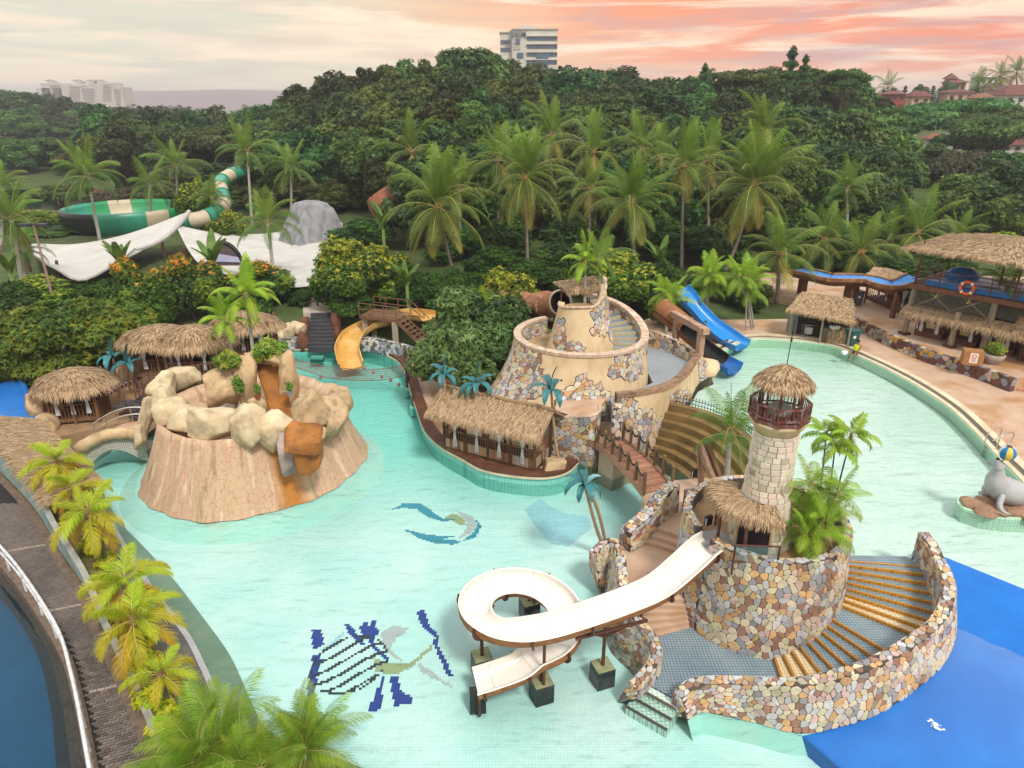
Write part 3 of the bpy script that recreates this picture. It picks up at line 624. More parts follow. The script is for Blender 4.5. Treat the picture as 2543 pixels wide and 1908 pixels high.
# --- paved lane outside the wall, stone bank, deep blue water
LANE_L = spline(px([(-170,1250),(-60,1300),(0,1375),(66,1452),(130,1545),(178,1630),(205,1720),(226,1810),(245,1908),(275,2060)],.2),44)
LANE_M = mat('wet_paver',(.17,.135,.115),(.10,.08,.07),scale=7,rough=.6,rnd=.3,dirt=(.055,.045,.042),dscale=.35,damt=.9,world=True)
lane = struct('paved_lane',MB().prism([tuple(p[:2]) for p in LANE_L] + [tuple(p[:2]) for p in LANE_R][::-1],-1.4,.165),mat('paver_joint',(.035,.030,.028),(.02,.018,.017),rough=.9,world=True))
def pavers():
    """interlocking lane pavers: near ones as parts, the rest joined"""
    rg = random.Random(3); n = 150; L0,R0 = [],[]
    cs = MB(); w,h,t = .215,.105,.04
    q = [(-w,-h * .62),(-w * .45,-h),(w * .45,-h * .62),(w,-h),(w,h * .62),(w * .45,h),(-w * .45,h * .62),(-w,h)]
    proto = MB().prism([(x * .5 * .95,y * .5 * .93) for x,y in q],0,t).mesh('paver',LANE_M)
    A,B = Vector((LANE_L[0].x,LANE_L[0].y,0)),None; rest = MB(); items = []; pale = MB()
    import bisect
    ys = [p.y for p in LANE_R]
    def xr(line,y):
        for a,b in zip(line,line[1:]):
            if (a.y - y) * (b.y - y) <= 0 and abs(a.y - b.y) > 1e-6: return lerp(a.x,b.x,(y - a.y) / (b.y - a.y))
        return None
    d = Vector((.33,-.944,0)).normalized(); e = Vector((.944,.33,0))
    o = Vector((-16,22,0))
    for i in range(-110,130):
        for j in range(-60,60):
            p = o + d * (i * h * 1.0) + e * (j * w + (.5 * w if i % 2 else 0))
            l,r = xr(LANE_L,p.y),xr(LANE_R,p.y)
            if l is None or r is None or p.x < l + .12 or p.x > r - .12: continue
            u,v,dep = proj((p.x,p.y,.2))
            if not (-30 < u < 700 and 900 < v < 1950): continue
            if (i % 44) == 20:
                if j % 1 == 0: pale.prism([(p.x + a * e.x + b * d.x,p.y + a * e.y + b * d.y) for a,b in ((-.1,-.045),(.1,-.045),(.1,.045),(-.1,.045))],.165,.207)
                continue
            items.append((dep,p))
    pale.build('cross_band',mat('pale_band_stone',(.36,.30,.25),(.26,.21,.17),scale=5,rough=.85,world=True),lane)['kind'] = 'stuff'
    items.sort(key=lambda t: t[0]); ang = math.atan2(e.y,e.x)
    for k,(dep,p) in enumerate(items):
        z = .165 + rg.uniform(-.004,.004)
        if k < 300: link('paver',proto,lane,(p.x,p.y,z),(rg.uniform(-.02,.02),rg.uniform(-.02,.02),ang))
        else:
            ca,sa = math.cos(ang),math.sin(ang); P = [(x * .5 * .95,y * .5 * .93) for x,y in q]; rest.prism([(p.x + x * ca - y * sa,p.y + x * sa + y * ca) for x,y in P],z,z + t)
    if rest.v: r = rest.build('paver_rest',LANE_M,lane); r['kind'] = 'stuff'
pavers()
BEDM = mat('bed_soil',(.16,.12,.06),(.08,.06,.03),scale=4,rough=.95,bump=.6,bscale=20,dirt=(.22,.24,.04),dscale=2.2,damt=.8,world=True)
struct('planting_bed',MB().prism(clean([tuple(p[:2]) for p in bed_in] + [tuple(p[:2]) for p in LANE_R[::-1]]),-1.38,.34),BEDM)
BANKM = mat('wet_cobble_bank',(.060,.052,.046),(.022,.020,.019),scale=8,rough=.55,bump=1.0,bscale=16,dirt=(.05,.065,.02),dscale=1.0,world=True)
BANK_L = spline(px([(-220,1330),(-80,1410),(0,1450),(62,1520),(112,1610),(140,1720),(152,1810),(160,1908),(170,2060)],-.35),44)
def bank():
    mb = MB(); rows = []
    for k in range(9):
        t = k / 8; rows.append([Vector((lerp(a.x,b.x,t),lerp(a.y,b.y,t),lerp(.1,-.75,t) + .05 * vnoise(a.x * 4,a.y * 4,t * 9))) for a,b in zip(LANE_L,[p + Vector((-.25,-.1,0)) for p in BANK_L])])
    return mb.grid(rows)
struct('stone_bank',bank(),BANKM,smooth=True)
strip('lane_kerb',LANE_L,-.28,.0,-.4,.2,mat('rubble_kerb',(.20,.14,.10),(.10,.075,.055),scale=6,rough=.9,bump=.6,bscale=18,world=True))
strip('lane_gutter',LANE_R,-.30,.0,-.4,.23,MATS['rubble_kerb'])
struct('side_basin_floor',MB().add([(-60,0,-1.3),(-5,0,-1.3),(-5,12,-1.3),(-15,22,-1.3),(-22,30,-1.3),(-60,40,-1.3)],[(0,1,2,3,4,5)]),mat('deep_blue_bed',(.0,.12,.20),(.0,.09,.16),scale=.5,rough=.8,world=True))
struct('side_water',MB().add([(-60,0,-.45),(-8,0,-.45),(-9.5,12,-.45),(-15,21.5,-.45),(-22,29,-.45),(-60,40,-.45)],[(0,1,2,3,4,5)]),WATER_L)
# --- sandy yard behind the volcano
struct('sandy_yard',MB().prism([(-46,28.6),(-26,30.5),(-21.2,34.2),(-19.6,37),(-18.2,39.5),(-17.2,42.5),(-16.6,47.4),(-46,47.4)],-1.3,.8),SOIL)

# --- upper pool
REDGE = spline(px([(1765,905),(1800,872),(1860,846),(1950,846),(2060,860),(2150,895),(2250,945),(2350,1010),(2420,1075),(2480,1140),(2543,1205),(2640,1330),(2760,1500)],ZR),90)
AMPH_T = spline([Vector(p) for p in ((8.3,33.5,0),(9.8,32.7,0),(10.9,31.4,0),(11.5,29.5,0),(11.7,27.5,0),(11.5,25.5,0),(10.9,23.4,0))],30)
AMPH_B = spline([Vector(p) for p in ((7.1,31.6,0),(7.8,30.9,0),(8.4,29.9,0),(8.75,28.7,0),(8.9,27.4,0),(8.9,26,0),(8.8,24.2,0))],30)
WEIR = [G(2360,1391,ZR),G(2543,1465,ZR)]; wd = (WEIR[1] - WEIR[0]).normalized(); WEIR_R = WEIR[1] + wd * 8
rp_poly = [tuple(p[:2]) for p in REDGE] + [(WEIR_R.x,WEIR_R.y),(WEIR[0].x,WEIR[0].y),(14.42,19.54),(12.0,20.0),(11.3,21.8)] + [tuple(p[:2]) for p in AMPH_T[::-1]] + [tuple(p[:2]) for p in px([(1690,1004),(1712,992),(1735,952),(1775,933)],ZR)]
rp_poly = clean(rp_poly)
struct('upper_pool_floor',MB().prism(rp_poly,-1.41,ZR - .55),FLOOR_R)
struct('upper_pool_water',MB().add([(p[0],p[1],ZR) for p in rp_poly],[tuple(range(len(rp_poly)))[::-1]]),WATER_R)
# blue weir slope and blue floor
nrm = Vector((-wd.y, wd.x, 0)); nrm = nrm if nrm.y < 0 else -nrm          # towards the camera
W0 = WEIR[0] - wd * .9
b0 = G(1972,1848,-.6); b1 = G(2045,1912,-.6); bd = (b1 - b0).normalized()
B0,B1 = b0 - bd * .6,b0 + bd * 9
def ramp_z(x,y):
    p = Vector((x,y,0)); d1 = abs((p - W0).dot(nrm)); bn = Vector((-bd.y,bd.x,0)); d2 = abs((p - b0).dot(bn)); t = d1 / (d1 + d2)
    return lerp(ZR - .02,-.1,t)
def weir():
    mb = MB(); rows = [[W0 - nrm * .9 + Vector((0,0,-.54)),WEIR_R - nrm * .9 + Vector((0,0,-.54))],[W0 - nrm * .03 + Vector((0,0,.012)),WEIR_R - nrm * .03 + Vector((0,0,.012))]]
    mb.grid([[lerp(a,b,k / 10) for k in range(11)] for a,b in rows])
    A,B = W0 + nrm * .35,WEIR_R + nrm * .35; R = [[lerp(rows[1][0],rows[1][1],k / 10) for k in range(11)]]
    for j in range(9):
        t = j / 8; r = []
        for k in range(11):
            p = lerp(lerp(A,B,k / 10),lerp(B0,B1,k / 10),t); r.append(Vector((p.x,p.y,lerp(ZR - .03,-.10,t))))
        R.append(r)
    return mb.grid(R)
struct('blue_ramp',weir(),BLUE_FLOOR,smooth=True)
def ramp_film():
    A,B = W0 + nrm * .05,WEIR_R + nrm * .05; R = []
    for j in range(9):
        t = j / 8; r = []
        for k in range(11):
            p = lerp(lerp(A,B,k / 10),lerp(B0,B1,k / 10),t); r.append(Vector((p.x,p.y,lerp(ZR + .0,.004,t))))
        R.append(r)
    return MB().grid(R)
struct('ramp_water',ramp_film(),watermat('ramp_water_film',(.95,.985,.99),bump=.12,rough=.22),smooth=True)
struct('ramp_edge',MB().grid([[Vector((lerp(B0,B1,k / 10).x,lerp(B0,B1,k / 10).y,-.64)) for k in range(11)],[Vector((lerp(B0,B1,k / 10).x,lerp(B0,B1,k / 10).y,-.10)) for k in range(11)]]),BLUE_FLOOR)
# upper pool edge: pale wall tile, gutter with grating, cream kerb, then paving
strip('pool_edge_tile',REDGE,-.02,.22,ZR - .5,ZR + .10,CREAM_CURB)
strip('pool_edge_wall',REDGE,-.05,-.02,ZR - .54,ZR + .04,tilemat('pale_green_tile',(.52,.80,.60),(.62,.86,.68),(.6,.7,.62),.12,vert=True))
strip('gutter_grating',REDGE,.22,.46,ZR - .4,ZR + .085,GRATE)
strip('cream_kerb',REDGE,.46,.82,ZR - .4,ZR + .15,CREAM_CURB)
WALL_LINE = spline(px([(2060,778),(2089,795),(2191,850),(2307,900),(2423,938),(2510,972)],ZR + .12),40)
inner = offset(REDGE,.80)
lowdeck = [tuple(p[:2]) for p in inner] + [(44,14),(44,60),(20,60),(8.8,47.4),(8.8,42)]
struct('lower_sun_deck',MB().prism(clean(lowdeck),-1.40,ZR + .11),SANDSTONE)
wl2 = offset(WALL_LINE,.2)
updeck = [tuple(p[:2]) for p in wl2] + [(31.8,36.2),(60,36.2),(60,58),(19.5,61),(18.5,55)]
struct('upper_sun_deck',MB().prism(clean(updeck),ZR - .2,ZR + .85),SANDSTONE)
STEPM = mat('pink_step',(.50,.27,.18),(.40,.21,.14),scale=2,rough=.7,world=True)
for k in range(3):
    a = G(2512,975,ZR + .12); struct('deck_step',MB().box((a.x + 2.6 + .0,a.y - .55 + k * .36,ZR + .12 + .14 + k * .24 - .12),(4.6,.42,.24 + .0),rz=-.45),STEPM)

# --- teal garden wall between the lane and the planting bed
gw = thing('teal_garden_wall','stained pale teal garden wall along the paved lane, with rough coping','wall',tuple(LANE_R[12]))
TEAL = mat('stained_teal_paint',(.30,.44,.43),(.20,.32,.32),scale=1.5,rough=.85,bump=.2,dirt=(.13,.14,.11),dscale=1.3,damt=.8,dstretch=(1,1,.4))
COPE = mat('pale_coping',(.36,.36,.33),(.24,.25,.23),scale=3,rough=.9,dirt=(.20,.10,.08),dscale=2)
wt = []
for i,p in enumerate(LANE_R):
    f = i / (len(LANE_R) - 1); wt.append(Vector((p.x,p.y,.2 + lerp(1.75,.42,sstep(.10,.62,f)))))
a_,b_ = offset(wt,.02),offset(wt,.2)
MB().grid([setz(a_,-.2),a_]).grid([b_,setz(b_,-.2)]).build('wall_face',TEAL,gw)
n_ = [Vector((0,0,.05 + .02 * math.sin(i * 1.7))) for i in range(len(wt))]; c_ = offset(wt,-.0); d_ = offset(wt,.21)
MB().grid([c_,[p + q for p,q in zip(c_,n_)],[p + q for p,q in zip(d_,n_)],d_]).build('coping',COPE,gw)
# ================================================================ lighthouse island
def zat(X,Y,py):
    v = (py - CY) / F; return H - (Y * _s + v * Y * _c) / (_c - v * _s)
def orient(S,ref):
    if S.Nn(S.L / 2,S.H / 2).dot(S.P(S.L / 2,S.H / 2) - ref) < 0: S.sg *= -1
    return S
def stone_wall(t,line,th=.3,bo=0.0,bi=0.0,flo=.2,fli=.0,size=.24,nmax=300,seed=1,sides='oit',body=None,tops=.2,thick=.03,mats=None,weights=None):
    """free-standing stone-faced wall; line = top centre line with z; +d (left of the line) is the outer side"""
    n = len(line); BO = bo if hasattr(bo,'__len__') else [bo] * n; BI = bi if hasattr(bi,'__len__') else [bi] * n
    to,ti = offset(line,th / 2),offset(line,-th / 2); bo_ = [Vector((p.x,p.y,z)) for p,z in zip(offset(line,th / 2 + flo),BO)]; bi_ = [Vector((p.x,p.y,z)) for p,z in zip(offset(line,-th / 2 - fli),BI)]
    wallbody(bo_,to,bi_,ti).build('wall_core',body or MORTAR,t); k = n // 2; mid = (to[k] + ti[k]) / 2; mid.z = (to[k].z + BO[k]) / 2; S = []
    if 'o' in sides: S.append((orient(Ruled(bo_,to),mid),size,None))
    if 'i' in sides: S.append((orient(Ruled(bi_,ti),mid),size,None))
    if 't' in sides: s = Ruled(to,ti); s.sg = 1 if s.Nn(s.L / 2,s.H / 2).z > 0 else -1; S.append((s,tops,None))
    for kx in (0,-1):
        s = Ruled([bo_[kx],bi_[kx]],[to[kx],ti[kx]]); S.append((orient(s,line[kx] + (line[1 if kx == 0 else -2] - line[kx]) * 1.0 + Vector((0,0,-.3))),min(size,th * .9),None))
    stones(t,S,nmax,thick,seed,mats,weights); return t
RC = Vector((8.85,20.3,0)); R_B,R_T,Z_B,Z_T = 3.0,2.75,.0,3.75
def ring_pts(r,z,a0=0.0,a1=360.0,n=72): return [Vector((RC.x + r * math.cos(math.radians(a0 + (a1 - a0) * i / n)),RC.y + r * math.sin(math.radians(a0 + (a1 - a0) * i / n)),z)) for i in range(n + 1)]
# planter ring with an opening at the head of the white slide
ring = thing('stone_planter','round planter wall of multicoloured crazy paving round the lighthouse foot','planter',(RC.x,RC.y,0))
A0,A1 = -148,196
wallbody(ring_pts(R_B,-.5,A0,A1),ring_pts(R_T,Z_T,A0,A1),ring_pts(R_T - .3,3.0,A0,A1),ring_pts(R_T - .28,Z_T,A0,A1)).build('wall_core',MORTAR,ring)
lowcut = MB(); wallbody(ring_pts(R_B,-.5,A1,A0 + 360,8),ring_pts(R_T + .04,3.0,A1,A0 + 360,8),ring_pts(R_T - .3,0,A1,A0 + 360,8),ring_pts(R_T - .26,3.0,A1,A0 + 360,8),lowcut).build('sill_wall',MORTAR,ring)
so_ = Ruled(ring_pts(R_B,-.3,A0,A1),ring_pts(R_T,Z_T,A0,A1)); so_.sg = 1; orient(so_,RC); cap = Ruled(ring_pts(R_T,Z_T,A0,A1),ring_pts(R_T - .28,Z_T,A0,A1)); cap.sg = 1 if cap.Nn(1,.1).z > 0 else -1
si_ = Ruled(ring_pts(R_B,-.3,A1,A0 + 360,8),ring_pts(R_T + .04,3.0,A1,A0 + 360,8)); orient(si_,RC)
stones(ring,[(so_,.21,None),(si_,.21,None),(cap,.18,None)],300,.028,11)
MB().lathe([(0.01,3.32),(1.2,3.36),(2.5,3.3)],32,(RC.x,RC.y,0),cap=False).build('soil',SOIL,ring)
# island body under terraces
ISL = mat('rough_concrete',(.36,.31,.24),(.26,.22,.17),scale=2,rough=.85,world=True)

# --- outer curved parapet
OW = spline(px([(1683,1728)],.55) + px([(1722,1697)],.68) + px([(1781,1689)],.85) + px([(1890,1692)],1.15) + px([(1995,1692)],1.5) + px([(2100,1668)],1.8) + px([(2190,1635)],2.05) + px([(2308,1560)],2.4) + px([(2352,1495)],2.65) + px([(2354,1436)],2.85) + px([(2318,1358)],3.1) + px([(2294,1322)],3.2),80)
OW = OW[::-1]                         # so that the outside is on the left of the line
ow = thing('curved_parapet','long curved parapet of crazy paving sweeping round the tiled stairs','wall',(OW[40].x,OW[40].y,0))
bo = [max(-.03,ramp_z(p.x + .4,p.y - .2) - .06) if p.x > 8.5 else -.03 for p in OW]
stone_wall(ow,OW,.34,bo,-.3,.30,0,.205,300,5,'oit',tops=.19)
def skirt(t,line,d0,d1,m,z0=.0,z1=-.62):
    a = [Vector((p.x,p.y,z0)) for p in offset(line,d0)]; b = [Vector((p.x,p.y,z1)) for p in offset(line,d1)]; c = [Vector((p.x,p.y,z0)) for p in offset(line,d0 - .3)]
    MB().grid([b,a]).grid([a,c]).build('underwater_skirt',m,t,smooth=True)
skirt(ow,[p for p in OW if p.x < 9.6],.44,.74,MINT,.006)
# --- tiled landing and curved stairs
T_BLUE = tilemat('blue_grey_tile',(.19,.27,.33),(.27,.35,.39),(.35,.35,.35),.11,rough=.35,gw=.10,nscale=.8)
T_WHITE = tilemat('cream_tread_tile',(.74,.64,.44),(.66,.52,.30),(.5,.45,.4),.13,rough=.4,gw=.08,nscale=.8)
T_NOSE = tilemat('ochre_nosing_tile',(.50,.24,.035),(.36,.16,.03),(.6,.55,.5),.10,rough=.45,gw=.08)
inn = offset(OW,-.17)
def wall_hit(a):
    """where the ray from the ring centre at angle a meets the inside of the parapet"""
    d = Vector((math.cos(a),math.sin(a),0)); best = None
    for p,q in zip(inn,inn[1:]):
        e = Vector((q.x - p.x,q.y - p.y,0)); w = Vector((p.x - RC.x,p.y - RC.y,0)); den = d.x * e.y - d.y * e.x
        if abs(den) < 1e-9: continue
        t = (w.x * e.y - w.y * e.x) / den; u = (w.x * d.y - w.y * d.x) / den
        if 0 <= u <= 1 and t > 0 and (best is None or t < best): best = t
    return RC + d * ((best or 5.2) - .02)
land_poly = [tuple(p[:2]) for p in ring_pts(R_B - .1,0,-175,-94,14)] + [tuple(wall_hit(math.radians(-94))[:2])] + [tuple(p[:2]) for p in inn if p.x < 8.2] + [tuple(G(1690,1742,.1)[:2]),tuple(G(1590,1688,.1)[:2]),tuple(G(1612,1650,.1)[:2]),tuple(G(1628,1608,.1)[:2]),tuple(G(1600,1560,.1)[:2]),tuple(G(1600,1500,.1)[:2])]
struct('tiled_landing',MB().prism(clean(land_poly),-1.2,.1),T_BLUE)
stair = thing('curved_stair','curved tiled stair with ochre nosings rising round the planter','stairs',(RC.x + 3,RC.y - 3,0))
def fan(a0,a1,z,top,nose=True):
    seg = 3; P = []
    i_ = [RC + Vector((math.cos(math.radians(lerp(a0,a1,k / seg))),math.sin(math.radians(lerp(a0,a1,k / seg))),0)) * (R_B - .08) for k in range(seg + 1)]
    o_ = [wall_hit(math.radians(lerp(a0,a1,k / seg))) for k in range(seg + 1)]
    MB().prism([tuple(p[:2]) for p in i_] + [tuple(p[:2]) for p in o_[::-1]],-.6,z).build('step',top,stair)
    if nose:
        e = .062; pa,pb = i_[0],o_[0]; d = (pb - pa).normalized(); nn = Vector((-d.y,d.x,0))
        if nn.dot(i_[1] - i_[0]) < 0: nn = -nn
        q = [pa - nn * .012,pb - nn * .012,pb + nn * e,pa + nn * e]
        MB().prism([tuple(p[:2]) for p in q],z - .15,z + .004).build('nosing',T_NOSE,stair)
n1 = 8
for k in range(n1):
    a0 = lerp(-95,-53,k / n1); a1 = lerp(-95,-53,(k + 1) / n1)
    fan(a0,a1,.1 + (k + 1) * .125,T_WHITE if k in (0,1,2) else T_BLUE)
fan(-53,-38,1.22,T_BLUE); n2 = 8
for k in range(n2):
    a0 = lerp(-38,-8,k / n2); a1 = lerp(-38,-8,(k + 1) / n2)
    fan(a0,a1,1.22 + (k + 1) * .108,T_WHITE if k in (0,1) else T_BLUE)
fan(-8,-1.5,ZR + .012,T_BLUE)
# low steps from the landing down into the pool
ps = thing('pool_steps','short white tiled steps going from the landing down into the pool','stairs',tuple(G(1640,1740,0)))
pa,pb = G(1590,1690,.1),G(1690,1745,.1); dd = (pb - pa).normalized(); nn = Vector((dd.y,-dd.x,0)); nn = nn if nn.y < 0 else -nn
T_PALE = tilemat('pale_step_tile',(.62,.80,.70),(.70,.84,.76),(.4,.45,.42),.125,rough=.4,gw=.08)
for k in range(3):
    a = pa + nn * (.28 * k); b = pb + nn * (.28 * k); z = .06 - .17 * k
    MB().prism([tuple(a[:2]),tuple(b[:2]),tuple((b + nn * .28)[:2]),tuple((a + nn * .28)[:2])],-.62,z).build('step',T_PALE,ps)
    q = [a + nn * .225,b + nn * .225,b + nn * .288,a + nn * .288]; MB().prism([tuple(p[:2]) for p in q],z - .06,z + .004).build('nosing',mat('dark_nosing',(.13,.11,.08),(.09,.075,.05),rough=.5),ps)
for p_,s_ in ((pa,-1),(pb,1)):
    pass

# --- sandstone path from the bridge down to the landing
ZT,ZM = 1.35,.88
def terrace(name,pts,z): return struct(name,MB().prism(clean([tuple(G(x,y,z)[:2]) for x,y in pts]),-1.1 + .01 * z,z),SANDSTONE)
struct('upper_terrace',MB().prism(clean([tuple(G(x,y,ZT)[:2]) for x,y in ((1595,1235),(1640,1195),(1720,1190),(1830,1180),(1880,1230),(1800,1330),(1742,1350),(1622,1308))]),-1.15,ZT),SANDSTONE)
st2 = thing('sandstone_stair','worn orange sandstone steps leading from the rope bridge down to the tiled landing','stairs',tuple(G(1640,1400,.0)))
L0 = [(1614, 1306), (1748, 1352)]       # top edge line of upper flight (left end, right end)
L1 = [(1582,1352),(1705,1392)]
for k in range(3):
    z = ZT - .156 * (k + 1); a = lerp(V(*L0[0]),V(*L1[0]),(k) / 3); b = lerp(V(*L0[1]),V(*L1[1]),k / 3); c = lerp(V(*L0[1]),V(*L1[1]),(k + 1.15) / 3); d = lerp(V(*L0[0]),V(*L1[0]),(k + 1.15) / 3)
    MB().prism([tuple(G(p.x,p.y,z)[:2]) for p in (a,b,c,d)],-1.1,z).build('step',SANDSTONE,st2)
struct('middle_terrace',MB().prism(clean([tuple(G(x,y,ZM)[:2]) for x,y in ((1580,1348),(1720,1395),(1760,1440),(1720,1490),(1590,1490),(1540,1440),(1545,1370))]),-1.12,ZM),SANDSTONE)
L2 = [(1580,1478),(1712,1490)]; L3 = [(1616,1580),(1712,1556)]
for k in range(5):
    z = ZM - .15 * (k + 1); a = lerp(V(*L2[0]),V(*L3[0]),k / 5); b = lerp(V(*L2[1]),V(*L3[1]),k / 5); c = lerp(V(*L2[1]),V(*L3[1]),(k + 1.2) / 5); d = lerp(V(*L2[0]),V(*L3[0]),(k + 1.2) / 5)
    MB().prism([tuple(G(p.x,p.y,z)[:2]) for p in (a,b,c,d)],-1.1,max(z,.13)).build('step',SANDSTONE,st2)
# --- left parapet of the path
LP = spline([G(1472,1372,1.3),G(1505,1344,1.45),G(1532,1347,1.55),G(1543,1384,1.5),G(1546,1424,1.45),G(1550,1470,1.3),G(1562,1514,1.1),G(1592,1548,1.0),G(1617,1576,.95),G(1632,1611,.85),G(1618,1652,.72),G(1574,1700,.55)],60)
lp = thing('path_parapet','winding crazy paving parapet between sandstone steps and the pool','wall',tuple(LP[30] - Vector((0,0,LP[30].z))))
stone_wall(lp,LP[::-1],.3,-.6,[min(1.2,max(0,p.z - .65)) for p in LP[::-1]],.38,0,.205,260,8,'oit')
# --- gate walls at the bridge end
def block_wall(label,pts,tops,th,base,seed,size=.26,name='gate_wall'):
    line = [G(x,y,base) for x,y in pts]; line = spline([Vector((p.x,p.y,z)) for p,z in zip(line,tops)],12)
    t = thing(name,label,'wall',(line[6].x,line[6].y,base)); stone_wall(t,line,th,base - .3,base - .3,.06,.06,size,150,seed,'oit',tops=.2); return t
block_wall('sloping crazy paving wall on the pool side of the bridge end',[(1552,1345),(1600,1318),(1640,1290),(1668,1268)],[1.75,2.05,2.55,2.6],.5,ZT - .1,21)
block_wall('crazy paving pier with floodlight, right of the bridge end',[(1706,1268),(1722,1285),(1768,1272)],[2.4,2.45,2.4],.4,ZT,22)
block_wall('low crazy paving wall behind the trimmed palm trunk',[(1800,1262),(1850,1262),(1900,1270)],[2.35,2.35,2.3],.3,ZT,23)
# --- cascade of wide steps from the upper pool into the channel
CASC = mat('wet_ochre_step',(.25,.165,.055),(.16,.10,.035),scale=1.5,rough=.45,dirt=(.10,.075,.04),dscale=.6,damt=.8,dstretch=(1,1,4),spec=.5,world=True)
am = thing('cascade_steps','broad curved ochre steps dropping from the upper pool into the channel','stairs',(9.5,28.5,0))
N_C = 7
for k in range(N_C):
    f0,f1 = k / N_C,(k + 1) / N_C; z = ZR + .14 - k * .36
    a = [lerp(p,q,f0) for p,q in zip(AMPH_T,AMPH_B)]; b = [lerp(p,q,f1) for p,q in zip(AMPH_T,AMPH_B)]
    MB().prism([tuple(p[:2]) for p in a] + [tuple(p[:2]) for p in b[::-1]],-1.0 - k * .002,z).build('step',CASC,am)
IRON = mat('black_iron',(.03,.03,.032),(.018,.018,.02),rough=.5,metal=.4)
fe = thing('iron_fence','low black iron picket fence along the top of the cascade steps','fence',tuple(AMPH_T[2]) )
fl = [Vector((p.x,p.y,ZR + .14)) for p in offset(AMPH_T,-.12 if offset(AMPH_T,.1)[5].x > AMPH_T[5].x else .12)]
fl = [Vector((p.x,p.y,ZR + .14)) for p in AMPH_T[:16]]
MB().tube([p + Vector((0,0,.12)) for p in fl],.018,6).tube([p + Vector((0,0,.34)) for p in fl],.018,6).build('rail',IRON,fe)
tot = 0; nxt = 0
for p,q in zip(fl,fl[1:]):
    L = (q - p).length
    while nxt < tot + L:
        s = p + (q - p) * ((nxt - tot) / L); MB().tube([s,s + Vector((0,0,.5))],.017,5).build('picket',IRON,fe); nxt += .17
    tot += L
# --- lighthouse
LX,LY = 8.47,19.7; zl = lambda py: zat(LX,LY,py)
lh = thing('lighthouse','pale stone lighthouse with thatched lantern and brown balcony','lighthouse',(LX,LY,3.3))
ZS = zl(1067); ZB = 3.3
def lr(z):
    f = (z - ZB) / (ZS - ZB); return 1.06 - .36 * min(1,f / .55) ** .85 - .02 * max(0,f - .55) / .45
BLK = [mat('lighthouse_block',(.68,.62,.51),(.58,.51,.40),scale=5,rough=.8,rnd=.10,bump=.3,bscale=18,dirt=(.34,.29,.20),dscale=1.5),mat('lighthouse_block_pink',(.66,.55,.47),(.58,.46,.38),scale=5,rough=.8,rnd=.1,bump=.3,bscale=18),mat('lighthouse_block_mossy',(.50,.45,.35),(.34,.30,.21),scale=5,rough=.85,rnd=.1,bump=.3,bscale=18,dirt=(.10,.09,.05),dscale=1.2)]
nz_ = 22
MB().lathe([(lr(ZB + (ZS - ZB) * k / nz_) - .015,ZB - .2 + (ZS - ZB + .2) * k / nz_) for k in range(nz_ + 1)],40,(LX,LY,0)).build('shaft',mat('block_joint',(.20,.165,.12),(.11,.09,.065),rough=.9),lh,smooth=True)
def lh_blocks():
    rg = random.Random(4); off = WL[lh.name]; z = ZB; ci = 0; kk = 0
    while z < ZS - .05:
        h = rg.uniform(.19,.235) * (1.0 if z < ZB + 3 else .9); h = min(h,ZS - z); nb = max(10,round(2 * PI * lr(z) / rg.uniform(.25,.31))); a0 = rg.random()
        for i in range(nb):
            ca = (i + .5 + a0) / nb * 2 * PI
            if math.sin(ca) > .3: continue
            if math.cos(ca) < -.2 and math.sin(ca) < -.1 and z < 5.0 and math.cos(ca - math.radians(232)) > .93: continue       # doorway
            g = .014; A0_ = (i + a0) / nb * 2 * PI; A1_ = (i + 1 + a0) / nb * 2 * PI; q = [(A0_ + g / 1.2,z + g / 2),(A1_ - g / 1.2,z + g / 2),(A1_ - g / 1.2,z + h - g / 2),(A0_ + g / 1.2,z + h - g / 2)]
            o = rg.uniform(.0,.022); mb = MB(); rows = []
            for dz_,ins,rr in ((0,0,-.02),(0,0,.012),(1,.018,.03)):
                ring_ = []
                for j,(aa,zz) in enumerate(q):
                    am_ = (A0_ + A1_) / 2; zm_ = z + h / 2; a2 = aa + (am_ - aa) * (ins * 6 if dz_ else 0); z2 = zz + (zm_ - zz) * (ins * 7 if dz_ else 0); r2 = lr(z2) + rr + o
                    ring_.append((LX + math.cos(a2) * r2,LY + math.sin(a2) * r2,z2))
                rows.append(ring_)
            mb.grid(rows,0,True); mb.add(rows[2],[(0,1,2,3)]); link('block',mb.mesh('block',[rg.choices(BLK,(8,2,.6 if z > 4.4 else 4))[0]],off=off),lh); kk += 1
        z += h; ci += 1
lh_blocks()
BROWN_P = mat('brown_paint',(.16,.055,.035),(.10,.036,.024),scale=6,rough=.55,dirt=(.45,.40,.42),dscale=5,damt=.55)
PLAST = mat('stained_plaster',(.58,.47,.30),(.48,.37,.22),scale=2,rough=.85,bump=.15,bscale=8,dirt=(.30,.17,.07),dscale=1.4,damt=.6,dstretch=(1,1,.5))
zc0 = ZS; zc1 = zl(1037)
MB().lathe([(.68,zc0 - .02),(.72,zc0 + .1),(.86,zc1 - .12),(.9,zc1)],28,(LX,LY,0)).build('corbel',PLAST,lh,smooth=True)
def octa(r,z,k,n=8,ph=PI / 8): a = 2 * PI * k / n + ph; return Vector((LX + math.cos(a) * r,LY + math.sin(a) * r,z))
MB().prism([tuple(octa(.94,0,k)[:2]) for k in range(8)],zc1,zc1 + .12).build('balcony_floor',BROWN_P,lh)
zf = zc1 + .12
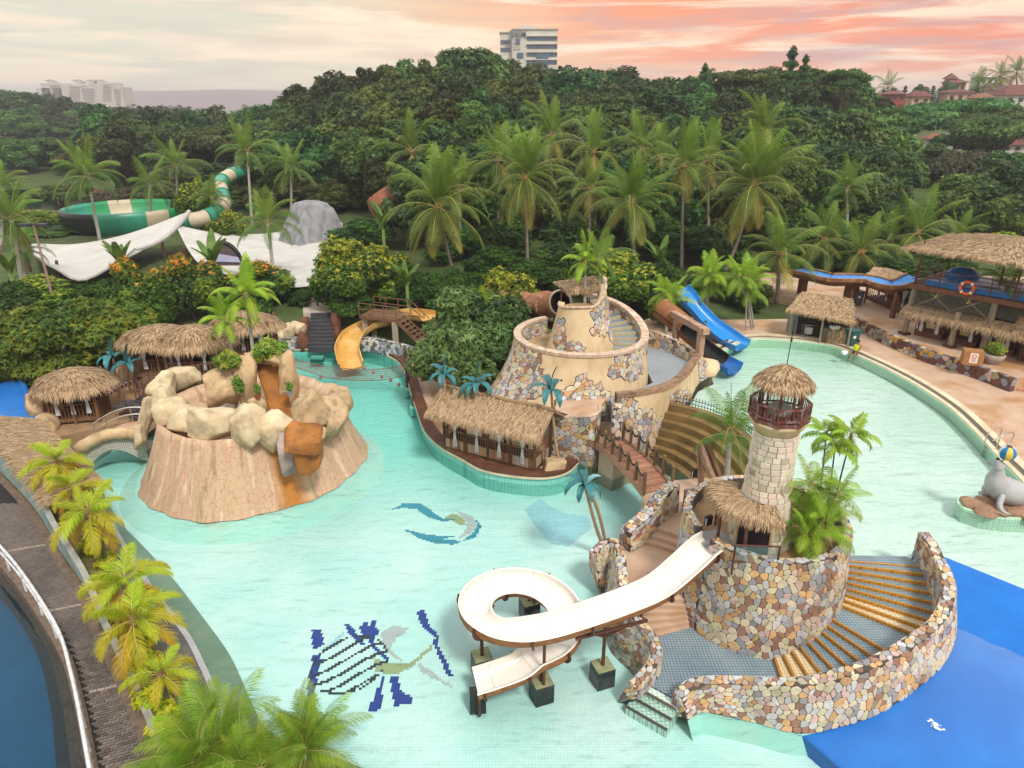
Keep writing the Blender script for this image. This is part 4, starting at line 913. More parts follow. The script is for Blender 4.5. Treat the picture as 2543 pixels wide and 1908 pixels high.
for k in range(8):
    a,b = octa(.90,zf,k),octa(.90,zf,k + 1); MB().tube([a,a + Vector((0,0,.5))],.035,6).build('balcony_post',BROWN_P,lh)
    MB().beam(a + Vector((0,0,.49)),b + Vector((0,0,.49)),.06,.05).build('balcony_rail',BROWN_P,lh); MB().beam(a + Vector((0,0,.10)),b + Vector((0,0,.10)),.05,.05).build('bottom_rail',BROWN_P,lh)
    for j in range(1,6):
        p = lerp(a,b,j / 6); MB().beam(p + Vector((0,0,.1)),p + Vector((0,0,.48)),.026,.026).build('baluster',BROWN_P,lh)
GLASS = bpy.data.materials.new('lantern_glass'); nt_,N_,L_ = nodes(GLASS); o_ = N_('ShaderNodeOutputMaterial'); mx_ = N_('ShaderNodeMixShader'); t_ = N_('ShaderNodeBsdfTransparent'); t_.inputs[0].default_value = (.92,.95,.94,1); g_ = N_('ShaderNodeBsdfGlossy'); g_.inputs['Roughness'].default_value = .05; mx_.inputs[0].default_value = .15; L_(t_.outputs[0],mx_.inputs[1]); L_(g_.outputs[0],mx_.inputs[2]); L_(mx_.outputs[0],o_.inputs[0])
ze = zl(944)
for k in range(8):
    a,b = octa(.56,zf,k),octa(.56,zf,k + 1); up = Vector((0,0,ze + .25 - zf))
    MB().beam(a,a + up,.06,.06).build('lantern_post',BROWN_P,lh); MB().beam(a + Vector((0,0,.06)),b + Vector((0,0,.06)),.05,.12).build('lantern_sill',BROWN_P,lh)
    MB().add([a + Vector((0,0,.1)),b + Vector((0,0,.1)),b + up,a + up],[(0,1,2,3)]).build('lantern_pane',GLASS,lh)
MB().lathe([(.0,0),(.42,0),(.40,.25),(.1,.42),(0,.45)],16,(LX,LY,zf),cap=False).build('lamp_base',mat('grey_dome',(.45,.43,.41),(.34,.33,.32),rough=.5),lh,smooth=True)
LR = cone_roof((LX,LY,ze),.80,zl(912) - ze,ov=.04)
rf = roof_shell(lh,LR,28,6,.1,True); thatch(rf,LR,2600,3,.21,.035,.34,.9)
apex = Vector((LX,LY,zl(914))); MB().lathe([(.15,-.08),(.10,.04),(.02,.08)],12,tuple(apex)).build('finial',mat('pale_lilac_paint',(.55,.52,.62),(.45,.42,.5),rough=.6),lh)
MB().tube([apex,apex + Vector((.03,0,1.55))],.014,5).tube([apex + Vector((.02,0,.85)),apex + Vector((.02,0,.97))],.03,6).build('antenna',IRON,lh)
# porthole, doorway, door canopy
a = math.radians(-58); zz = zl(1190); c = Vector((LX + math.cos(a) * (lr(zz) + .02),LY + math.sin(a) * (lr(zz) + .02),zz)); d = Vector((math.cos(a),math.sin(a),.05)).normalized(); r_ = d.cross(Vector((0,0,1))).normalized(); u_ = r_.cross(d)
def ringloop(rad,dep): return [c + d * dep + (r_ * math.cos(t * PI / 10) + u_ * math.sin(t * PI / 10)) * rad for t in range(20)]
MB().grid([ringloop(.26,.0),ringloop(.25,.06),ringloop(.15,.05),ringloop(.14,-.12)],0,True).build('porthole_ring',BLK[0],lh); MB().add(ringloop(.145,.015),[tuple(range(20))]).build('porthole',mat('dark_opening',(.03,.022,.02),(.02,.015,.013),rough=.9),lh)
da = math.radians(238); dn = Vector((math.cos(da),math.sin(da),0)); dr = dn.cross(Vector((0,0,1))); dc = Vector((LX,LY,3.34)) + dn * 1.10
arch = [dc + dr * (-.5),dc + dr * .5] + [dc + dr * (.5 * math.cos(t * PI / 8)) + Vector((0,0,1.15 + .42 * math.sin(t * PI / 8))) for t in range(9)]
MB().add(arch,[tuple(range(len(arch)))]).build('doorway',mat('dark_doorway',(.035,.022,.03),(.02,.014,.02),rough=.9),lh)
fr_ = MB(); out_ = [dc + dr * (s * .58) + dn * .05 for s in (-1,1)]
al = [dc + dr * (-.56) - dn * .02] + [dc + dr * (.56 * math.cos(t * PI / 10)) + Vector((0,0,1.15 + .48 * math.sin(t * PI / 10))) for t in range(10,-1,-1)] + [dc + dr * .56]
fr_.tube(al,.07,6); fr_.build('door_arch',PLAST,lh)
def canopy(u,v):
    a_ = math.radians(lerp(148,268,u)); r0 = .88; r1 = 1.66 - .12 * abs(u - .45) * 2; rr = lerp(r0,r1,v); z0 = zl(1222); z1 = 4.95
    return Vector((LX + math.cos(a_) * rr,LY + math.sin(a_) * rr,lerp(z0,z1,v ** 1.5)))
cn = thing('thatched_canopy','skirt of brown thatch over the lighthouse doorway','canopy',(LX - 1,LY - 1.2,3.6)); rf = roof_shell(cn,canopy,26,5,.1); thatch(rf,canopy,3400,5,.36,.04,.3,.8)
for u in (.06,.35,.7):
    p = canopy(u,.86); MB().tube([Vector((p.x,p.y,3.35)),p],.06,7).build('post',BROWN_P,cn)
# grey launch floor, brown gate
PLAT = mat('grey_launch_floor',(.36,.34,.32),(.26,.25,.24),scale=2,rough=.5,world=True)
struct('launch_platform',MB().prism([tuple(p[:2]) for p in ring_pts(R_T - .05,0,A1 - 6,A0 + 366,8)] + [(8.3,18.7),(7.6,20.1)],2.6,3.34),PLAT)
# ================================================================ slides
WHITE_GEL = mat('white_gelcoat',(.78,.74,.68),(.72,.67,.60),scale=1.2,rough=.28,spec=.5,dirt=(.52,.45,.34),dscale=.9,damt=.35)
WOODPAINT = mat('painted_wood_shell',(.30,.12,.045),(.15,.055,.022),scale=3.0,rough=.5,stretch=(1,1,7),dirt=(.42,.24,.10),dscale=3,damt=.6,dstretch=(1,1,9))
STEEL_BR = mat('brown_steel',(.115,.048,.032),(.075,.032,.022),scale=4,rough=.55)
FOOT = mat('mossy_concrete',(.30,.31,.17),(.20,.22,.12),scale=3,rough=.8,dirt=(.08,.09,.05))
DARKTILE = mat('dark_wet_concrete',(.035,.045,.04),(.02,.028,.025),rough=.4)
def frames(path,bank=0.0):
    out = []; n = len(path)
    for i,p in enumerate(path):
        T = (path[min(i + 1,n - 1)] - path[max(i - 1,0)]).normalized(); S = T.cross(Vector((0,0,1))).normalized(); N = S.cross(T).normalized()
        out.append((p,T,S,N))
    return out
def chute(t,path,w,d,inner,outer,lip=.07,shell=.05,power=.62,bank=None,name_in='trough',ends=True):
    """open flume: path is the rim-level centre line"""
    fr = frames(path); n = len(path); A = []; B = []; LL = []; m = 14
    for i,(p,T,S,N) in enumerate(fr):
        b = bank(i / (n - 1)) if bank else 0; Sb = S * math.cos(b) + N * math.sin(b); Nb = N * math.cos(b) - S * math.sin(b); ra = []; rb = []
        for k in range(m + 1):
            th = PI + PI * k / m; c,s_ = math.cos(th),math.sin(th); x = math.copysign(abs(c) ** power,c); y = -abs(s_) ** power
            ra.append(p + Sb * (w * x) + Nb * (d * y)); rb.append(p + Sb * ((w + shell) * x) + Nb * ((d + shell) * y - .015))
        ra = [p - Sb * (w + lip) + Nb * -.01,p - Sb * (w + lip) + Nb * .02,p - Sb * w + Nb * .02] + ra + [p + Sb * w + Nb * .02,p + Sb * (w + lip) + Nb * .02,p + Sb * (w + lip) + Nb * -.01]
        A.append(ra); B.append(rb)
    a = MB().grid(A).build(name_in,inner,t,smooth=True); mb = MB().grid([r[::-1] for r in B])
    b = mb.build('outer_shell',outer,t,smooth=True); return a,b
def flange(t,path,idx,w,d,m,power=.62,bank=None,name='flange'):
    fr = frames(path); p,T,S,N = fr[idx]; bk = bank(idx / (len(path) - 1)) if bank else 0; Sb = S * math.cos(bk) + N * math.sin(bk); Nb = N * math.cos(bk) - S * math.sin(bk); r0 = []; r1 = []; r2 = []; r3 = []
    for k in range(15):
        th = PI + PI * k / 14; c,s_ = math.cos(th),math.sin(th); x = math.copysign(abs(c) ** power,c); y = -abs(s_) ** power
        for r,e,o in ((r0,.04,-.03),(r1,.14,-.03),(r2,.14,.03),(r3,.04,.03)): r.append(p + Sb * ((w + e) * x) + Nb * ((d + e) * y - .02) + T * o)
    MB().grid([r0,r1,r2,r3]).build(name,m,t)
# --- white loop slide
ws = thing('white_loop_slide','white open flume slide looping once beside the lighthouse, wood-look outside','water slide',(.3,18,0))
HC = Vector((.32,18.05,0)); RS = 1.53
wp = [Vector((6.75,19.05,3.62)),Vector((6.3,18.72,3.58)),Vector((5.6,18.2,3.3)),Vector((4.6,17.62,2.85)),Vector((3.4,17.15,2.62)),Vector((2.0,16.75,2.38)),Vector((1.1,16.56,2.22))]
for k in range(0,13):
    a = math.radians(-90 - k * 29); z = 2.12 - 1.18 * k / 12; wp.append(HC + Vector((math.cos(a) * RS,math.sin(a) * RS,z)))
wp = [p for i,p in enumerate(wp)]
wp[-1].z = 1.0
wp += [Vector((.15,16.28,.86)),Vector((-.55,16.08,.72)),Vector((-1.15,15.95,.60))]
WP = spline(wp,130)
bk = lambda t: -.22 * sstep(.30,.4,t) * (1 - sstep(.82,.9,t))
chute(ws,WP,.50,.34,WHITE_GEL,WOODPAINT,bank=bk)
for i in range(6,130,11): flange(ws,WP,i,.50,.34,STEEL_BR,bank=bk)
for i in range(3, 128, 11):                     # panel joints across the trough
    p,T,S,N = frames(WP)[i]; pts = []
    for k in range(15):
        th = PI + PI * k / 14; c,s_ = math.cos(th),math.sin(th); b = bk(i / 129); Sb = S * math.cos(b) + N * math.sin(b); Nb = N * math.cos(b) - S * math.sin(b)
        pts.append(p + Sb * (.495 * math.copysign(abs(c) ** .62,c)) + Nb * (-.335 * abs(s_) ** .62))
    MB().tube(pts,.0065,4,caps=False).build('joint',mat('joint_grey',(.48,.44,.38),(.4,.36,.3),rough=.6),ws)
def footing(t,p,s=.62,h=.75,z=.12):
    mb = MB(); mb.box((p[0],p[1],z - h / 2),(s,s,h),.35,1); mb.box((p[0],p[1],z + .002),(s * .98,s * .98,.01),.35,0); mb.build('footing',[FOOT,DARKTILE],t)
def zslide(x,y,top=True):
    best = max((q for q in WP),key=lambda q: -((q.x - x) ** 2 + (q.y - y) ** 2) + (.0 if not top else q.z * .02)); return best.z
for q,zt in ((G(1197,1627,.12),1.5),(G(1497,1652,.12),1.85),(G(1345,1690,.12),.75)):
    footing(ws,q); MB().tube([(q.x,q.y,.1),(q.x,q.y,zt)],.06,8).build('support_post',STEEL_BR,ws)
q = G(1497,1652,.12)
for s_ in (-.75,.75): MB().tube([(q.x,q.y,1.3),(q.x + s_,q.y + .2 * s_ - .25,1.9)],.05,7).build('support_arm',STEEL_BR,ws)
MB().beam((q.x - 1.0,q.y - .62,1.78),(q.x + 1.3,q.y - .05,2.0),.08,.1).build('cross_beam',STEEL_BR,ws)
q = G(1350,1700,.12); MB().tube([(q.x,q.y,.1),(q.x,q.y,1.95)],.05,8).build('support_post',STEEL_BR,ws)
q = Vector((-1.05,15.75,0)); MB().box((q.x - .02,q.y + .22,-.2),(.5,.35,.8),.1).build('end_support',DARKTILE,ws)
MB().tube([(-1.0,15.65,-.5),(-1.0,15.65,.35)],.05,7).build('support_post',STEEL_BR,ws)
q = G(1330,1520,.2); footing(ws,(q.x - .2,q.y + .7,0)); MB().tube([(q.x - .2,q.y + .7,.1),(q.x - .2,q.y + .7,1.3)],.055,8).build('support_post',STEEL_BR,ws)
# launch gate at the head of the white slide
gt = thing('launch_gate','brown metal gate frame at the head of the white slide','gate',(7.0,18.2,3.34))
ga,gb = Vector((7.05,18.0,3.3)),Vector((8.35,17.75,3.72))
MB().tube([ga - Vector((0,0,.3)),ga + Vector((0,0,.85))],.035,6).build('post',STEEL_BR,gt); MB().tube([gb - Vector((0,0,.3)),gb + Vector((0,0,.55))],.035,6).build('post',STEEL_BR,gt)
MB().tube([ga + Vector((0,0,.83)),gb + Vector((0,0,.53))],.03,6).build('top_rail',STEEL_BR,gt); MB().tube([ga + Vector((0,0,.2)),gb],.03,6).build('bottom_rail',STEEL_BR,gt)
MB().add([ga + Vector((.05,0,.22)),gb + Vector((-.05,0,.04)),gb + Vector((-.05,0,.5)),ga + Vector((.05,0,.8))],[(0,1,2,3)]).build('infill',GLASS,gt)


# ================================================================ rope bridge
PLANKM = [mat('bridge_plank',(.34,.16,.095),(.24,.11,.065),scale=4,rough=.7,rnd=.22,bump=.3,bscale=14,stretch=(4,1,1)),mat('bridge_plank_worn',(.42,.22,.14),(.30,.15,.10),scale=4,rough=.7,rnd=.2,bump=.3,bscale=14)]
LOG = mat('weathered_log',(.25,.155,.085),(.14,.085,.05),scale=5,rough=.9,bump=.5,bscale=14,stretch=(1,1,.3),rnd=.15)
ROPE = mat('black_rope',(.05,.045,.042),(.025,.023,.022),rough=.9)
br = thing('rope_bridge','red-brown plank footbridge with log posts and sagging black rope rails','bridge',tuple(G(1570,1150,1.2)))
Lc,Rc = G(1514,1096,1.62),G(1636,1216,1.42)
dv = (Rc - Lc); dv2 = Vector((dv.x, dv.y, 0)).normalized(); sv = Vector((dv2.y, -dv2.x, 0)); sv = sv if sv.x < 0 else -sv      # left side, as seen
wid = 1.45
def bpt(t,s): p = lerp(Lc,Rc,t); p = p + sv * s; p.z += .22 * math.sin(PI * t); return p
for k in range(34):
    t0,t1 = (k + .06) / 34,(k + .94) / 34; q = [bpt(t0,-wid / 2),bpt(t1,-wid / 2),bpt(t1,wid / 2),bpt(t0,wid / 2)]
    MB().add([p + Vector((0,0,-.05)) for p in q] + q,[(3,2,1,0),(4,5,6,7),(0,1,5,4),(1,2,6,5),(2,3,7,6),(3,0,4,7)]).build('plank',PLANKM[k % 3 == 0],br)
for s in (-1,1):
    pts = [bpt(k / 12,s * (wid / 2 + .06)) for k in range(13)]
    mb = MB(); mb.grid([[p + Vector((0,0,-.28)) for p in pts],[p + Vector((0,0,.06)) for p in pts],[p + Vector((0,0,.06)) - sv * s * .14 for p in pts],[p + Vector((0,0,-.28)) - sv * s * .14 for p in pts]]); mb.build('side_beam',mat('pink_beam',(.48,.27,.17),(.36,.19,.12),scale=3,rough=.8,dirt=(.2,.1,.06)),br)
    tops = []
    for k in range(7):
        t = (k + .1) / 6.2; b = bpt(t,s * (wid / 2 - .02)); MB().tube([b - Vector((0,0,.2)),b + Vector((0,0,.98))],[.085,.075],8).build('post',LOG,br); tops.append(b + Vector((0,0,.86)))
    for a,b in zip(tops,tops[1:]):
        MB().tube([lerp(a,b,j / 8) - Vector((0,0,.26 * math.sin(PI * j / 8))) for j in range(9)],.048,6).build('rope',ROPE,br)
        net = MB()
        for j in range(8):
            p = lerp(a,b,j / 8) - Vector((0,0,.26 * math.sin(PI * j / 8))); q = lerp(a,b,(j + 2) / 8 if j < 7 else 1) - Vector((0,0,.84)); net.tube([p,q],.006,3,caps=False); q = lerp(a,b,max(0,(j - 2) / 8)) - Vector((0,0,.84)); net.tube([p,q],.006,3,caps=False)
        o = net.build('netting',ROPE,br); o['kind'] = 'stuff'

# ================================================================ boulders, volcano
ROCK = mat('cream_rock',(.58,.43,.25),(.40,.27,.15),scale=1.1,rough=.88,bump=1.0,bscale=3.5,dirt=(.17,.11,.065),dscale=2.0,damt=.8,rnd=.08)
ROCK_PALE = mat('pale_rock',(.64,.54,.36),(.47,.36,.22),scale=1.1,rough=.88,bump=1.0,bscale=3.5,dirt=(.22,.17,.10),dscale=2.0,damt=.75,rnd=.06)
ROCK_OR = mat('rust_rock',(.42,.17,.035),(.22,.085,.02),scale=1.3,rough=.55,bump=.4,bscale=6,dirt=(.10,.05,.02),dscale=1.6,damt=.7)
ROCK_GREY = mat('grey_rock',(.46,.38,.34),(.26,.21,.19),scale=1.4,rough=.85,bump=.5,bscale=6,dirt=(.14,.11,.09),damt=.8)
def boulder(name,c,s,m,seed=0,rz=0.0,tilt=0.0,pw=.72,parent=None,n=36,k=18,amp=.10,chips=16):
    """angular rock: a rounded block with flat faces struck off and a rough skin"""
    rows = []; R = Matrix.Rotation(rz,3,'Z') @ Matrix.Rotation(tilt,3,'Y'); rg = random.Random(seed); pl = []
    for i in range(chips):
        d = Vector((rg.gauss(0,1),rg.gauss(0,1),rg.gauss(0,.8))).normalized(); pl.append((d,rg.uniform(.70,.92)))
    f = lambda x: math.copysign(abs(x) ** pw,x)
    for i in range(k + 1):
        ph = PI * i / k; row = []
        for j in range(n):
            th = 2 * PI * j / n; p = Vector((f(math.sin(ph)) * f(math.cos(th)),f(math.sin(ph)) * f(math.sin(th)),-f(math.cos(ph))))
            for d,o in pl:
                e = p.dot(d) - o
                if e > 0: p -= d * e
            q = vnoise(p.x * 5 + seed,p.y * 5.3,p.z * 4.7,seed * 1.7); q2 = vnoise(p.x * 11 + seed,p.y * 12,p.z * 10,seed * .7)
            p *= 1 + amp * .5 * vnoise(p.x * 1.6 + seed,p.y * 1.6,p.z * 1.5,seed) + amp * .35 * q - amp * .3 * abs(q2)
            row.append(c + R @ Vector((p.x * s[0],p.y * s[1],p.z * s[2])))
        rows.append(row)
    return MB().grid(rows,0,True).build(name,m,parent,smooth=True)
VC = Vector((-13.15,31.05,0)); VR = 5.45
vo = thing('rock_volcano','tan cone of cracked artificial rock with boulder rim and orange waterfall chute','rock formation',(VC.x,VC.y,0))
def volcmat():
    m = bpy.data.materials.new('streaked_cone_rock'); nt,N,L = nodes(m); out = N('ShaderNodeOutputMaterial'); b = N('ShaderNodeBsdfPrincipled'); L(b.outputs[0],out.inputs[0]); b.inputs['Roughness'].default_value = .88; b.inputs['Specular IOR Level'].default_value = .2
    tc = N('ShaderNodeTexCoord'); sp = N('ShaderNodeSeparateXYZ'); L(tc.outputs['Object'],sp.inputs[0]); at = N('ShaderNodeMath',operation='ARCTAN2'); L(sp.outputs[1],at.inputs[0]); L(sp.outputs[0],at.inputs[1])
    mu = N('ShaderNodeMath',operation='MULTIPLY'); L(at.outputs[0],mu.inputs[0]); mu.inputs[1].default_value = 5.0; mz = N('ShaderNodeMath',operation='MULTIPLY'); L(sp.outputs[2],mz.inputs[0]); mz.inputs[1].default_value = .16
    cv = N('ShaderNodeCombineXYZ'); L(mu.outputs[0],cv.inputs[0]); L(mz.outputs[0],cv.inputs[1])
    n1 = N('ShaderNodeTexNoise'); n1.inputs['Scale'].default_value = 1.5; n1.inputs['Detail'].default_value = 6; n1.inputs['Roughness'].default_value = .65; L(cv.outputs[0],n1.inputs['Vector'])
    r1 = N('ShaderNodeValToRGB'); L(n1.outputs[0],r1.inputs[0]); _ramp(r1,[(.28,(.20,.14,.085)),(.38,(.38,.25,.15)),(.46,(.53,.38,.24)),(.54,(.50,.31,.21)),(.62,(.62,.48,.33)),(.74,(.68,.57,.44))])
    n2 = N('ShaderNodeTexNoise'); n2.inputs['Scale'].default_value = 3.1; n2.inputs['Detail'].default_value = 3; cv2 = N('ShaderNodeVectorMath',operation='ADD'); L(cv.outputs[0],cv2.inputs[0]); cv2.inputs[1].default_value = (7.3,3.1,0); L(cv2.outputs[0],n2.inputs['Vector'])
    g2 = N('ShaderNodeMapRange'); L(n2.outputs[0],g2.inputs[0]); g2.inputs[1].default_value = .62; g2.inputs[2].default_value = .74; g2.inputs[4].default_value = .75
    m1 = N('ShaderNodeMixRGB'); L(g2.outputs[0],m1.inputs[0]); L(r1.outputs[0],m1.inputs[1]); m1.inputs[2].default_value = (.15,.12,.07,1)
    # rust trail below the spout (angle about -66 deg)
    da = N('ShaderNodeMath',operation='ADD'); L(at.outputs[0],da.inputs[0]); da.inputs[1].default_value = math.radians(53); ab = N('ShaderNodeMath',operation='ABSOLUTE'); L(da.outputs[0],ab.inputs[0])
    na = N('ShaderNodeMath',operation='MULTIPLY_ADD'); L(n1.outputs[0],na.inputs[0]); na.inputs[1].default_value = .10; L(ab.outputs[0],na.inputs[2])
    ru = N('ShaderNodeMapRange'); L(na.outputs[0],ru.inputs[0]); ru.inputs[1].default_value = .21; ru.inputs[2].default_value = .10; ru.inputs[4].default_value = .95
    m2 = N('ShaderNodeMixRGB'); L(ru.outputs[0],m2.inputs[0]); L(m1.outputs[0],m2.inputs[1]); m2.inputs[2].default_value = (.42,.17,.03,1)
    # cracks
    vo_ = N('ShaderNodeTexVoronoi'); vo_.feature = 'DISTANCE_TO_EDGE'; vo_.inputs['Scale'].default_value = 2.6; nd = N('ShaderNodeTexNoise'); nd.inputs['Scale'].default_value = 2.2; L(tc.outputs['Object'],nd.inputs['Vector']); av = N('ShaderNodeVectorMath',operation='MULTIPLY_ADD'); L(nd.outputs[1],av.inputs[0]); av.inputs[1].default_value = (.5,.5,.5); L(tc.outputs['Object'],av.inputs[2]); L(av.outputs[0],vo_.inputs['Vector'])
    cr = N('ShaderNodeMapRange'); L(vo_.outputs['Distance'],cr.inputs[0]); cr.inputs[1].default_value = .0; cr.inputs[2].default_value = .022; cr.inputs[3].default_value = .42; cr.inputs[4].default_value = 0
    m3 = N('ShaderNodeMixRGB'); L(cr.outputs[0],m3.inputs[0]); L(m2.outputs[0],m3.inputs[1]); m3.inputs[2].default_value = (.10,.06,.035,1)
    L(m3.outputs[0],b.inputs['Base Color']); bp = N('ShaderNodeBump'); bp.inputs['Strength'].default_value = .5; bp.inputs['Distance'].default_value = .06; hh = N('ShaderNodeMath',operation='SUBTRACT'); L(n1.outputs[0],hh.inputs[0]); L(cr.outputs[0],hh.inputs[1]); L(hh.outputs[0],bp.inputs['Height']); L(bp.outputs[0],b.inputs['Normal']); return m
def vr(th,z):
    f = min(1,max(0,z / 3.4)); return lerp(VR,4.0,f ** .85) * (1 + .022 * math.sin(3 * th + 1) + .015 * math.sin(7 * th)) + .05 * math.sin(22 * th) * (1 - f * .4)
rows = [[Vector((VC.x + math.cos(2 * PI * j / 120) * vr(2 * PI * j / 120,z),VC.y + math.sin(2 * PI * j / 120) * vr(2 * PI * j / 120,z),z)) for j in range(120)] for z in (0,.15,.5,1,1.5,2,2.5,3,3.3)]
rows.append([VC + (p - VC) * .88 + Vector((0,0,-.0)) for p in rows[-1]]); rows.append([Vector((p.x,p.y,2.6)) for p in rows[-1]]); rows.append([Vector((lerp(VC.x,p.x,.02),lerp(VC.y,p.y,.02),2.5)) for p in rows[-1]])
MB().grid(rows,0,True).build('cone',volcmat(),vo,smooth=True)
sk = [[Vector((VC.x + math.cos(2 * PI * j / 80) * (VR + d),VC.y + math.sin(2 * PI * j / 80) * (VR + d),z)) for j in range(80)] for d,z in ((.95,-.62),(.2,-.16),(.1,-.06),(-.2,-.04))]
MB().grid(sk,0,True).build('tiled_footing',MINT,vo,smooth=True)
def bpx(name,x,y,w,h,Y,m,seed,dep=.9,rz=0.0,tilt=0.0,pw=.7,parent=vo,amp=.10,chips=16):
    p = PXY(x,y,Y); d = proj(p)[2]; ww = w * d / F; hh = h * d / F / .92
    return boulder(name,p,(ww / 2 * 1.22,max(.3,min(ww,hh) * dep / 2 * 1.2),hh / 2 * 1.16),m,seed,rz,tilt,pw,parent,amp=amp,chips=chips)
for i,(x,y,w,h,Y,m,dp,tl) in enumerate([
    (452,940,96,46,35.0,ROCK_PALE,1.6,-.25),(402,962,50,62,33.0,ROCK_PALE,1.6,0),(406,1000,48,70,31.0,ROCK_PALE,1.5,0),(428,1022,70,64,29.6,ROCK_PALE,1.3,.3),(466,1046,84,60,28.6,ROCK_PALE,1.2,.25),
    (523,1050,122,66,27.75,ROCK_PALE,1.1,.1),(618,1058,86,92,27.4,ROCK_PALE,1.1,0),(684,1064,70,92,27.55,ROCK_PALE,1.2,0),(770,1020,82,92,28.7,ROCK,1.3,.1),(822,1036,78,84,29.6,ROCK,1.5,0),
    (846,1000,50,60,32.0,ROCK,1.8,0),(812,974,76,32,34.2,ROCK,1.5,0),(758,972,56,38,34.6,ROCK,1.4,0),(784,1080,44,38,28.0,ROCK,1.2,0),
    (362,1040,30,96,31.4,ROCK_PALE,1.4,.32),(350,1085,26,60,31.0,ROCK_PALE,1.4,.25)]):
    bpx('rim_boulder',x,y,w,h,Y,m,i * 3 + 1,dp,0,tl)
for i,(x,y,w,h,Y,m,dp,tl) in enumerate([
    (556,962,86,102,30.8,ROCK,1.3,-.12),(610,950,50,118,31.0,ROCK,1.3,.12),(716,938,40,112,31.3,ROCK,1.4,.05),(650,888,84,26,32.0,ROCK,1.4,0),(642,1010,40,50,29.6,ROCK,1.3,.1),(748,1012,34,56,29.8,ROCK,1.3,.25),(690,893,46,30,31.6,ROCK,1.5,0),
    (560,1012,46,60,30.4,ROCK_GREY,1.2,0)]):
    bpx('stacked_boulder',x,y,w,h,Y,m,i * 5 + 40,dp,0,tl,.66)
def chute_strip():
    c = [(668,902,31.9),(672,930,31.5),(684,975,30.8),(692,1005,30.2),(704,1045,29.2),(716,1066,28.5)]; w = [34,32,28,28,28,24]; rows = []
    for (x,y,Y),ww in zip(c,w):
        a,b,m_ = PXY(x - ww,y,Y),PXY(x + ww,y,Y),PXY(x,y + 4,Y + .1); rows.append([a + Vector((0,0,.25)),a,m_,b,b + Vector((0,0,.25))])
    return MB().grid(rows)
chute_strip().build('waterfall_chute',ROCK_OR,vo,smooth=True)
bpx('spout_rock',727,1124,52,92,27.0,ROCK_GREY,91,1.1,.2,0,.34,amp=.06,chips=7)
bpx('rust_slab',750,1088,78,36,26.9,ROCK_OR,92,2.4,.2,.22,.30,amp=.05,chips=5); bpx('rust_slab',757,1134,36,74,26.5,ROCK_OR,95,1.0,.1,.0,.30,amp=.05,chips=5); bpx('rust_slab',786,1128,26,72,26.7,ROCK_OR,96,1.2,.1,.0,.30,amp=.05,chips=5)
MB().box(tuple(PXY(733,1058,28.1)),(.62,.5,.14)).build('spout_gap',mat('dark_opening',(.03,.022,.02),(.02,.015,.013),rough=.9),vo)
# small plants and pots growing on the rocks
BUSHL = [leafmat('creeper_leaf',(.20,.36,.04),(.09,.20,.025),scale=2),leafmat('creeper_leaf_light',(.40,.46,.06),(.26,.34,.05),scale=2)]
CROWN['creeper'] = crown_mesh('leafy_clump',blobset(61,.55,.45,.35,8,(.35,.6)),.14,520,BUSHL,seed=3)
CROWN['fern'] = crown_mesh('fern_clump',blobset(62,.3,.3,.55,7,(.35,.6)),.12,260,BUSHL[:1],seed=4)
for i,(x,y,Y,s,ck,lb) in enumerate([(490 + 80,900,30.6,1.3,'creeper','glossy creeper on the left boulder of the rock stack'),(672,872,31.8,1.5,'creeper','pale green creeper crowning the waterfall head'),(595,960,30.0,1.0,'fern','fern growing in the cleft between stacked boulders')]):
    p = PXY(x,y,Y); t = thing('creeper_plant',lb,'plant',tuple(p)); link('leaves',CROWN[ck],t,(0,0,0),(0,0,i),s); MB().tube([(0,0,-.3),(0,0,.2)],.03,5).build('stem',TRUNK,t,local=True)
for x,y,Y,m,lb in ((641,990,29.3,mat('terracotta',(.32,.10,.05),(.22,.07,.04),rough=.8),'terracotta pot with spiky plant beside the rust-coloured chute'),(719,983,29.6,mat('patterned_pot',(.35,.37,.45),(.15,.16,.2),scale=14,rough=.5),'patterned grey pot with small plant right of the chute')):
    p = PXY(x,y,Y); t = thing('potted_plant',lb,'plant',tuple(p)); MB().lathe([(.11,0),(.16,.22),(.17,.24),(.14,.24)],12).build('pot',m,t,local=True); link('leaves',CROWN['fern'],t,(0,0,.42),None,.55)
# arched rock bridge at the left of the volcano
rb = thing('arched_rock_bridge','low arched bridge edged with tan rock and pale mosaic, left of the volcano','bridge',tuple(G(280,1110,0)))
ra_,rb_ = G(192,1125,.75),G(356,1090,1.0)
pts = [Vector((*lerp(ra_,rb_,k / 10)[:2],lerp(ra_.z,rb_.z,k / 10) + .62 * math.sin(PI * (k / 10) * .85 + .2))) for k in range(11)]
MB().tube(pts,[.30,.34,.30,.33,.28,.32,.29,.33,.30,.34,.3],9).build('rock_edge',ROCK,rb,smooth=True)
MOS = tilemat('white_mosaic',(.55,.52,.46),(.66,.63,.56),(.3,.28,.25),.11,gw=.12,vert=True)
bkw = Vector((.25,1.5,0)); sof = [Vector((p.x,p.y,-.3 + .95 * math.sin(PI * min(1,max(0,(k - .6) / 8.8))))) for k,p in enumerate(pts)]
MB().grid([sof,[p - Vector((0,0,.12)) for p in pts]]).grid([[p + bkw for p in sof],sof]).build('mosaic_face',MOS,rb)
MB().grid([[p + Vector((0,0,-.02)) for p in pts],[p + bkw + Vector((0,0,-.02)) for p in pts]]).build('bridge_deck',SANDSTONE,rb)
CHROME = mat('steel_rail',(.52,.50,.47),(.42,.40,.38),rough=.3,metal=.8)
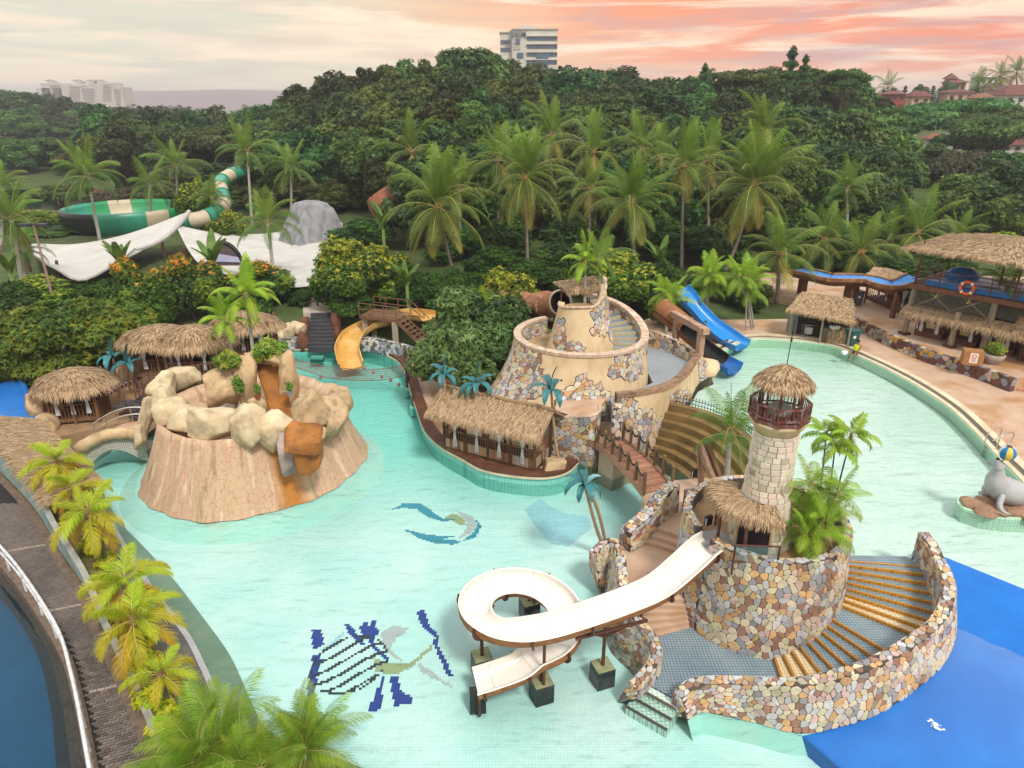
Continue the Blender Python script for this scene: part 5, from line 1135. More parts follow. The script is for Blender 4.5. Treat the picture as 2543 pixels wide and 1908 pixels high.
for off_,nm in ((bkw * .92,'rear'),):
    for h in (.45,.85): MB().tube([p + off_ + Vector((0,0,h)) for p in pts],.028,6).build('handrail',CHROME,rb)
    for k in (0,2,4,6,8,10): MB().tube([pts[k] + off_,pts[k] + off_ + Vector((0,0,.85))],.03,6).build('rail_post',CHROME,rb)
# ================================================================ spiral fort
CREAM_PL = mat('cream_plaster',(.66,.52,.33),(.57,.43,.26),scale=1.0,rough=.85,bump=.12,bscale=6,dirt=(.36,.21,.09),dscale=1.3,damt=.55,dstretch=(1,1,.35))
RIMM = mat('worn_rim',(.60,.46,.34),(.36,.24,.17),scale=4,rough=.85,bump=.3,bscale=12,dirt=(.72,.66,.58),dscale=3)
def inpoly(x,y,P):
    c = False; n = len(P)
    for i in range(n):
        a,b = P[i],P[(i + 1) % n]
        if (a[1] > y) != (b[1] > y) and x < (b[0] - a[0]) * (y - a[1]) / (b[1] - a[1]) + a[0]: c = not c
    return c
def zpoly(P,ox=1200,oy=700,k=3.456): return [(ox + x / k,oy + y / k) for x,y in P]
def pmask(S,polys):
    def m(u,v):
        x,y,d = proj(S.P(u,v)); return any(inpoly(x,y,P) for P in polys)
    return m
PA = zpoly([(200,520),(470,600),(500,690),(515,760),(560,830),(575,900),(490,1035),(420,1000),(330,1040),(300,1090),(0,1150),(-500,1200),(-500,900),(70,830)])
PB = zpoly([(620,950),(780,870),(830,790),(890,790),(910,840),(1000,890),(1080,920),(1130,1000),(1190,1010),(1190,1250),(640,1250),(640,1050)])
PC = zpoly([(1200,560),(1330,500),(1400,400),(1450,420),(1460,620),(1410,600),(1360,640),(1375,760),(1360,800),(1240,860),(1130,830),(1075,790),(1110,710),(1160,640)])
PD = zpoly([(890,235),(1075,140),(1170,500),(1150,545),(1060,470),(960,440),(920,440),(945,390),(930,310)]); PE = zpoly([(640,320),(700,380),(690,440),(740,510),(860,540),(870,600),(640,610),(600,520)])
PF = zpoly([(1835,690),(1900,640),(2030,800),(1860,870)]); PG = zpoly([(1610,970),(1680,925),(1760,940),(1800,980),(1760,1030),(1610,1060)])
PH = zpoly([(1150,1000),(1260,1010),(1330,1080),(1440,1120),(1500,1180),(1590,1190),(1570,1270),(1520,1330),(1480,1360),(1510,1430),(1460,1470),(1180,1470)])
FC = Vector((3.9,37.0,0)); Z1 = 4.95
fort = thing('spiral_fort','cream plaster and crazy paving spiral tower with winding stair','tower',(FC.x,FC.y,.5))
def th_pts(f,a0,a1,n): return [f(math.radians(lerp(a0,a1,i / n))) for i in range(n + 1)]
def rim1(t):
    dg = math.degrees(t); z = Z1 + 1.35 * sstep(-25,80,dg) if dg > -180 else Z1
    return Vector((FC.x + 3.75 * math.cos(t),FC.y + 3.75 * math.sin(t),z))
def base1(t):
    dg = math.degrees(t); left = .5 - .5 * math.cos(t - 0); r = 4.35 + 1.75 * sstep(.15,1,left) * (.6 + .4 * (.5 - .5 * math.sin(t)) * 2 if True else 1); return Vector((FC.x + r * math.cos(t),FC.y + r * math.sin(t),.4))
a0,a1,n = -240,82,64
bo_,to_ = th_pts(base1,a0,a1,n),th_pts(rim1,a0,a1,n); ti_ = [FC + (p - FC) * .925 for p in to_]
for p,q in zip(ti_,to_): p.z = q.z
bi_ = [Vector((p.x,p.y,3.4)) for p in ti_]
mb = MB(); rows = []
for v in (0, .15, .3, .45, .6, .8, 1.0):           # concave flare: steep at the top, spreading at the foot
    rows.append([Vector((lerp(b.x,t.x,1 - (1 - v) ** 1.7),lerp(b.y,t.y,1 - (1 - v) ** 1.7),lerp(b.z,t.z,v))) for b,t in zip(bo_,to_)])
mb.grid(rows).grid([ti_,bi_]); mb.build('outer_wall',CREAM_PL,fort,smooth=True)
class Multi:
    """smooth surface over stacked rows"""
    def __init__(s,rows):
        s.R = [Ruled(a,b) for a,b in zip(rows,rows[1:])]; s.L = max(r.L for r in s.R); s.hs = [r.H for r in s.R]; s.H = sum(s.hs); s.sg = 1
    def P(s,u,v):
        k = 0
        while k < len(s.R) - 1 and v > s.hs[k]: v -= s.hs[k]; k += 1
        return s.R[k].P(u / s.L * s.R[k].L,v)
    def Nn(s,u,v):
        e = .03; a = s.P(min(s.L,u + e),v) - s.P(max(0,u - e),v); b = s.P(u,min(s.H,v + e)) - s.P(u,max(0,v - e)); n_ = a.cross(b); return (n_.normalized() if n_.length > 1e-9 else Vector((0,0,1))) * s.sg
S1 = orient(Multi(rows),FC + Vector((0,0,2)))
rimw = MB(); o1 = [p + Vector((0,0,.02)) for p in to_]; o0 = [FC + (p - FC) * 1.018 for p in to_]; i0 = [FC + (p - FC) * .905 for p in to_]
for p,q in zip(o0,to_): p.z = q.z - .10
for p,q in zip(i0,to_): p.z = q.z - .10
oa = [Vector((p.x,p.y,q.z + .05)) for p,q in zip(o0,to_)]; ia = [Vector((p.x,p.y,q.z + .05)) for p,q in zip(i0,to_)]
rimw.grid([o0,oa,ia,i0]).build('rim',RIMM,fort)
# inner face stones, floor and stair between wall and turret
SI = orient(Ruled(bi_,ti_),FC + (ti_[30] - FC) * 1.5 + Vector((0,0,0)))
MB().lathe([(0.01,3.86),(3.7,3.9)],40,(FC.x,FC.y,0),cap=False).build('walk_floor',mat('sandy_render',(.46,.33,.19),(.36,.25,.14),scale=2,rough=.9),fort)
T_STAIR = tilemat('blue_stair_tile',(.20,.27,.33),(.27,.34,.39),(.4,.4,.4),.11,rough=.4,gw=.1)
for k in range(10):
    b0_,b1_ = math.radians(lerp(-32,72,k / 10)),math.radians(lerp(-32,72,(k + 1) / 10)); z = 4.02 + .165 * (k + 1)
    P = [FC + Vector((math.cos(a),math.sin(a),0)) * r for a,r in ((b0_,1.5),(b1_,1.5),((b0_ + b1_) / 2,0))][:2] + [FC + Vector((math.cos(a),math.sin(a),0)) * 3.5 for a in (b1_,b0_)]
    MB().prism([tuple(p[:2]) for p in P],3.8,z).build('step',T_STAIR,fort); a,b = P[0],P[3]; d = Vector((math.cos(b0_ + PI / 2),math.sin(b0_ + PI / 2),0))
    MB().prism([tuple((a - d * .015)[:2]),tuple((b - d * .015)[:2]),tuple((b + d * .06)[:2]),tuple((a + d * .06)[:2])],z - .165,z + .004).build('nosing',mat('cream_nosing',(.52,.42,.26),(.40,.32,.2),rough=.7),fort)
# turret
def rim2(t):
    dg = math.degrees(t); z = 6.62 + .18 * sstep(-170,-90,dg) + .95 * sstep(-75,-5,dg) ** 1.4; return Vector((FC.x + 1.28 * math.cos(t),FC.y + 1.28 * math.sin(t),z))
def base2(t): return Vector((FC.x + 1.98 * math.cos(t),FC.y + 1.98 * math.sin(t),3.85))
r2b,r2t = th_pts(base2,-210,12,40),th_pts(rim2,-210,12,40)
rows2 = [[Vector((lerp(b.x,t.x,v ** .85),lerp(b.y,t.y,v ** .85),lerp(b.z,t.z,v))) for b,t in zip(r2b,r2t)] for v in (0,.25,.5,.75,1)]
r2i = [Vector((FC.x + (p.x - FC.x) * .82,FC.y + (p.y - FC.y) * .82,p.z)) for p in r2t]
MB().grid(rows2).grid([r2t,r2i,[Vector((p.x,p.y,6.2)) for p in r2i]]).build('turret',CREAM_PL,fort,smooth=True)
MB().lathe([(.01,6.4),(1.2,6.4)],24,(FC.x,FC.y,0),cap=False).build('turret_floor',SOIL,fort); r3 = th_pts(lambda t: Vector((FC.x + 1.97 * math.cos(t),FC.y + 1.97 * math.sin(t),3.8)),12,150,20)
MB().grid([r3,[Vector((FC.x + (p.x - FC.x) * .68,FC.y + (p.y - FC.y) * .68,5.9)) for p in r3]]).build('turret_back',CREAM_PL,fort)
MB().tube([p + Vector((0,0,.03)) for p in r2t[2:]],.085,6).build('turret_rim',RIMM,fort); e = r2t[-1]
MB().tube([e,e + Vector((0,.02,.3)),e + Vector((-.1,0,.42))],[.16,.13,.06],8).build('horn',RIMM,fort,smooth=True)
S2 = orient(Multi(rows2),FC + Vector((0,0,5)))
stones(fort,[(S1,.30,pmask(S1,[PA,PB,PC])),(S2,.30,pmask(S2,[PD,PE])),(SI,.36,None)],300,.03,31,bed=True)
# low outer wall round the tiled landing
lw = thing('fort_ramp_wall','low plaster and stone wall with log edging beside the upper pool','wall',tuple(G(1680,990,1)))
Tt = spline([G(1533,983,3.6),G(1600,975,3.55),G(1663,958,3.5),G(1705,930,3.5),G(1728,898,3.5),G(1740,880,3.5)],36)
Tb = spline([Vector((5.0,30.7,-.4)),Vector((6.9,31.3,-.2)),Vector((8.35,33.35,1.2)),G(1712,992,1.9),G(1737,952,1.9),G(1785,925,1.9)],36)
rowsW = [[lerp(b,t,v) + Vector((0,0,-.12 * math.sin(PI * v))) for b,t in zip(Tb,Tt)] for v in (0,.25,.5,.75,1)]
din = [Vector((p.x,p.y,p.z)) + (FC - p) * Vector((1,1,0)).length * 0 for p in Tt]; din = [p + Vector(((FC.x - p.x),(FC.y - p.y),0)).normalized() * .35 for p in Tt]
MB().grid(rowsW).grid([Tt,din,[Vector((p.x,p.y,2.3)) for p in din]]).build('wall_face',CREAM_PL,lw,smooth=True)
MB().grid([[p + Vector((0,0,-.1)) + (p - q) * .25 for p,q in zip(Tt,din)],[p + Vector((0,0,.1)) for p in Tt],[p + Vector((0,0,.08)) for p in din],[p + Vector((0,0,-.1)) for p in din]]).build('log_edging',mat('carved_log',(.36,.23,.14),(.15,.085,.05),scale=2.5,rough=.85,bump=.8,bscale=9,stretch=(1,1,3),dirt=(.10,.055,.035),dscale=1.8),lw,smooth=False)
SW = orient(Multi(rowsW),FC + Vector((0,0,2)))
stones(lw,[(SW,.30,pmask(SW,[PF,PG,PH]))],200,.03,33,bed=True)
struct('fort_landing',MB().prism(clean([tuple(p[:2]) for p in din] + [tuple(p[:2]) for p in (G(1700,865,2.9),G(1612,850,2.9))] + [(FC.x + 3.9,FC.y + 1.5),(FC.x + 3.9,FC.y - 2),(FC.x + 2.4,FC.y - 3.6),(FC.x + 1.2,FC.y - 4.2)]),.3,2.75),tilemat('grey_landing_tile',(.27,.31,.35),(.36,.40,.43),(.45,.45,.45),.12,rough=.4))
bw = [G(1612,858,2.75),G(1660,872,2.75),G(1700,890,2.75),G(1728,905,2.75)]; bw = spline([Vector((p.x,p.y,3.75 - .1 * i)) for i,p in enumerate(bw)],12)
t = thing('landing_wall','crazy paving wall at the back of the blue tiled fort landing','wall',(bw[6].x,bw[6].y,2.7)); stone_wall(t,bw[::-1],.3,1.9,2.6,.1,0,.34,120,35,'oit')
# timber portal
pf = thing('timber_portal','weathered timber portal frame standing before the black tube slide','gate',tuple(G(1705,880,2.9)))
OLDW = mat('bleached_timber',(.46,.29,.20),(.26,.15,.10),scale=3,rough=.9,bump=.5,bscale=12,stretch=(1,1,.25),dirt=(.60,.50,.42),dscale=3)
p0,p1 = G(1676,852,2.85),G(1735,893,3.1)
for p,h in ((p0,1.95),(p1,1.95)): MB().box((p.x,p.y,p.z + h / 2 - .2),(.34,.34,h + .4),.5).build('post',OLDW,pf)
MB().beam(p0 + Vector((-.2,.3,1.85)),p1 + Vector((.2,-.3,1.8)),.42,.36).build('lintel',OLDW,pf)
# stone block beside the cabana, its plaster foot, passage pier
fb = thing('stone_bastion','tall crazy paving bastion between the cabana and the rope bridge','wall',tuple(G(1430,1140,.5)))
q = [Vector((2.05,30.75,0)),Vector((3.0,30.25,0)),Vector((3.75,29.75,0)),Vector((4.1,29.9,0)),Vector((4.35,30.6,0)),Vector((4.5,31.6,0))]; zt = [2.55,2.75,3.05,3.1,2.95,2.8]
Bb = [Vector((p.x,p.y,.45 if i < 2 else .35)) for i,p in enumerate(q)]; Bt = [Vector((p.x,p.y + .12,z)) for p,z in zip(q,zt)]
cen = Vector((3.1,31.6,1.5)); MB().grid([Bb,Bt]).build('wall_core',MORTAR,fb); MB().add(Bt + [Vector((5.0,33.0,2.7)),Vector((2.4,33.2,2.6))],[tuple(range(len(Bt) + 2))]).build('top_fill',SANDSTONE,fb); SB = orient(Ruled(Bb,Bt),cen); stones(fb,[(SB,.30,None)],160,.035,37)
MB().tube([p + Vector((0,.04,.02)) for p in Bt],.09,6).build('coping',RIMM,fb)
MB().prism([tuple(p[:2]) for p in (G(1430,1157,0),G(1470,1163,0),G(1512,1150,0))] + [(5.3,32.2),(2.6,32)],-.6,.42).build('plaster_foot',PLAST,fb)
pp = G(1530,1092,1.6); t = thing('bridge_pier','narrow crazy paving pier where the rope bridge meets the fort','wall',tuple(pp)); line = spline([pp + Vector((-.05,-.15,1.75)),pp + Vector((0,.25,1.8)),pp + Vector((.1,.8,1.6))],6); stone_wall(t,line,.42,0,0,.05,.05,.26,60,38,'oit')
struct('bridge_threshold',MB().prism([(4.3,29.9),(4.9,29.1),(6.2,30.1),(5.9,32.6),(4.5,32.4)],-.9,1.58),SANDSTONE)
# canopy hut, tube slide and sign on top of the fort
cp = thing('lookout_canopy','small thatched lean-to on thin posts at the top of the fort','canopy',(FC.x,FC.y + 2.2,6.0))
c0,c1,c2,c3 = PXY(1372,705,39.6),PXY(1490,690,39.6),PXY(1425,728,38.2),PXY(1495,716,38.2)
def lp_(u,v): a = lerp(PXY(1372,700,40.2),PXY(1478,686,40.2),u); b = lerp(PXY(1405,722,38.5),PXY(1492,712,38.5),u); return lerp(a,b,v)
rf = roof_shell(cp,lp_,12,4,.1); thatch(rf,lp_,1500,9,.40,.05,.3,.7)
for x,y,Y in ((1393,768,38.6),(1458,765,38.6),(1488,755,38.8)): p = PXY(x,y,Y); MB().tube([p - Vector((0,0,.8)),Vector((p.x,p.y,lp_(.5,.9).z))],.05,6).build('post',STEEL_BR,cp)
tb = thing('barrel_tube_slide','brown wood-look tube slide mouth opening at the fort top','water slide',(2.0,43,3))
tc_ = [PXY(1392,752,41.0),PXY(1360,757,42.4),PXY(1325,758,43.6),PXY(1285,756,44.6),PXY(1235,752,45.5)]
BARREL = mat('barrel_stave',(.36,.15,.07),(.20,.08,.04),scale=2,rough=.5,dirt=(.55,.38,.28),dscale=2,damt=.6,dstretch=(.3,1,4))
P_ = spline(tc_,24); MB().tube(P_,.78,20,caps=False).build('tube',BARREL,tb,smooth=True); MB().tube(P_,.72,20,caps=False).build('tube_lining',mat('black_lining',(.012,.012,.014),(.008,.008,.01),rough=.4),tb,smooth=True)
for k in (6,14,21): MB().tube(P_[k:k + 2],.90,20).build('collar',BARREL,tb)
fr = frames(P_)[0]; lo = [fr[0] + fr[2] * (math.cos(a * PI / 12) * .76) + fr[3] * (math.sin(a * PI / 12) * .76) for a in range(25)]; MB().tube(lo,.07,6).build('mouth_ring',mat('pale_ring',(.55,.45,.34),(.45,.36,.27),rough=.6),tb)
MB().box(tuple(P_[0] + Vector((.6,-.9,-.78))),(1.6,1.2,.12),.6).build('launch_pool',mat('blue_gelcoat',(.02,.17,.52),(.015,.12,.42),scale=1,rough=.3,spec=.5),tb)
MB().box(tuple(P_[10] + Vector((0,-.1,-1.15))),(4.2,.25,.5),-.55).build('deck_beam',STEEL_BR,tb)
for k in (2,12): p = P_[k]; MB().box((p.x,p.y,(p.z - .8 + .4) / 2),(.3,.3,p.z - 1.2)).build('support_post',STEEL_BR,tb)
sg = thing('info_board','pale information board on posts beneath the lookout canopy','sign',tuple(PXY(1465,760,38.4)))
p = PXY(1465,728,38.4); MB().box(tuple(p),(.34,.04,.5),.1).build('board',mat('pale_board',(.55,.57,.50),(.42,.46,.40),scale=9,rough=.6),sg); MB().box(tuple(p + Vector((0,-.03,-.1))),(.26,.02,.16),.1).build('notice',mat('orange_notice',(.60,.32,.12),(.5,.4,.3),scale=14,rough=.6),sg); MB().tube([p - Vector((0,0,.9)),p - Vector((0,0,.2))],.03,6).build('post',STEEL_BR,sg)

# ================================================================ cabana on the peninsula
def plank_hut(name,label,o,d,L,W,z0,hw,hr,over,seed,thn=3000,ww=.85,planks=True,rail=True,bays=4,curtains=4,rear=False):
    """gabled thatched cabana; o = front-left floor corner, d = direction along the front"""
    d = Vector((d[0],d[1],0)).normalized(); p = Vector((-d.y,d.x,0)); p = p if p.y > 0 else -p; rg = random.Random(seed); t = thing(name,label,'cabana',(o[0],o[1],z0)); O = Vector((o[0],o[1],z0))
    DARKW = mat('dark_cabana_wood',(.10,.055,.032),(.06,.034,.02),scale=5,rough=.7,stretch=(1,1,.3)); MB().prism([tuple((O + q)[:2]) for q in (Vector(),d * L,d * L + p * W,p * W)],z0 - .3,z0 + .12).build('floor',DARKW,t)
    PL = [mat('cabana_plank_%d' % i,c,tuple(x * .7 for x in c),scale=6,rough=.7,stretch=(1,1,.2),rnd=.15) for i,c in enumerate([(.30,.15,.075),(.42,.26,.15),(.22,.10,.05),(.36,.30,.24)])]
    def side(a,b,n):
        if planks:
            for k in range(n):
                q0,q1 = lerp(a,b,(k + .04) / n),lerp(a,b,(k + .96) / n); MB().beam((q0 + q1) / 2 + Vector((0,0,.0)),(q0 + q1) / 2 + Vector((0,0,ww * .58)),(q1 - q0).length,.05,up=tuple((b - a).cross(Vector((0,0,1))))).build('plank',rg.choice(PL),t)
        zb = ww * .58 if planks else .1; nb = int((b - a).length / .14)
        for k in range(nb + 1): q = lerp(a,b,k / nb); MB().beam(q + Vector((0,0,zb)),q + Vector((0,0,ww + .12)),.035,.035).build('baluster',PL[2],t)
        MB().beam(a + Vector((0,0,ww + .14)),b + Vector((0,0,ww + .14)),.07,.06).build('top_rail',PL[2],t)
    z = Vector((0,0,.1)); side(O + z,O + d * L + z,int(L / .16)); side(O + d * L + z,O + d * L + p * W + z,int(W / .16)); side(O + p * W + z,O + z,int(W / .16))
    for k in range(bays + 1):
        for q in (Vector(),p * W): b = O + d * (L * k / bays) + q; MB().beam(b,b + Vector((0,0,hw + .1)),.13,.13).build('post',DARKW,t)
    CURT = mat('white_curtain',(.72,.72,.74),(.60,.60,.63),scale=6,rough=.9,stretch=(6,6,.5))
    for k in range(curtains):
        f = (k + .5) / curtains; b = O + d * (L * f) - p * .03; rows = []
        for zz,w in ((hw - .05,.30),(hw * .75,.22),(hw * .52,.06),(hw * .45,.05),(hw * .2,.12),(.25,.13)):
            rows.append([b + d * (w * (i / 8 - .5) * 2) + p * (.03 * math.sin(i * 2.6)) + Vector((0,0,zz)) for i in range(9)])
        MB().grid(rows).build('curtain',CURT,t,smooth=True)
    A = O - d * over; Bx = d * (L + 2 * over)
    def front(u,v): a = A + p * (W / 2) + Bx * u + Vector((0,0,hr)); b = A - p * over + Bx * u + Vector((0,0,hw - .12)); q = lerp(a,b,v); q.z += .05 * math.sin(u * 17 + v * 5) * .5; return q
    def back(u,v): a = A + p * (W / 2) + Bx * u + Vector((0,0,hr)); b = A + p * (W + over) + Bx * u + Vector((0,0,hw - .12)); return lerp(a,b,v)
    for fn,s in ((front,1),(back,2)): rf = roof_shell(t,fn,20,5,.12); thatch(rf,fn,thn if s == 1 else thn // 2,seed + s,.30,.05,.25,.6)
    MB().tube([front(k / 12,0) + Vector((0,0,.03)) for k in range(13)],.10,7).build('ridge_roll',STRAW_BED,t)
    return t
plank_hut('thatched_cabana','long thatched cabana with plank walls and white curtains on the peninsula',G(1105,1112,.6),(4.55,-2.45),5.15,1.75,.6,2.25,3.0,.58,3,5600)
# teal sheet-metal palms
TEALM = [mat('teal_metal',(.02,.16,.175),(.01,.09,.10),scale=2,rough=.45,rnd=.15,spec=.5),mat('pale_teal_metal',(.20,.36,.36),(.10,.24,.25),scale=2,rough=.4,spec=.5)]
def metal_leaf(L=1.0,W=.17,bend=1.1,m=0):
    rows = []; x = z = 0; n = 9
    for i in range(n + 1):
        s = i / n; a = .7 - bend * s * 1.9; w = W * math.sin(PI * min(1,s * .92 + .08)) ** .6 * (1.0 if i % 2 else .82); rows.append([Vector((x,-w,z + w * .35)),Vector((x,0,z)),Vector((x,w,z + w * .35))]); x += math.cos(a) * L / n; z += math.sin(a) * L / n
    return MB().grid(rows).mesh('metal_leaf',TEALM[m])
LEAFM = [metal_leaf(1.25,.17,b,0) for b in (.3,.95,1.35)] + [metal_leaf(1.25,.17,b,1) for b in (.2,.9)]
TANP = mat('tan_painted_trunk',(.46,.31,.18),(.33,.21,.12),scale=3,rough=.7,stretch=(1,1,5))
def metal_palm(label,base,top,n=7,s=1.0,seed=1,second=None,pale=False):
    rg = random.Random(seed); t = thing('metal_palm',label,'sculpture',tuple(base),group='teal metal palms'); off = top - base
    mid = base + off * .5 + Vector((.05,0,0)); MB().tube(spline([base - Vector((0,0,.3)),base + off * .3 + Vector((-.12,0,0)),top],10),[.085 - .003 * i for i in range(10)],8).build('trunk',TANP,t,smooth=True)
    for k in range(n):
        m = 0 if k == 0 else (1 if k < n / 2 else 2); ck = LEAFM[m] if not (pale and k < 2) else LEAFM[3 + k % 2]
        link('leaf',ck,t,off,(0,-.9 if k == 0 else rg.uniform(-.3,.2),k * 6.283 / n + rg.uniform(-.2,.2)),s * rg.uniform(.85,1.1))
    if second:
        q = Vector(second); MB().tube(spline([base + Vector((.12,0,-.3)),lerp(base,q,.5) + Vector((.08,0,0)),q],8),.07,8).build('trunk',TANP,t,smooth=True)
    return t
metal_palm('teal metal palm rising through the left end of the cabana roof',G(1118,1095,.6),PXY(1104,934,31.9),7,1.1,1)
metal_palm('teal metal palm with full crown behind the middle of the cabana roof',Vector((-1.2,31.6,.6)),PXY(1184,958,31.6),9,1.05,2)
metal_palm('teal metal palm with one upright leaf at the right end of the cabana',G(1392,1148,.6),PXY(1369,972,30.0),6,1.15,3)
metal_palm('pale teal twin-trunk metal palm leaning over the pool by the parapet',G(1500,1345,.2),PXY(1452,1205,22.6),9,.95,4,PXY(1471,1228,22.9),True)
rk = bpx('rock_pad',1378,1156,62,30,29.4,ROCK,77,1.6,parent=None); rk.name = 'palm_rock'; tag(rk,'flat tan rock under the metal palm at the cabana corner','rock')

pc = bpx('pool_corner_rock',1752,912,74,40,38.6,CREAM_PL,333,1.6,parent=None,pw=.6); tag(pc,'plastered mound where the fort wall meets the upper pool','rock')
# ================================================================ right side: sun deck, thatched pavilion, kiosk, seal
ZU = ZR + .85; ZD = ZR + .11
REDBR = mat('redbrown_wood',(.17,.075,.04),(.10,.045,.026),scale=4,rough=.7,stretch=(1,1,.3))
GREYLOG = mat('grey_log',(.36,.29,.22),(.22,.17,.13),scale=4,rough=.9,bump=.4,bscale=10,stretch=(1,1,.25))
CURT = mat('white_curtain',(.72,.72,.74),(.60,.60,.63),scale=6,rough=.9,stretch=(6,6,.5))
BLUEW = mat('blue_gelcoat',(.02,.17,.52),(.015,.12,.42),scale=1,rough=.3,spec=.5)
# low stone wall between the decks
SLAB = [mat('slab_' + n,c,tuple(x * .8 for x in c),scale=6,rough=.75,rnd=.12) for n,c in (('brown',(.16,.075,.055)),('plum',(.15,.075,.085)),('grey',(.24,.26,.29)),('ochre',(.52,.30,.07)),('olive',(.36,.33,.20)),('pink',(.50,.36,.32)),('cream',(.55,.48,.36)))]
WL_ = [Vector((p.x,p.y,ZU + .02)) for p in WALL_LINE]
t = thing('deck_retaining_wall','long low retaining wall of mixed stone slabs along the sun deck','wall',(WL_[20].x,WL_[20].y,ZD)); stone_wall(t,WL_,.3,ZD - .1,ZD - .1,.1,.0,.34,300,51,'oit',tops=.24,mats=SLAB,weights=(6,3,4,2,2,2,2))
# --- pavilion
A = Vector((25.9,43.0,0)); fd = Vector((.64,-.77,0)).normalized(); bd_ = Vector((.77,.64,0)).normalized()
pv = thing('thatched_pavilion','two-storey pavilion with broad thatched roof, upstairs blue pool and rope netting','building',(A.x,A.y,ZU))
ZF = 6.35
def PV(a,b,z=0.0): p = A + fd * a + bd_ * b; return Vector((p.x,p.y,z))
MB().prism([tuple(PV(a,b)[:2]) for a,b in ((-.3,-.25),(10,-.25),(10,5.5),(-.3,5.5))],ZF - .3,ZF).build('upper_floor',REDBR,pv)
MB().prism([tuple(PV(a,b)[:2]) for a,b in ((.5,.25),(3.0,.1),(6.2,.3),(10,.4),(10,3.4),(4,4.2),(1.8,3.6))],ZF - .05,ZF + .30,0,1).build('upstairs_basin',[mat('bright_blue_gel',(.03,.26,.68),(.02,.2,.58),rough=.35)] * 2,pv)
MB().sphere(tuple(PV(1.6,3.0,ZF + .4)),.9,16,8,sc=(1.2,.8,.6)).build('blue_dome_slide',BLUEW,pv,smooth=True)
for a,b,r,zt in ((0,0,.17,ZF),(2.95,-.55,.17,5.2),(4.55,0,.19,ZF),(7.5,0,.19,ZF),(0,5.2,.15,ZF),(5,5.2,.15,ZF)): p = PV(a,b,ZU); MB().tube([p,p + Vector((0,0,(zt - ZU) * .5)),Vector((p.x,p.y,zt))],[r * 1.05,r,r * .9],9).build('log_post',GREYLOG,pv)
for a,b in ((0,0),(5.4,-.1),(10,0),(0,5.2),(5,5.2),(10,5.2),(3.8,2.8)): p = PV(a,b,ZF); MB().tube([p,p + Vector((0,0,2.75))],.06,7).build('roof_post',REDBR,pv)
for a,b in ((2.95,-.55),(0,0),(4.55,0)): p = PV(a,b,ZU); MB().box((p.x,p.y,ZU + .08),(.55,.55,.16),.3).build('post_pad',STEEL_BR,pv)
for h in (.3,.55,.8,1.05): MB().tube([PV(0,-.2,ZF + h),PV(10,-.2,ZF + h)],.028,5).build('deck_rail',STEEL_BR,pv); MB().tube([PV(-.2,-.2,ZF + h),PV(-.2,5,ZF + h)],.028,5).build('deck_rail',STEEL_BR,pv)
for k in range(8): MB().tube([PV(k * 1.4,-.2,ZF),PV(k * 1.4,-.2,ZF + 1.1)],.035,5).build('rail_post',STEEL_BR,pv)
# roof: broad hip
RZ,RE,AP = 8.9,8.72,PV(4.6,2.6,9.55)
cr = [PV(-.6,-1.3,RE),PV(10.6,-1.3,RE),PV(10.6,6.2,RE),PV(-.6,6.2,RE)]
for i in range(4):
    a,b = cr[i],cr[(i + 1) % 4]; fn = (lambda a,b: (lambda u,v: lerp(lerp(AP + (a - b) * .02,AP - (a - b) * .02,u),lerp(a,b,u),v) + Vector((0,0,.12 * math.sin(PI * v)))))(a,b)
    rf = roof_shell(pv,fn,16,5,.16);
    if i in (0,3): thatch(rf,fn,4600 if i == 0 else 2800,61 + i,.34,.06,.22,.6)
# thatch fringe, netting and braces over the ground floor
fr_ = lambda u,v: lerp(PV(-.2 + u * 9,.15,5.0 - .0 * u),PV(-.2 + u * 9,-.75,4.62),v)
rf = roof_shell(pv,fr_,14,2,.08,name='fringe'); thatch(rf,fr_,1900,67,.42,.05,.45,.9)
NETM = mat('old_net',(.20,.19,.15),(.12,.115,.09),rough=.95)
net = MB()
for k in range(46):
    u = k / 45 * 4.5; sag = .35 * abs(math.sin(u * 2.1)); net.tube([PV(u,-.18,ZF - .1 - sag * .3),PV(u + .25,-.2,5.7),PV(u - .1,-.22,5.0)],.007,3,caps=False); net.tube([PV(u,-.19,ZF - .1),PV(u - .3,-.2,5.6),PV(u + .2,-.22,5.0)],.007,3,caps=False)
for h in range(9): net.tube([PV(k / 20 * 4.6,-.2,ZF - .15 - h * .15 - .22 * abs(math.sin(k / 20 * 4.6 * 1.5))) for k in range(21)],.007,3,caps=False)
net.build('rope_netting',NETM,pv)['kind'] = 'stuff'
MB().grid([[PV(u * .5,.5 + .1 * math.sin(u * 2),z) for u in range(20)] for z in (5.0,5.5,ZF - .3)]).build('shade_screen',mat('shade_screen',(.10,.095,.075),(.06,.058,.045),rough=.95),pv)
for a0_,a1_ in ((.3,2.2),(2.4,.6),(2.3,4.3),(4.4,2.6)): MB().tube([PV(a0_,-.05,5.0),PV(a1_,-.05,ZF - .1)],.045,5).build('brace',GREYLOG,pv)
for a in (1.4,3.2): MB().tube([PV(a,-.28,5.75),PV(a + .12,-.3,6.05)],[.09,.03],6,sx=.5).build('fish_ornament',mat('yellow_fish',(.42,.36,.10),(.3,.26,.08),rough=.6),pv)
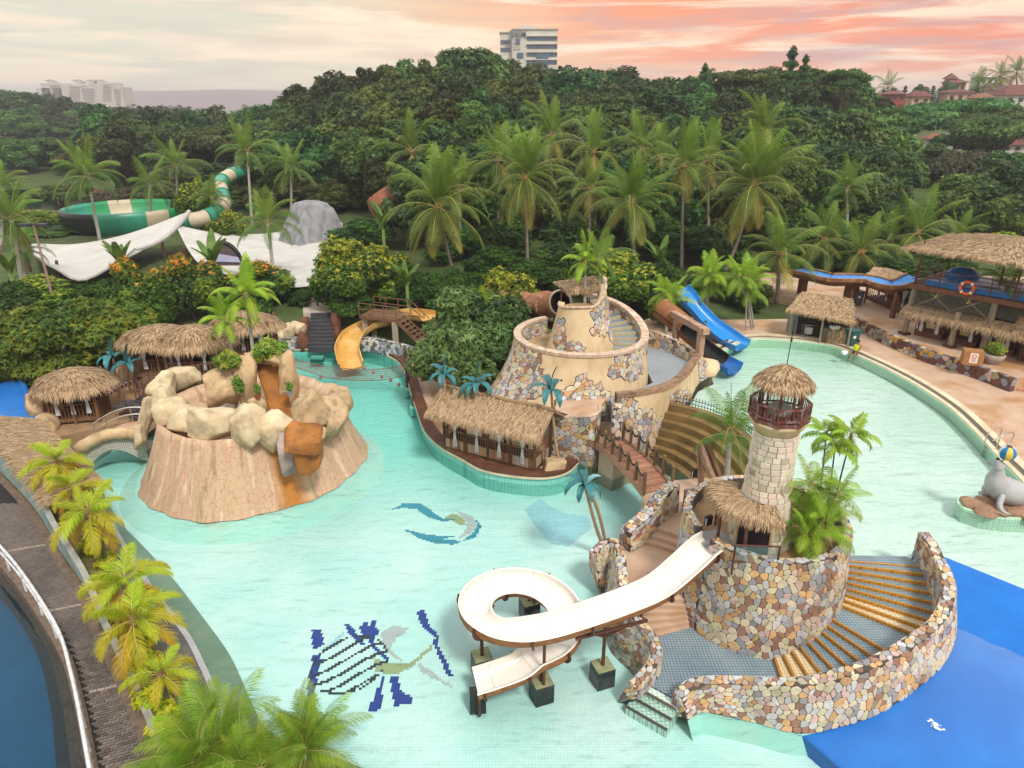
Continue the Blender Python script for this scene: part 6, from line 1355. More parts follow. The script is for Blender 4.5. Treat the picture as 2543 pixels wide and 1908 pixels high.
# ground-floor cabanas
for j in range(4):
    a0_,a1_ = .45 + j * 1.95,2.1 + j * 1.95
    MB().box(tuple(PV((a0_ + a1_) / 2,1.3,ZU + .18)),(1.65,1.9,.36),math.atan2(fd.y,fd.x)).build('cabana_floor',REDBR,pv)
    MB().beam(PV(a0_,.4,ZU + 1.0),PV(a1_,.4,ZU + 1.0),.07,.06).build('cabana_rail',REDBR,pv)
    for k in range(10): p = PV(lerp(a0_,a1_,k / 9),.4,ZU + .35); MB().beam(p,p + Vector((0,0,.65)),.035,.035).build('baluster',REDBR,pv)
    for a in (a0_ + .35,a1_ - .35):
        rows_ = [[PV(a + w * (i / 6 - .5) * 2,.3 + .03 * math.sin(i * 2.4),z) for i in range(7)] for z,w in ((4.75,.36),(4.35,.22),(3.95,.06),(3.6,.11),(3.3,.10))]; MB().grid(rows_).build('curtain',CURT,pv,smooth=True)
    MB().box(tuple(PV(a0_ + .9,.32,ZU + .82)),(.5,.03,.32),math.atan2(fd.y,fd.x)).build('number_board',mat('pale_yellow_board',(.52,.46,.26),(.42,.37,.2),rough=.7),pv)
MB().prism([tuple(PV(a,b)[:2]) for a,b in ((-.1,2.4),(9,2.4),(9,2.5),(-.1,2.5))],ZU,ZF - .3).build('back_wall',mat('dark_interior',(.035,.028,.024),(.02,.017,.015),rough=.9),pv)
# lifebuoys
LB = [mat('orange_foam',(.70,.13,.03),(.6,.1,.025),rough=.5),mat('white_band',(.75,.73,.70),(.7,.68,.65),rough=.5)]
def lifebuoy(label,c,n_,r=.36):
    u_ = Vector((0,0,1)); n_ = n_.normalized(); s_ = u_.cross(n_).normalized(); t = thing('lifebuoy',label,'lifebuoy',tuple(c)); rows = [[c + (s_ * math.cos(a * PI / 14) + u_ * math.sin(a * PI / 14)) * (r + .09 * math.cos(b * PI / 4)) + n_ * (.09 * math.sin(b * PI / 4)) for b in range(8)] for a in range(29)]
    MB().grid(rows,0,True).build('ring',LB[0],t,smooth=True)
    for k in range(4):
        rr = [[c + (s_ * math.cos(a) + u_ * math.sin(a)) * (r + .1 * math.cos(b * PI / 4)) + n_ * (.1 * math.sin(b * PI / 4)) for b in range(8)] for a in (k * PI / 2 + .7,k * PI / 2 + .85,k * PI / 2 + 1.0)]; MB().grid(rr,0,True).build('band',LB[1],t,smooth=True)
lifebuoy('orange lifebuoy hung on the front rail of the upstairs pool',PV(3.0,-.36,ZF + .35),-bd_); lifebuoy('dark red lifebuoy on the far side under the pavilion roof',PV(5.2,4.6,ZF + 1.1),-bd_,.3)
# --- raised blue flume behind the deck
cn_ = spline([G(1975,670,5.0),G(2018,680,5.0),G(2062,690,5.0),G(2110,691,5.0),G(2160,694,5.0),G(2205,708,5.0),G(2240,704,5.2),G(2275,690,5.6)],40)
fl_ = thing('raised_blue_flume','raised wooden flume with bright blue water bed behind the sun deck','water slide',(24,48,ZU))
a_ = offset(cn_,.95); b_ = offset(cn_,-.55); MB().grid([a_,b_]).build('blue_bed',MATS['bright_blue_gel'],fl_)
for s_,ln in ((1,a_),(-1,b_)):
    o_ = offset(cn_,.95 + .25 if s_ > 0 else -.55 - .28); MB().grid([[p + Vector((0,0,.0)) for p in ln],[p + Vector((0,0,.12)) for p in ln],[p + Vector((0,0,.12)) for p in o_],[p + Vector((0,0,-.12)) for p in o_],[Vector((p.x,p.y,p.z - .6)) for p in offset(cn_,.5 if s_ > 0 else -.1)]]).build('wood_edge',mat('flume_timber',(.30,.14,.06),(.17,.075,.035),scale=2,rough=.6,dirt=(.45,.30,.18),dscale=2),fl_)
for x,y,r in ((2108,757,.42),(2215,790,.16),(1990,730,.3)): p = G(x,y,ZU); MB().box((p.x,p.y,(ZU + 4.6) / 2),(r * 1.7,r * 1.7,4.6 - ZU),.3).build('pillar',REDBR,fl_)
for i in range(3,38,5): p = cn_[i]; q0,q1 = offset(cn_,.9)[i],offset(cn_,-.7)[i]; MB().beam(q0 - Vector((0,0,.4)),q1 - Vector((0,0,.3)),.1,.14).build('bracket',REDBR,fl_)
# row of cabanas beneath and a far thatched roof
cb = thing('cabana_row','dark cabana row with white curtains under the raised flume','cabana',tuple(G(2190,740,ZU)))
c0 = G(2150,742,ZU); c1 = G(2225,775,ZU); dd_ = (c1 - c0).normalized(); pp_ = Vector((-dd_.y,dd_.x,0)); pp_ = pp_ if pp_.y > 0 else -pp_; LL_ = (c1 - c0).length + 2
MB().prism([tuple(p[:2]) for p in (c0,c0 + dd_ * LL_,c0 + dd_ * LL_ + pp_ * 2,c0 + pp_ * 2)],ZU,ZU + .25).build('floor',REDBR,cb)
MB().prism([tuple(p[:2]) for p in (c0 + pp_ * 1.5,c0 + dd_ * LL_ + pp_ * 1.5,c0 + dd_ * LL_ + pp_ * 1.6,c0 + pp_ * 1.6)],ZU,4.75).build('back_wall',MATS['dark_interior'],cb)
MB().beam(c0 + Vector((0,0,1.0)),c0 + dd_ * LL_ + Vector((0,0,1.0)),.07,.06).build('rail',REDBR,cb)
for k in range(5):
    p = c0 + dd_ * (LL_ * k / 4); MB().beam(p,p + Vector((0,0,1.8)),.1,.1).build('post',REDBR,cb)
for k in range(28): p = c0 + dd_ * (LL_ * k / 27); MB().beam(p + Vector((0,0,.3)),p + Vector((0,0,1.0)),.035,.035).build('baluster',REDBR,cb)
for k in range(6):
    p = c0 + dd_ * (LL_ * (k + .5) / 6) - pp_ * .05; MB().grid([[p + dd_ * (w * (i / 6 - .5) * 2) + Vector((0,0,z)) for i in range(7)] for z,w in ((1.75,.3),(1.3,.16),(1.0,.05),(.5,.12))]).build('curtain',CURT,cb)
fr2 = thing('distant_thatch_roof','small thatched hip roof behind the raised blue flume','cabana',tuple(G(2200,720,ZU)))
ap,e0,e1 = PXY(2172,663,52.5),PXY(2145,690,50.5),PXY(2268,690,50.5)
f_ = lambda u,v: lerp(lerp(ap,PXY(2210,668,52.5),u),lerp(e0,e1,u),v)
rf = roof_shell(fr2,f_,12,4,.12); thatch(rf,f_,1500,71,.5,.06,.25,.6)
for u in (.1,.9): p = f_(u,.9); MB().tube([Vector((p.x,p.y,ZU)),p],.07,6).build('post',REDBR,fr2)
# --- poolside kiosk
kk = thing('thatched_kiosk','open drinks kiosk with ragged thatched roof at the far pool edge','kiosk',tuple(G(2045,825,ZD)))
k_ = lambda u,v: lerp(lerp(G(1992,724,4.9),G(2118,742,4.7),u),lerp(G(1958,768,4.15),G(2122,802,4.0),u),v)
rf = roof_shell(kk,k_,14,5,.1); thatch(rf,k_,3000,73,.34,.06,.2,.5)
for u,v in ((.06,.92),(.55,.95),(.97,.95),(.05,.1),(.95,.1)): p = k_(u,v); MB().tube([Vector((p.x,p.y,ZD)),p],.07,7).build('post',GREYLOG,kk)
a = G(2040,848,ZD); b = G(2098,855,ZD); dk_ = (b - a).normalized(); MB().prism([tuple(p[:2]) for p in (a,b,b + Vector((.3,.8,0)),a + Vector((.3,.8,0)))],ZD,ZD + .95).build('counter',mat('counter_wood',(.20,.15,.09),(.13,.1,.06),rough=.8),kk)
cf = lambda u,v: lerp(lerp(a,b,.2 + .8 * u) + Vector((0,-.05,.98)),lerp(a,b,.2 + .8 * u) + Vector((0,-.12,.05)),v); thatch(kk,cf,700,75,.35,.04,.3,.5)
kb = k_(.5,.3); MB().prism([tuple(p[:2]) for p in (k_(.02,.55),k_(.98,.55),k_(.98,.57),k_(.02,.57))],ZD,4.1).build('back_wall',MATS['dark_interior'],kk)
vm = thing('vending_machine','red and grey drinks vending machine under the kiosk thatch','vending machine',tuple(G(1985,826,ZD))); p = G(1972,829,ZD)
MB().box((p.x,p.y + .35,ZD + .95),(.62,.75,1.9),.0).build('cabinet',mat('grey_cabinet',(.25,.28,.30),(.2,.22,.24),rough=.4),vm); MB().box((p.x + .50,p.y + .28,ZD + .95),(.42,.7,1.88),.0).build('front',mat('red_panel',(.38,.03,.05),(.25,.04,.10),scale=3,rough=.35),vm)
tb_ = thing('steel_table','small steel table with white tub beside the vending machine','table',tuple(G(2010,835,ZD))); p = G(2008,836,ZD)
MB().box((p.x,p.y + .2,ZD + .8),(.8,.5,.04)).build('top',CHROME,tb_)
for sx in (-.36,.36):
    for sy in (0,.4): MB().tube([(p.x + sx,p.y + sy,ZD),(p.x + sx,p.y + sy,ZD + .8)],.02,5).build('leg',CHROME,tb_)
tb2 = MB().box((p.x,p.y + .2,ZD + .38),(.4,.35,.45),0,0,1.1).lathe([(.2,0),(.22,.03)],10,(p.x,p.y + .2,ZD + .62)); tag(tb2.build('white_tub',mat('white_plastic',(.70,.72,.72),(.62,.64,.65),rough=.5)),'white plastic tub beneath the steel table','tub')
tag(MB().box(tuple(G(2075,820,ZD + .95) + Vector((.05,.25,.11))),(.5,.34,.2),.2,0,1.12).box(tuple(G(2075,820,ZD + .95) + Vector((.05,.25,.215))),(.52,.36,.02),.2).build('white_basket',MATS['white_plastic']),'white basket standing on the kiosk counter','basket')
def bin_(label,p,m,s=1.0):
    t = thing('wheelie_bin',label,'bin',tuple(p)); MB().box((p.x,p.y,p.z + .45 * s),(.5 * s,.5 * s,.9 * s),.25,0,1.18).build('body',m,t); MB().box((p.x,p.y,p.z + .95 * s),(.66 * s,.68 * s,.07),.25).build('lid',m,t)
    c_ = Vector((p.x + .0,p.y - .30 * s,p.z + .6 * s)); MB().add([c_ + Vector((math.cos(k * PI / 6) * .1,-.012,math.sin(k * PI / 6) * .1)) for k in range(12)],[tuple(range(12))]).build('emblem',mat('white_emblem',(.75,.77,.77),(.7,.7,.7),rough=.6),t)
    for sx in (-.18,.18): MB().lathe([(.09,0),(.09,.05)],10,(p.x + sx * s,p.y + .22 * s,p.z + .02)).build('wheel',IRON,t)
    return t
bin_('dark green wheelie bin beside the kiosk counter',G(2112,858,ZD),mat('green_plastic',(.02,.11,.105),(.015,.085,.08),rough=.45),1.12); bin_('grey wheelie bin beside the brown flume pillar',G(2125,757,ZU),mat('grey_plastic',(.10,.115,.12),(.08,.09,.095),rough=.45),1.12)
# sign box, stone pot, shrubs on the upper deck
sb = thing('no_smoking_stand','orange wooden stand carrying a no-smoking sign on the upper deck','sign',tuple(G(2420,905,ZU))); p = G(2418,908,ZU)
MB().box((p.x,p.y + .3,ZU + .42),(1.0,.7,.84),-.35).build('stand',mat('orange_wood',(.40,.20,.08),(.28,.13,.05),scale=3,rough=.7,stretch=(4,1,1)),sb)
n2 = Vector((math.sin(-.35),-math.cos(-.35),0)); r2 = Vector((math.cos(-.35),math.sin(-.35),0)); c2 = Vector((p.x,p.y + .3,ZU + .46)) + n2 * .36
MB().add([c2 + r2 * x + Vector((0,0,z)) for x,z in ((-.2,-.3),(.2,-.3),(.2,.3),(-.2,.3))],[(0,1,2,3)]).build('sign_sheet',mat('white_sheet',(.78,.76,.72),(.72,.7,.66),rough=.6),sb)
c3 = c2 + n2 * .006 + Vector((0,0,.1)); RED = mat('sign_red',(.55,.03,.03),(.5,.025,.025),rough=.5); ro = [c3 + (r2 * math.cos(k * PI / 12) + Vector((0,0,1)) * math.sin(k * PI / 12)) * .14 for k in range(25)]; ri = [c3 + (q - c3) * .74 for q in ro]
MB().grid([ro,ri]).build('ban_ring',RED,sb); MB().beam(c3 + r2 * -.09 + Vector((0,0,.09)),c3 + r2 * .09 - Vector((0,0,.09)),.012,.035,up=tuple(n2)).build('ban_bar',RED,sb)
for k,w in enumerate((.15,.11,.13)): MB().add([c2 + n2 * .006 + r2 * x + Vector((0,0,-.1 - k * .06 + z)) for x,z in ((-w,0),(w,0),(w,.025),(-w,.025))],[(0,1,2,3)]).build('text_line',RED,sb)
gp = thing('stone_pot','large mossy stone pot with bright leafy plants by the pavilion post','planter',tuple(G(2462,900,ZU))); p = G(2462,902,ZU); MB().lathe([(.35,0),(.55,.3),(.62,.55),(.55,.6),(.5,.52),(.01,.5)],16,(p.x,p.y,ZU),cap=False).build('pot',ROCK_GREY,gp,smooth=True); CROWN['potleaf'] = crown_mesh('pot_leaves',blobset(66,.5,.5,.35,8,(.35,.6)),.14,500,BUSHL,seed=8); link('leaves',CROWN['potleaf'],gp,(0,0,.75),None,1.1)
# right-hand cabana cut by the frame
plank_hut('side_cabana','small thatched cabana with red seats at the right edge of the deck',G(2478,905,ZU) + Vector((1.6,.6,0)),(.75,-.66),3.4,2.0,ZU,1.9,2.6,.6,88,1700,planks=False,bays=2,curtains=2)
# --- rails of the pool ladder
ld = thing('pool_ladder','steel pool ladder with looped handrails at the upper pool edge','ladder',tuple(G(2455,1100,ZR)))
pe = G(2446,1108,ZR); tang = Vector((.42,-.9,0)).normalized(); inw = Vector((-.9,-.42,0)).normalized()
for s_ in (0,.55):
    q = pe + tang * s_; MB().tube(spline([q + inw * .05 - Vector((0,0,.5)),q + inw * .05 + Vector((0,0,.65)),q - inw * .55 + Vector((0,0,.85)),q - inw * 1.0 + Vector((0,0,.65)),q - inw * .85 + Vector((0,0,.2)),q - inw * .5 + Vector((0,0,.15))],24),.028,7).build('handrail',CHROME,ld,smooth=True)
for h in (-.3,-.05): MB().beam(pe + inw * .05 + Vector((0,0,h)),pe + inw * .05 + tang * .55 + Vector((0,0,h)),.1,.03).build('tread',CHROME,ld)
# --- seal statue
sl_ = thing('seal_statue','grey seal statue balancing a ball, flippers on a brown rock base','statue',tuple(G(2480,1250,ZR)))
GREY = mat('grey_painted_statue',(.42,.42,.43),(.34,.34,.35),scale=2,rough=.5,spec=.4,dirt=(.22,.22,.22),dscale=1.5,damt=.3)
SO = G(2440,1262,ZR); X,Y_ = Vector((1,-.18,0)).normalized(),Vector((.18,1,0)).normalized()
def SP(x,y,z): return SO + (X * x + Y_ * y) * .86 + Vector((0,0,z * .84))
bpts = [SP(3.2,.55,.25),SP(2.6,.5,.38),SP(1.9,.4,.62),SP(1.2,.3,.80),SP(.62,.22,1.05),SP(.30,.15,1.45),SP(.22,.1,1.85),SP(.16,.06,2.12),SP(.12,.02,2.28),SP(.02,-.02,2.52),SP(-.02,-.04,2.66)]
MB().tube(spline(bpts,44),[r for r in np.interp(np.linspace(0,10,44),range(11),[.09,.22,.42,.52,.52,.40,.26,.20,.215,.13,.05])],18).build('body',GREY,sl_,smooth=True)
for s_ in (-1,1): MB().tube(spline([SP(.55,.2 + s_ * .4,.9),SP(.42,.2 + s_ * .62,.5),SP(.5,.2 + s_ * .82,.28),SP(.85,.2 + s_ * .95,.2)],12),[.24,.26,.26,.25,.24,.23,.22,.2,.17,.14,.1,.04],10,sx=.45).build('front_flipper',GREY,sl_,smooth=True)
for s_ in (-1,1): MB().tube(spline([SP(3.1,.5,.28),SP(3.5,.5 + s_ * .25,.3),SP(3.9,.5 + s_ * .45,.32)],8),[.1,.14,.17,.19,.19,.17,.13,.05],8,sx=1.4).build('tail_flipper',GREY,sl_,smooth=True)
MB().sphere(tuple(SP(-.02,-.05,2.66)),.06,8,6).build('nose',mat('black_nose',(.015,.015,.016),(.01,.01,.01),rough=.3),sl_,smooth=True)
MB().tube(spline([SP(-.12,.25,2.15),SP(-.22,.3,2.32),SP(-.2,.32,2.42)],5),[.05,.05,.04,.03,.01],6).build('ear',GREY,sl_)
bc = SP(.32,-.02,2.98); ballm = [mat('ball_blue',(.02,.20,.42),(.015,.16,.36),rough=.4),mat('ball_yellow',(.72,.52,.08),(.65,.45,.06),rough=.4),mat('ball_white',(.72,.68,.60),(.66,.62,.54),rough=.4)]
bl = thing('beach_ball','striped blue, yellow and white ball on the seal nose','ball',tuple(bc))
for k in range(8):
    rows_ = [[bc + Vector((math.sin(PI * i / 10) * math.cos(k * PI / 4 + j * PI / 12),math.sin(PI * i / 10) * math.sin(k * PI / 4 + j * PI / 12),-math.cos(PI * i / 10))) * .30 for j in range(4)] for i in range(11)]; MB().grid(rows_).build('panel',ballm[(0,1,0,2)[k % 4]],bl,smooth=True)
MB().tube([bc - Vector((.05,0,.30)),SP(.1,-.02,2.5)],.02,5).build('rod',IRON,bl)
MB().lathe([(.11,.28),(.06,.32)],10,tuple(bc)).build('cap',STEEL_BR,bl)
isl = [SP(-1.05,.1,0),SP(-.95,-.35,0),SP(-.4,-.75,0),SP(.6,-.85,0),SP(1.6,-.72,0),SP(2.3,-.7,0),SP(4.5,-.4,0),SP(4.5,1.4,0),SP(1.5,1.3,0),SP(0,1.0,0),SP(-.8,.7,0)]
MB().prism([tuple(p[:2]) for p in isl],ZR - .54,ZR + .09).build('tiled_base',MATS['pale_green_tile'],sl_)
rg = random.Random(9)
for k,(x,y,sx) in enumerate(((-.5,.1,.55),(-.1,-.35,.6),(.5,-.45,.55),(.3,.3,.6),(1.0,-.4,.5),(1.5,-.35,.55),(1.2,.5,.7),(2.0,-.2,.5))): boulder('base_rock',SP(x,y,ZR * 0 + .17),(sx,sx * .75,.17),mat('brown_rock',(.38,.23,.15),(.22,.13,.08),scale=2,rough=.85,bump=.4,bscale=7),k + 70,rg.random() * 3,0,.7,sl_)
cw = spline([SP(.35,1.15,.16),SP(.8,1.2,.3),SP(1.2,1.25,.42),SP(2.4,1.45,.5),SP(4.2,1.5,.45)],20); MB().tube([p - Vector((0,0,.08)) for p in cw],.15,8,sx=1.0).build('curb',mat('grey_curb',(.48,.46,.44),(.40,.38,.36),rough=.7),sl_,smooth=True)
for k in range(3): MB().tube(spline([SP(1.9 + k * .02,-.72 - k * .16,-.05 - k * .12),SP(2.5,-1.0 - k * .2,-.06 - k * .12),SP(3.6,-1.1 - k * .24,-.06 - k * .12)],10),.05,6).build('step_edge',mat('sea_green_edge',(.10,.30,.26),(.08,.25,.22),rough=.5),sl_)
# --- person sitting on the pool edge
ps_ = thing('person','person in yellow T-shirt and navy shorts sitting on the pool edge','person',tuple(G(2122,876,ZR + .1)))
def person():
    o = G(2124,878,ZR + .1); f = Vector((-.75,-.66,0)).normalized(); r = Vector((f.y,-f.x,0)); P = lambda a,b,c: o + f * a + r * b + Vector((0,0,c))
    J = {'pel': P(0,0,.12),'sp': P(-.06,0,.34),'ch': P(-.10,0,.52),'nk': P(-.10,0,.64),'hd': P(-.07,0,.78),'ht': P(-.07,0,.87),'sl': P(-.10,-.19,.56),'el': P(.08,-.27,.36),'wl': P(.22,-.20,.22),'fl': P(.30,-.18,.20),'sr': P(-.10,.19,.56),'er': P(-.25,.25,.33),'wr': P(-.34,.24,.08),'fr': P(-.38,.24,.03),
         'hl': P(.02,-.10,.10),'kl': P(.42,-.14,.14),'al': P(.47,-.15,-.26),'tl': P(.62,-.16,-.30),'hr': P(.02,.10,.10),'kr': P(.42,.14,.14),'ar': P(.50,.16,-.26),'tr': P(.64,.17,-.30)}
    R = dict(pel=.15,sp=.135,ch=.15,nk=.06,hd=.105,ht=.07,sl=.07,el=.05,wl=.036,fl=.03,sr=.07,er=.05,wr=.036,fr=.03,hl=.10,kl=.07,al=.045,tl=.035,hr=.10,kr=.07,ar=.045,tr=.035)
    E_ = ['pel sp','sp ch','ch nk','nk hd','hd ht','ch sl','sl el','el wl','wl fl','ch sr','sr er','er wr','wr fr','pel hl','hl kl','kl al','al tl','pel hr','hr kr','kr ar','ar tr']
    def skin(name,keys,m,grow=0.0,root='pel'):
        ks = list(keys); me = bpy.data.meshes.new(name); ed = [e.split() for e in E_]; ed = [(ks.index(a),ks.index(b)) for a,b in ed if a in ks and b in ks]; off = WL[ps_.name]
        me.from_pydata([tuple(J[k] - off) for k in ks],ed,[]); ob = link(name,me,ps_); me.materials.append(m); md = ob.modifiers.new('skin','SKIN'); md.use_smooth_shade = True; ob.modifiers.new('sub','SUBSURF').levels = 1; ob.modifiers['sub'].render_levels = 1
        sv_ = me.skin_vertices[0].data
        for i,k in enumerate(ks): sv_[i].radius = (R[k] + grow,R[k] + grow); sv_[i].use_root = (k == root)
        return ob
    skin('body',J.keys(),mat('brown_skin',(.30,.15,.085),(.25,.12,.07),rough=.55))
    skin('t_shirt',['pel','sp','ch','sl','sr'],mat('neon_yellow_cloth',(.58,.62,.02),(.50,.55,.015),rough=.85),.028,'sp'); J['er2'] = lerp(J['sr'],J['er'],.45); J['kl2'] = lerp(J['hl'],J['kl'],.8); J['kr2'] = lerp(J['hr'],J['kr'],.8); R.update(er2=.06,kl2=.08,kr2=.08); E_.extend(['pel hl','hl kl2','pel hr','hr kr2'])
    skin('shorts',['pel','hl','hr','kl2','kr2'],mat('navy_cloth',(.018,.022,.045),(.012,.015,.03),rough=.9),.022)
    hc = J['hd'] - WL[ps_.name]; MB().sphere((hc.x - f.x * .02,hc.y - f.y * .02,hc.z + .035),.118,12,8,sc=(1,1,.85)).build('hair',mat('black_hair',(.012,.010,.009),(.008,.007,.006),rough=.6),ps_,smooth=True,local=True)
    for s_ in (-1,1):
        MB().sphere(tuple(J['hd'] - WL[ps_.name] + f * .098 + r * (.035 * s_) + Vector((0,0,.0))),.012,6,5).build('eye',mat('eye_dark',(.02,.015,.012),(.01,.01,.01),rough=.3),ps_,local=True)
        for k in range(4):
            b0_ = J['fl' if s_ < 0 else 'fr'] - WL[ps_.name] + r * ((k - 1.5) * .018); MB().tube([b0_,b0_ + (f if s_ < 0 else -f) * .04,b0_ + (f if s_ < 0 else -f) * .07 - Vector((0,0,.02))],[.010,.009,.007],5).build('finger',MATS['brown_skin'],ps_,local=True)
    MB().sphere(tuple(J['hd'] - WL[ps_.name] + f * .115 + Vector((0,0,-.025))),.018,6,5).build('nose',MATS['brown_skin'],ps_,local=True)
person()
wbg = boulder('white_bag',G(2098,876,ZR + .22),(.26,.2,.14),mat('white_plastic_film',(.72,.74,.76),(.62,.64,.68),rough=.4),5,.4); tag(wbg,'crumpled white plastic bag beside the seated person','bag')
# ================================================================ yellow slide corner, net, dark stairs
YEL = mat('yellow_gelcoat',(.62,.36,.09),(.54,.28,.06),scale=1.0,rough=.3,spec=.5,dirt=(.70,.55,.28),dscale=1.0,damt=.5)
YOUT = mat('yellow_shell',(.58,.40,.15),(.42,.27,.09),scale=1.0,rough=.5,dirt=(.2,.12,.05))
ys_ = thing('yellow_slide','wide yellow water slide curving down from a wooden deck','water slide',tuple(G(870,900,0)))
YP = spline([G(1062,778,3.0),G(1010,774,2.75),G(955,788,2.4),G(912,802,2.05),G(878,824,1.65),G(862,856,1.15),G(866,884,.8),G(872,902,.6)],60)
chute(ys_,YP,.78,.5,YEL,YOUT,lip=.09,power=.5)
for i in (22,40): p = YP[i]; MB().box((p.x,p.y,(p.z - .62 - .5) / 2),(.4,.4,max(.3,p.z - .62 + .5))).build('support',FOOT,ys_)
BRW = mat('deck_brown_wood',(.20,.105,.06),(.13,.07,.04),scale=4,rough=.8)
yd = thing('slide_deck','brown wooden deck with pipe railings above the yellow slide','deck',tuple(G(950,800,2)))
d0,d1 = G(892,784,2.7),G(985,796,2.7); dd_ = (d1 - d0).normalized(); pn = Vector((-dd_.y,dd_.x,0)); pn = pn if pn.y > 0 else -pn
MB().prism([tuple(p[:2]) for p in (d0,d1,d1 + pn * 2.0,d0 + pn * 2.0)],2.5,2.72).build('deck_boards',BRW,yd)
for p in (d1 + Vector((-.2,.2,0)),d0 + Vector((.3,.3,0))): MB().box((p.x,p.y,1.45),(.42,.42,2.1),.2).build('concrete_post',mat('pale_concrete',(.36,.31,.24),(.28,.24,.18),rough=.85),yd)
for q in (Vector(),pn * 2.0):
    for h in (.5,.95): MB().tube([d0 + q + Vector((0,0,h)),d1 + q + Vector((0,0,h)),d1 + q + dd_ * 2.2 + Vector((0,0,h - 1.7))],.035,6).build('rail',BRW,yd)
    for k in range(4): p = d0 + q + dd_ * ((d1 - d0).length * k / 3); MB().tube([p,p + Vector((0,0,.97))],.04,6).build('rail_post',BRW,yd)
    for k in (1,2): p = d1 + q + dd_ * (1.1 * k) - Vector((0,0,.85 * k)); MB().tube([p,p + Vector((0,0,.97))],.04,6).build('rail_post',BRW,yd)
    MB().beam(d1 + q + Vector((0,0,-.1)),d1 + q + dd_ * 2.3 - Vector((0,0,1.95)),.08,.25).build('stringer',BRW,yd)
for k in range(8): p = d1 + dd_ * (.28 * (k + .5)) + pn * 1.0 - Vector((0,0,.22 * (k + 1))); MB().box(tuple(p),(.28,1.9,.05),math.atan2(dd_.y,dd_.x)).build('tread',BRW,yd)
# dark stone stairs
ds = thing('dark_stair','steep dark slate staircase climbing from the pool deck between rock cheeks','stairs',tuple(G(800,868,.5)))
SLATE = mat('dark_slate',(.075,.075,.085),(.04,.04,.046),scale=3,rough=.6,bump=.4,bscale=12,stretch=(.3,1,1))
a0_,a1_ = G(765,869,.5),G(832,869,.5); b0_,b1_ = G(772,776,2.35),G(822,774,2.35)
for k in range(10):
    f0,f1 = k / 10,(k + 1) / 10; q = [lerp(a0_,b0_,f0),lerp(a1_,b1_,f0),lerp(a1_,b1_,f1 + .02),lerp(a0_,b0_,f1 + .02)]; MB().prism([tuple(p[:2]) for p in q],.3,.5 + (k + 1) * .18).build('step',SLATE,ds)
REDROCK = mat('red_brown_rock',(.19,.075,.045),(.11,.045,.028),scale=1.5,rough=.85,bump=.5,bscale=6)
for x,y,w,h,Y,sd in ((752,852,30,50,47.6,1),(760,815,20,55,48.6,2),(839,836,20,44,47.9,3),(836,800,22,50,49.2,4)): bpx('cheek_rock',x,y,w,h,Y,REDROCK,sd + 200,1.4,parent=ds)
struct('stair_head_path',MB().prism([tuple(p[:2]) for p in (b0_ + Vector((-.6,0,0)),b1_ + Vector((.6,0,0)),Vector((-17.5,64,0)),Vector((-20,64,0)))],1.9,2.31),mat('pale_path',(.50,.42,.34),(.42,.35,.28),rough=.85,world=True))
# cream rock wall and stone footing left of the stairs; grey stone retaining wall right of the slide
cw_ = thing('cream_rock_wall','low cream rock wall on grey stones left of the dark stair','wall',tuple(G(700,850,.6)))
for i,x in enumerate((660,690,718,742)): bpx('wall_rock',x,838 - i * 6,36,38,47.4 + i * .25,ROCK_PALE,210 + i,1.0,parent=cw_,pw=.5)
GST = [STONE_MATS[3],STONE_MATS[4],STONE_MATS[0],mat('stone_slate',(.13,.14,.16),(.09,.1,.12),rough=.7,rnd=.15)]
line = spline([G(x,y,1.25) for x,y in ((655,848),(700,843),(740,838))],8); stone_wall(cw_,line,.3,.4,.4,.0,.1,.26,60,212,'oit',mats=GST,weights=(4,3,1,4))
gw_ = thing('grey_stone_wall','curved retaining wall of grey and white stones beside the yellow slide','wall',tuple(G(960,860,.6)))
line = spline([G(x,y,z) for x,y,z in ((898,838,1.35),(940,842,1.4),(985,852,1.45),(1024,862,1.45))],16); stone_wall(gw_,line,.3,.4,.4,.0,.15,.27,160,213,'oit',mats=GST,weights=(4,4,2,4))
pst = thing('deck_steps','short sandstone steps with iron rail beneath the mango tree','stairs',tuple(G(1030,895,.5)))
for k in range(5): p = G(1022 + k * 3,902 - k * 6.5,.5 + k * .17); MB().box((p.x + .9,p.y + .1,.4 + (k + 1) * .085),(2.2,.42,(k + 1) * .17),-.2).build('step',SANDSTONE,pst)
for p in (G(998,870,.6),G(1014,880,.6)): MB().tube([p,p + Vector((0,0,1.1))],.03,6).build('rail_post',IRON,pst)
MB().tube([G(998,870,.6) + Vector((0,0,1.1)),G(1014,880,.6) + Vector((0,0,1.1))],.03,6).build('rail',IRON,pst)
# climbing net across the pool
nt = thing('rope_net','sagging red-brown rope net stretched across the pool below the yellow slide','net',tuple(G(860,930,0)))
NROPE = mat('red_rope',(.28,.13,.10),(.20,.09,.07),rough=.9)
top_ = spline([G(712,886,1.0),G(780,905,.55),G(860,916,.4),G(930,918,.45),G(1010,908,1.15)],64); bot_ = spline([G(712,905,.9),G(780,928,.35),G(830,940,.25),G(930,945,.25),G(1014,932,1.0)],64)
net = MB()
for j in range(6): net.tube([lerp(a,b,j / 5) for a,b in zip(top_,bot_)],.016,4,caps=False)
for a,b in zip(top_,bot_): net.tube([a,b],.013,4,caps=False)
net.build('mesh',NROPE,nt)['kind'] = 'stuff'; MB().tube(top_,.03,6).build('head_rope',NROPE,nt); MB().tube(bot_,.03,6).build('foot_rope',NROPE,nt)
MB().tube([G(820,958,.5),G(880,915,.5),G(930,905,.3)],.012,4).build('float_line',NROPE,nt)
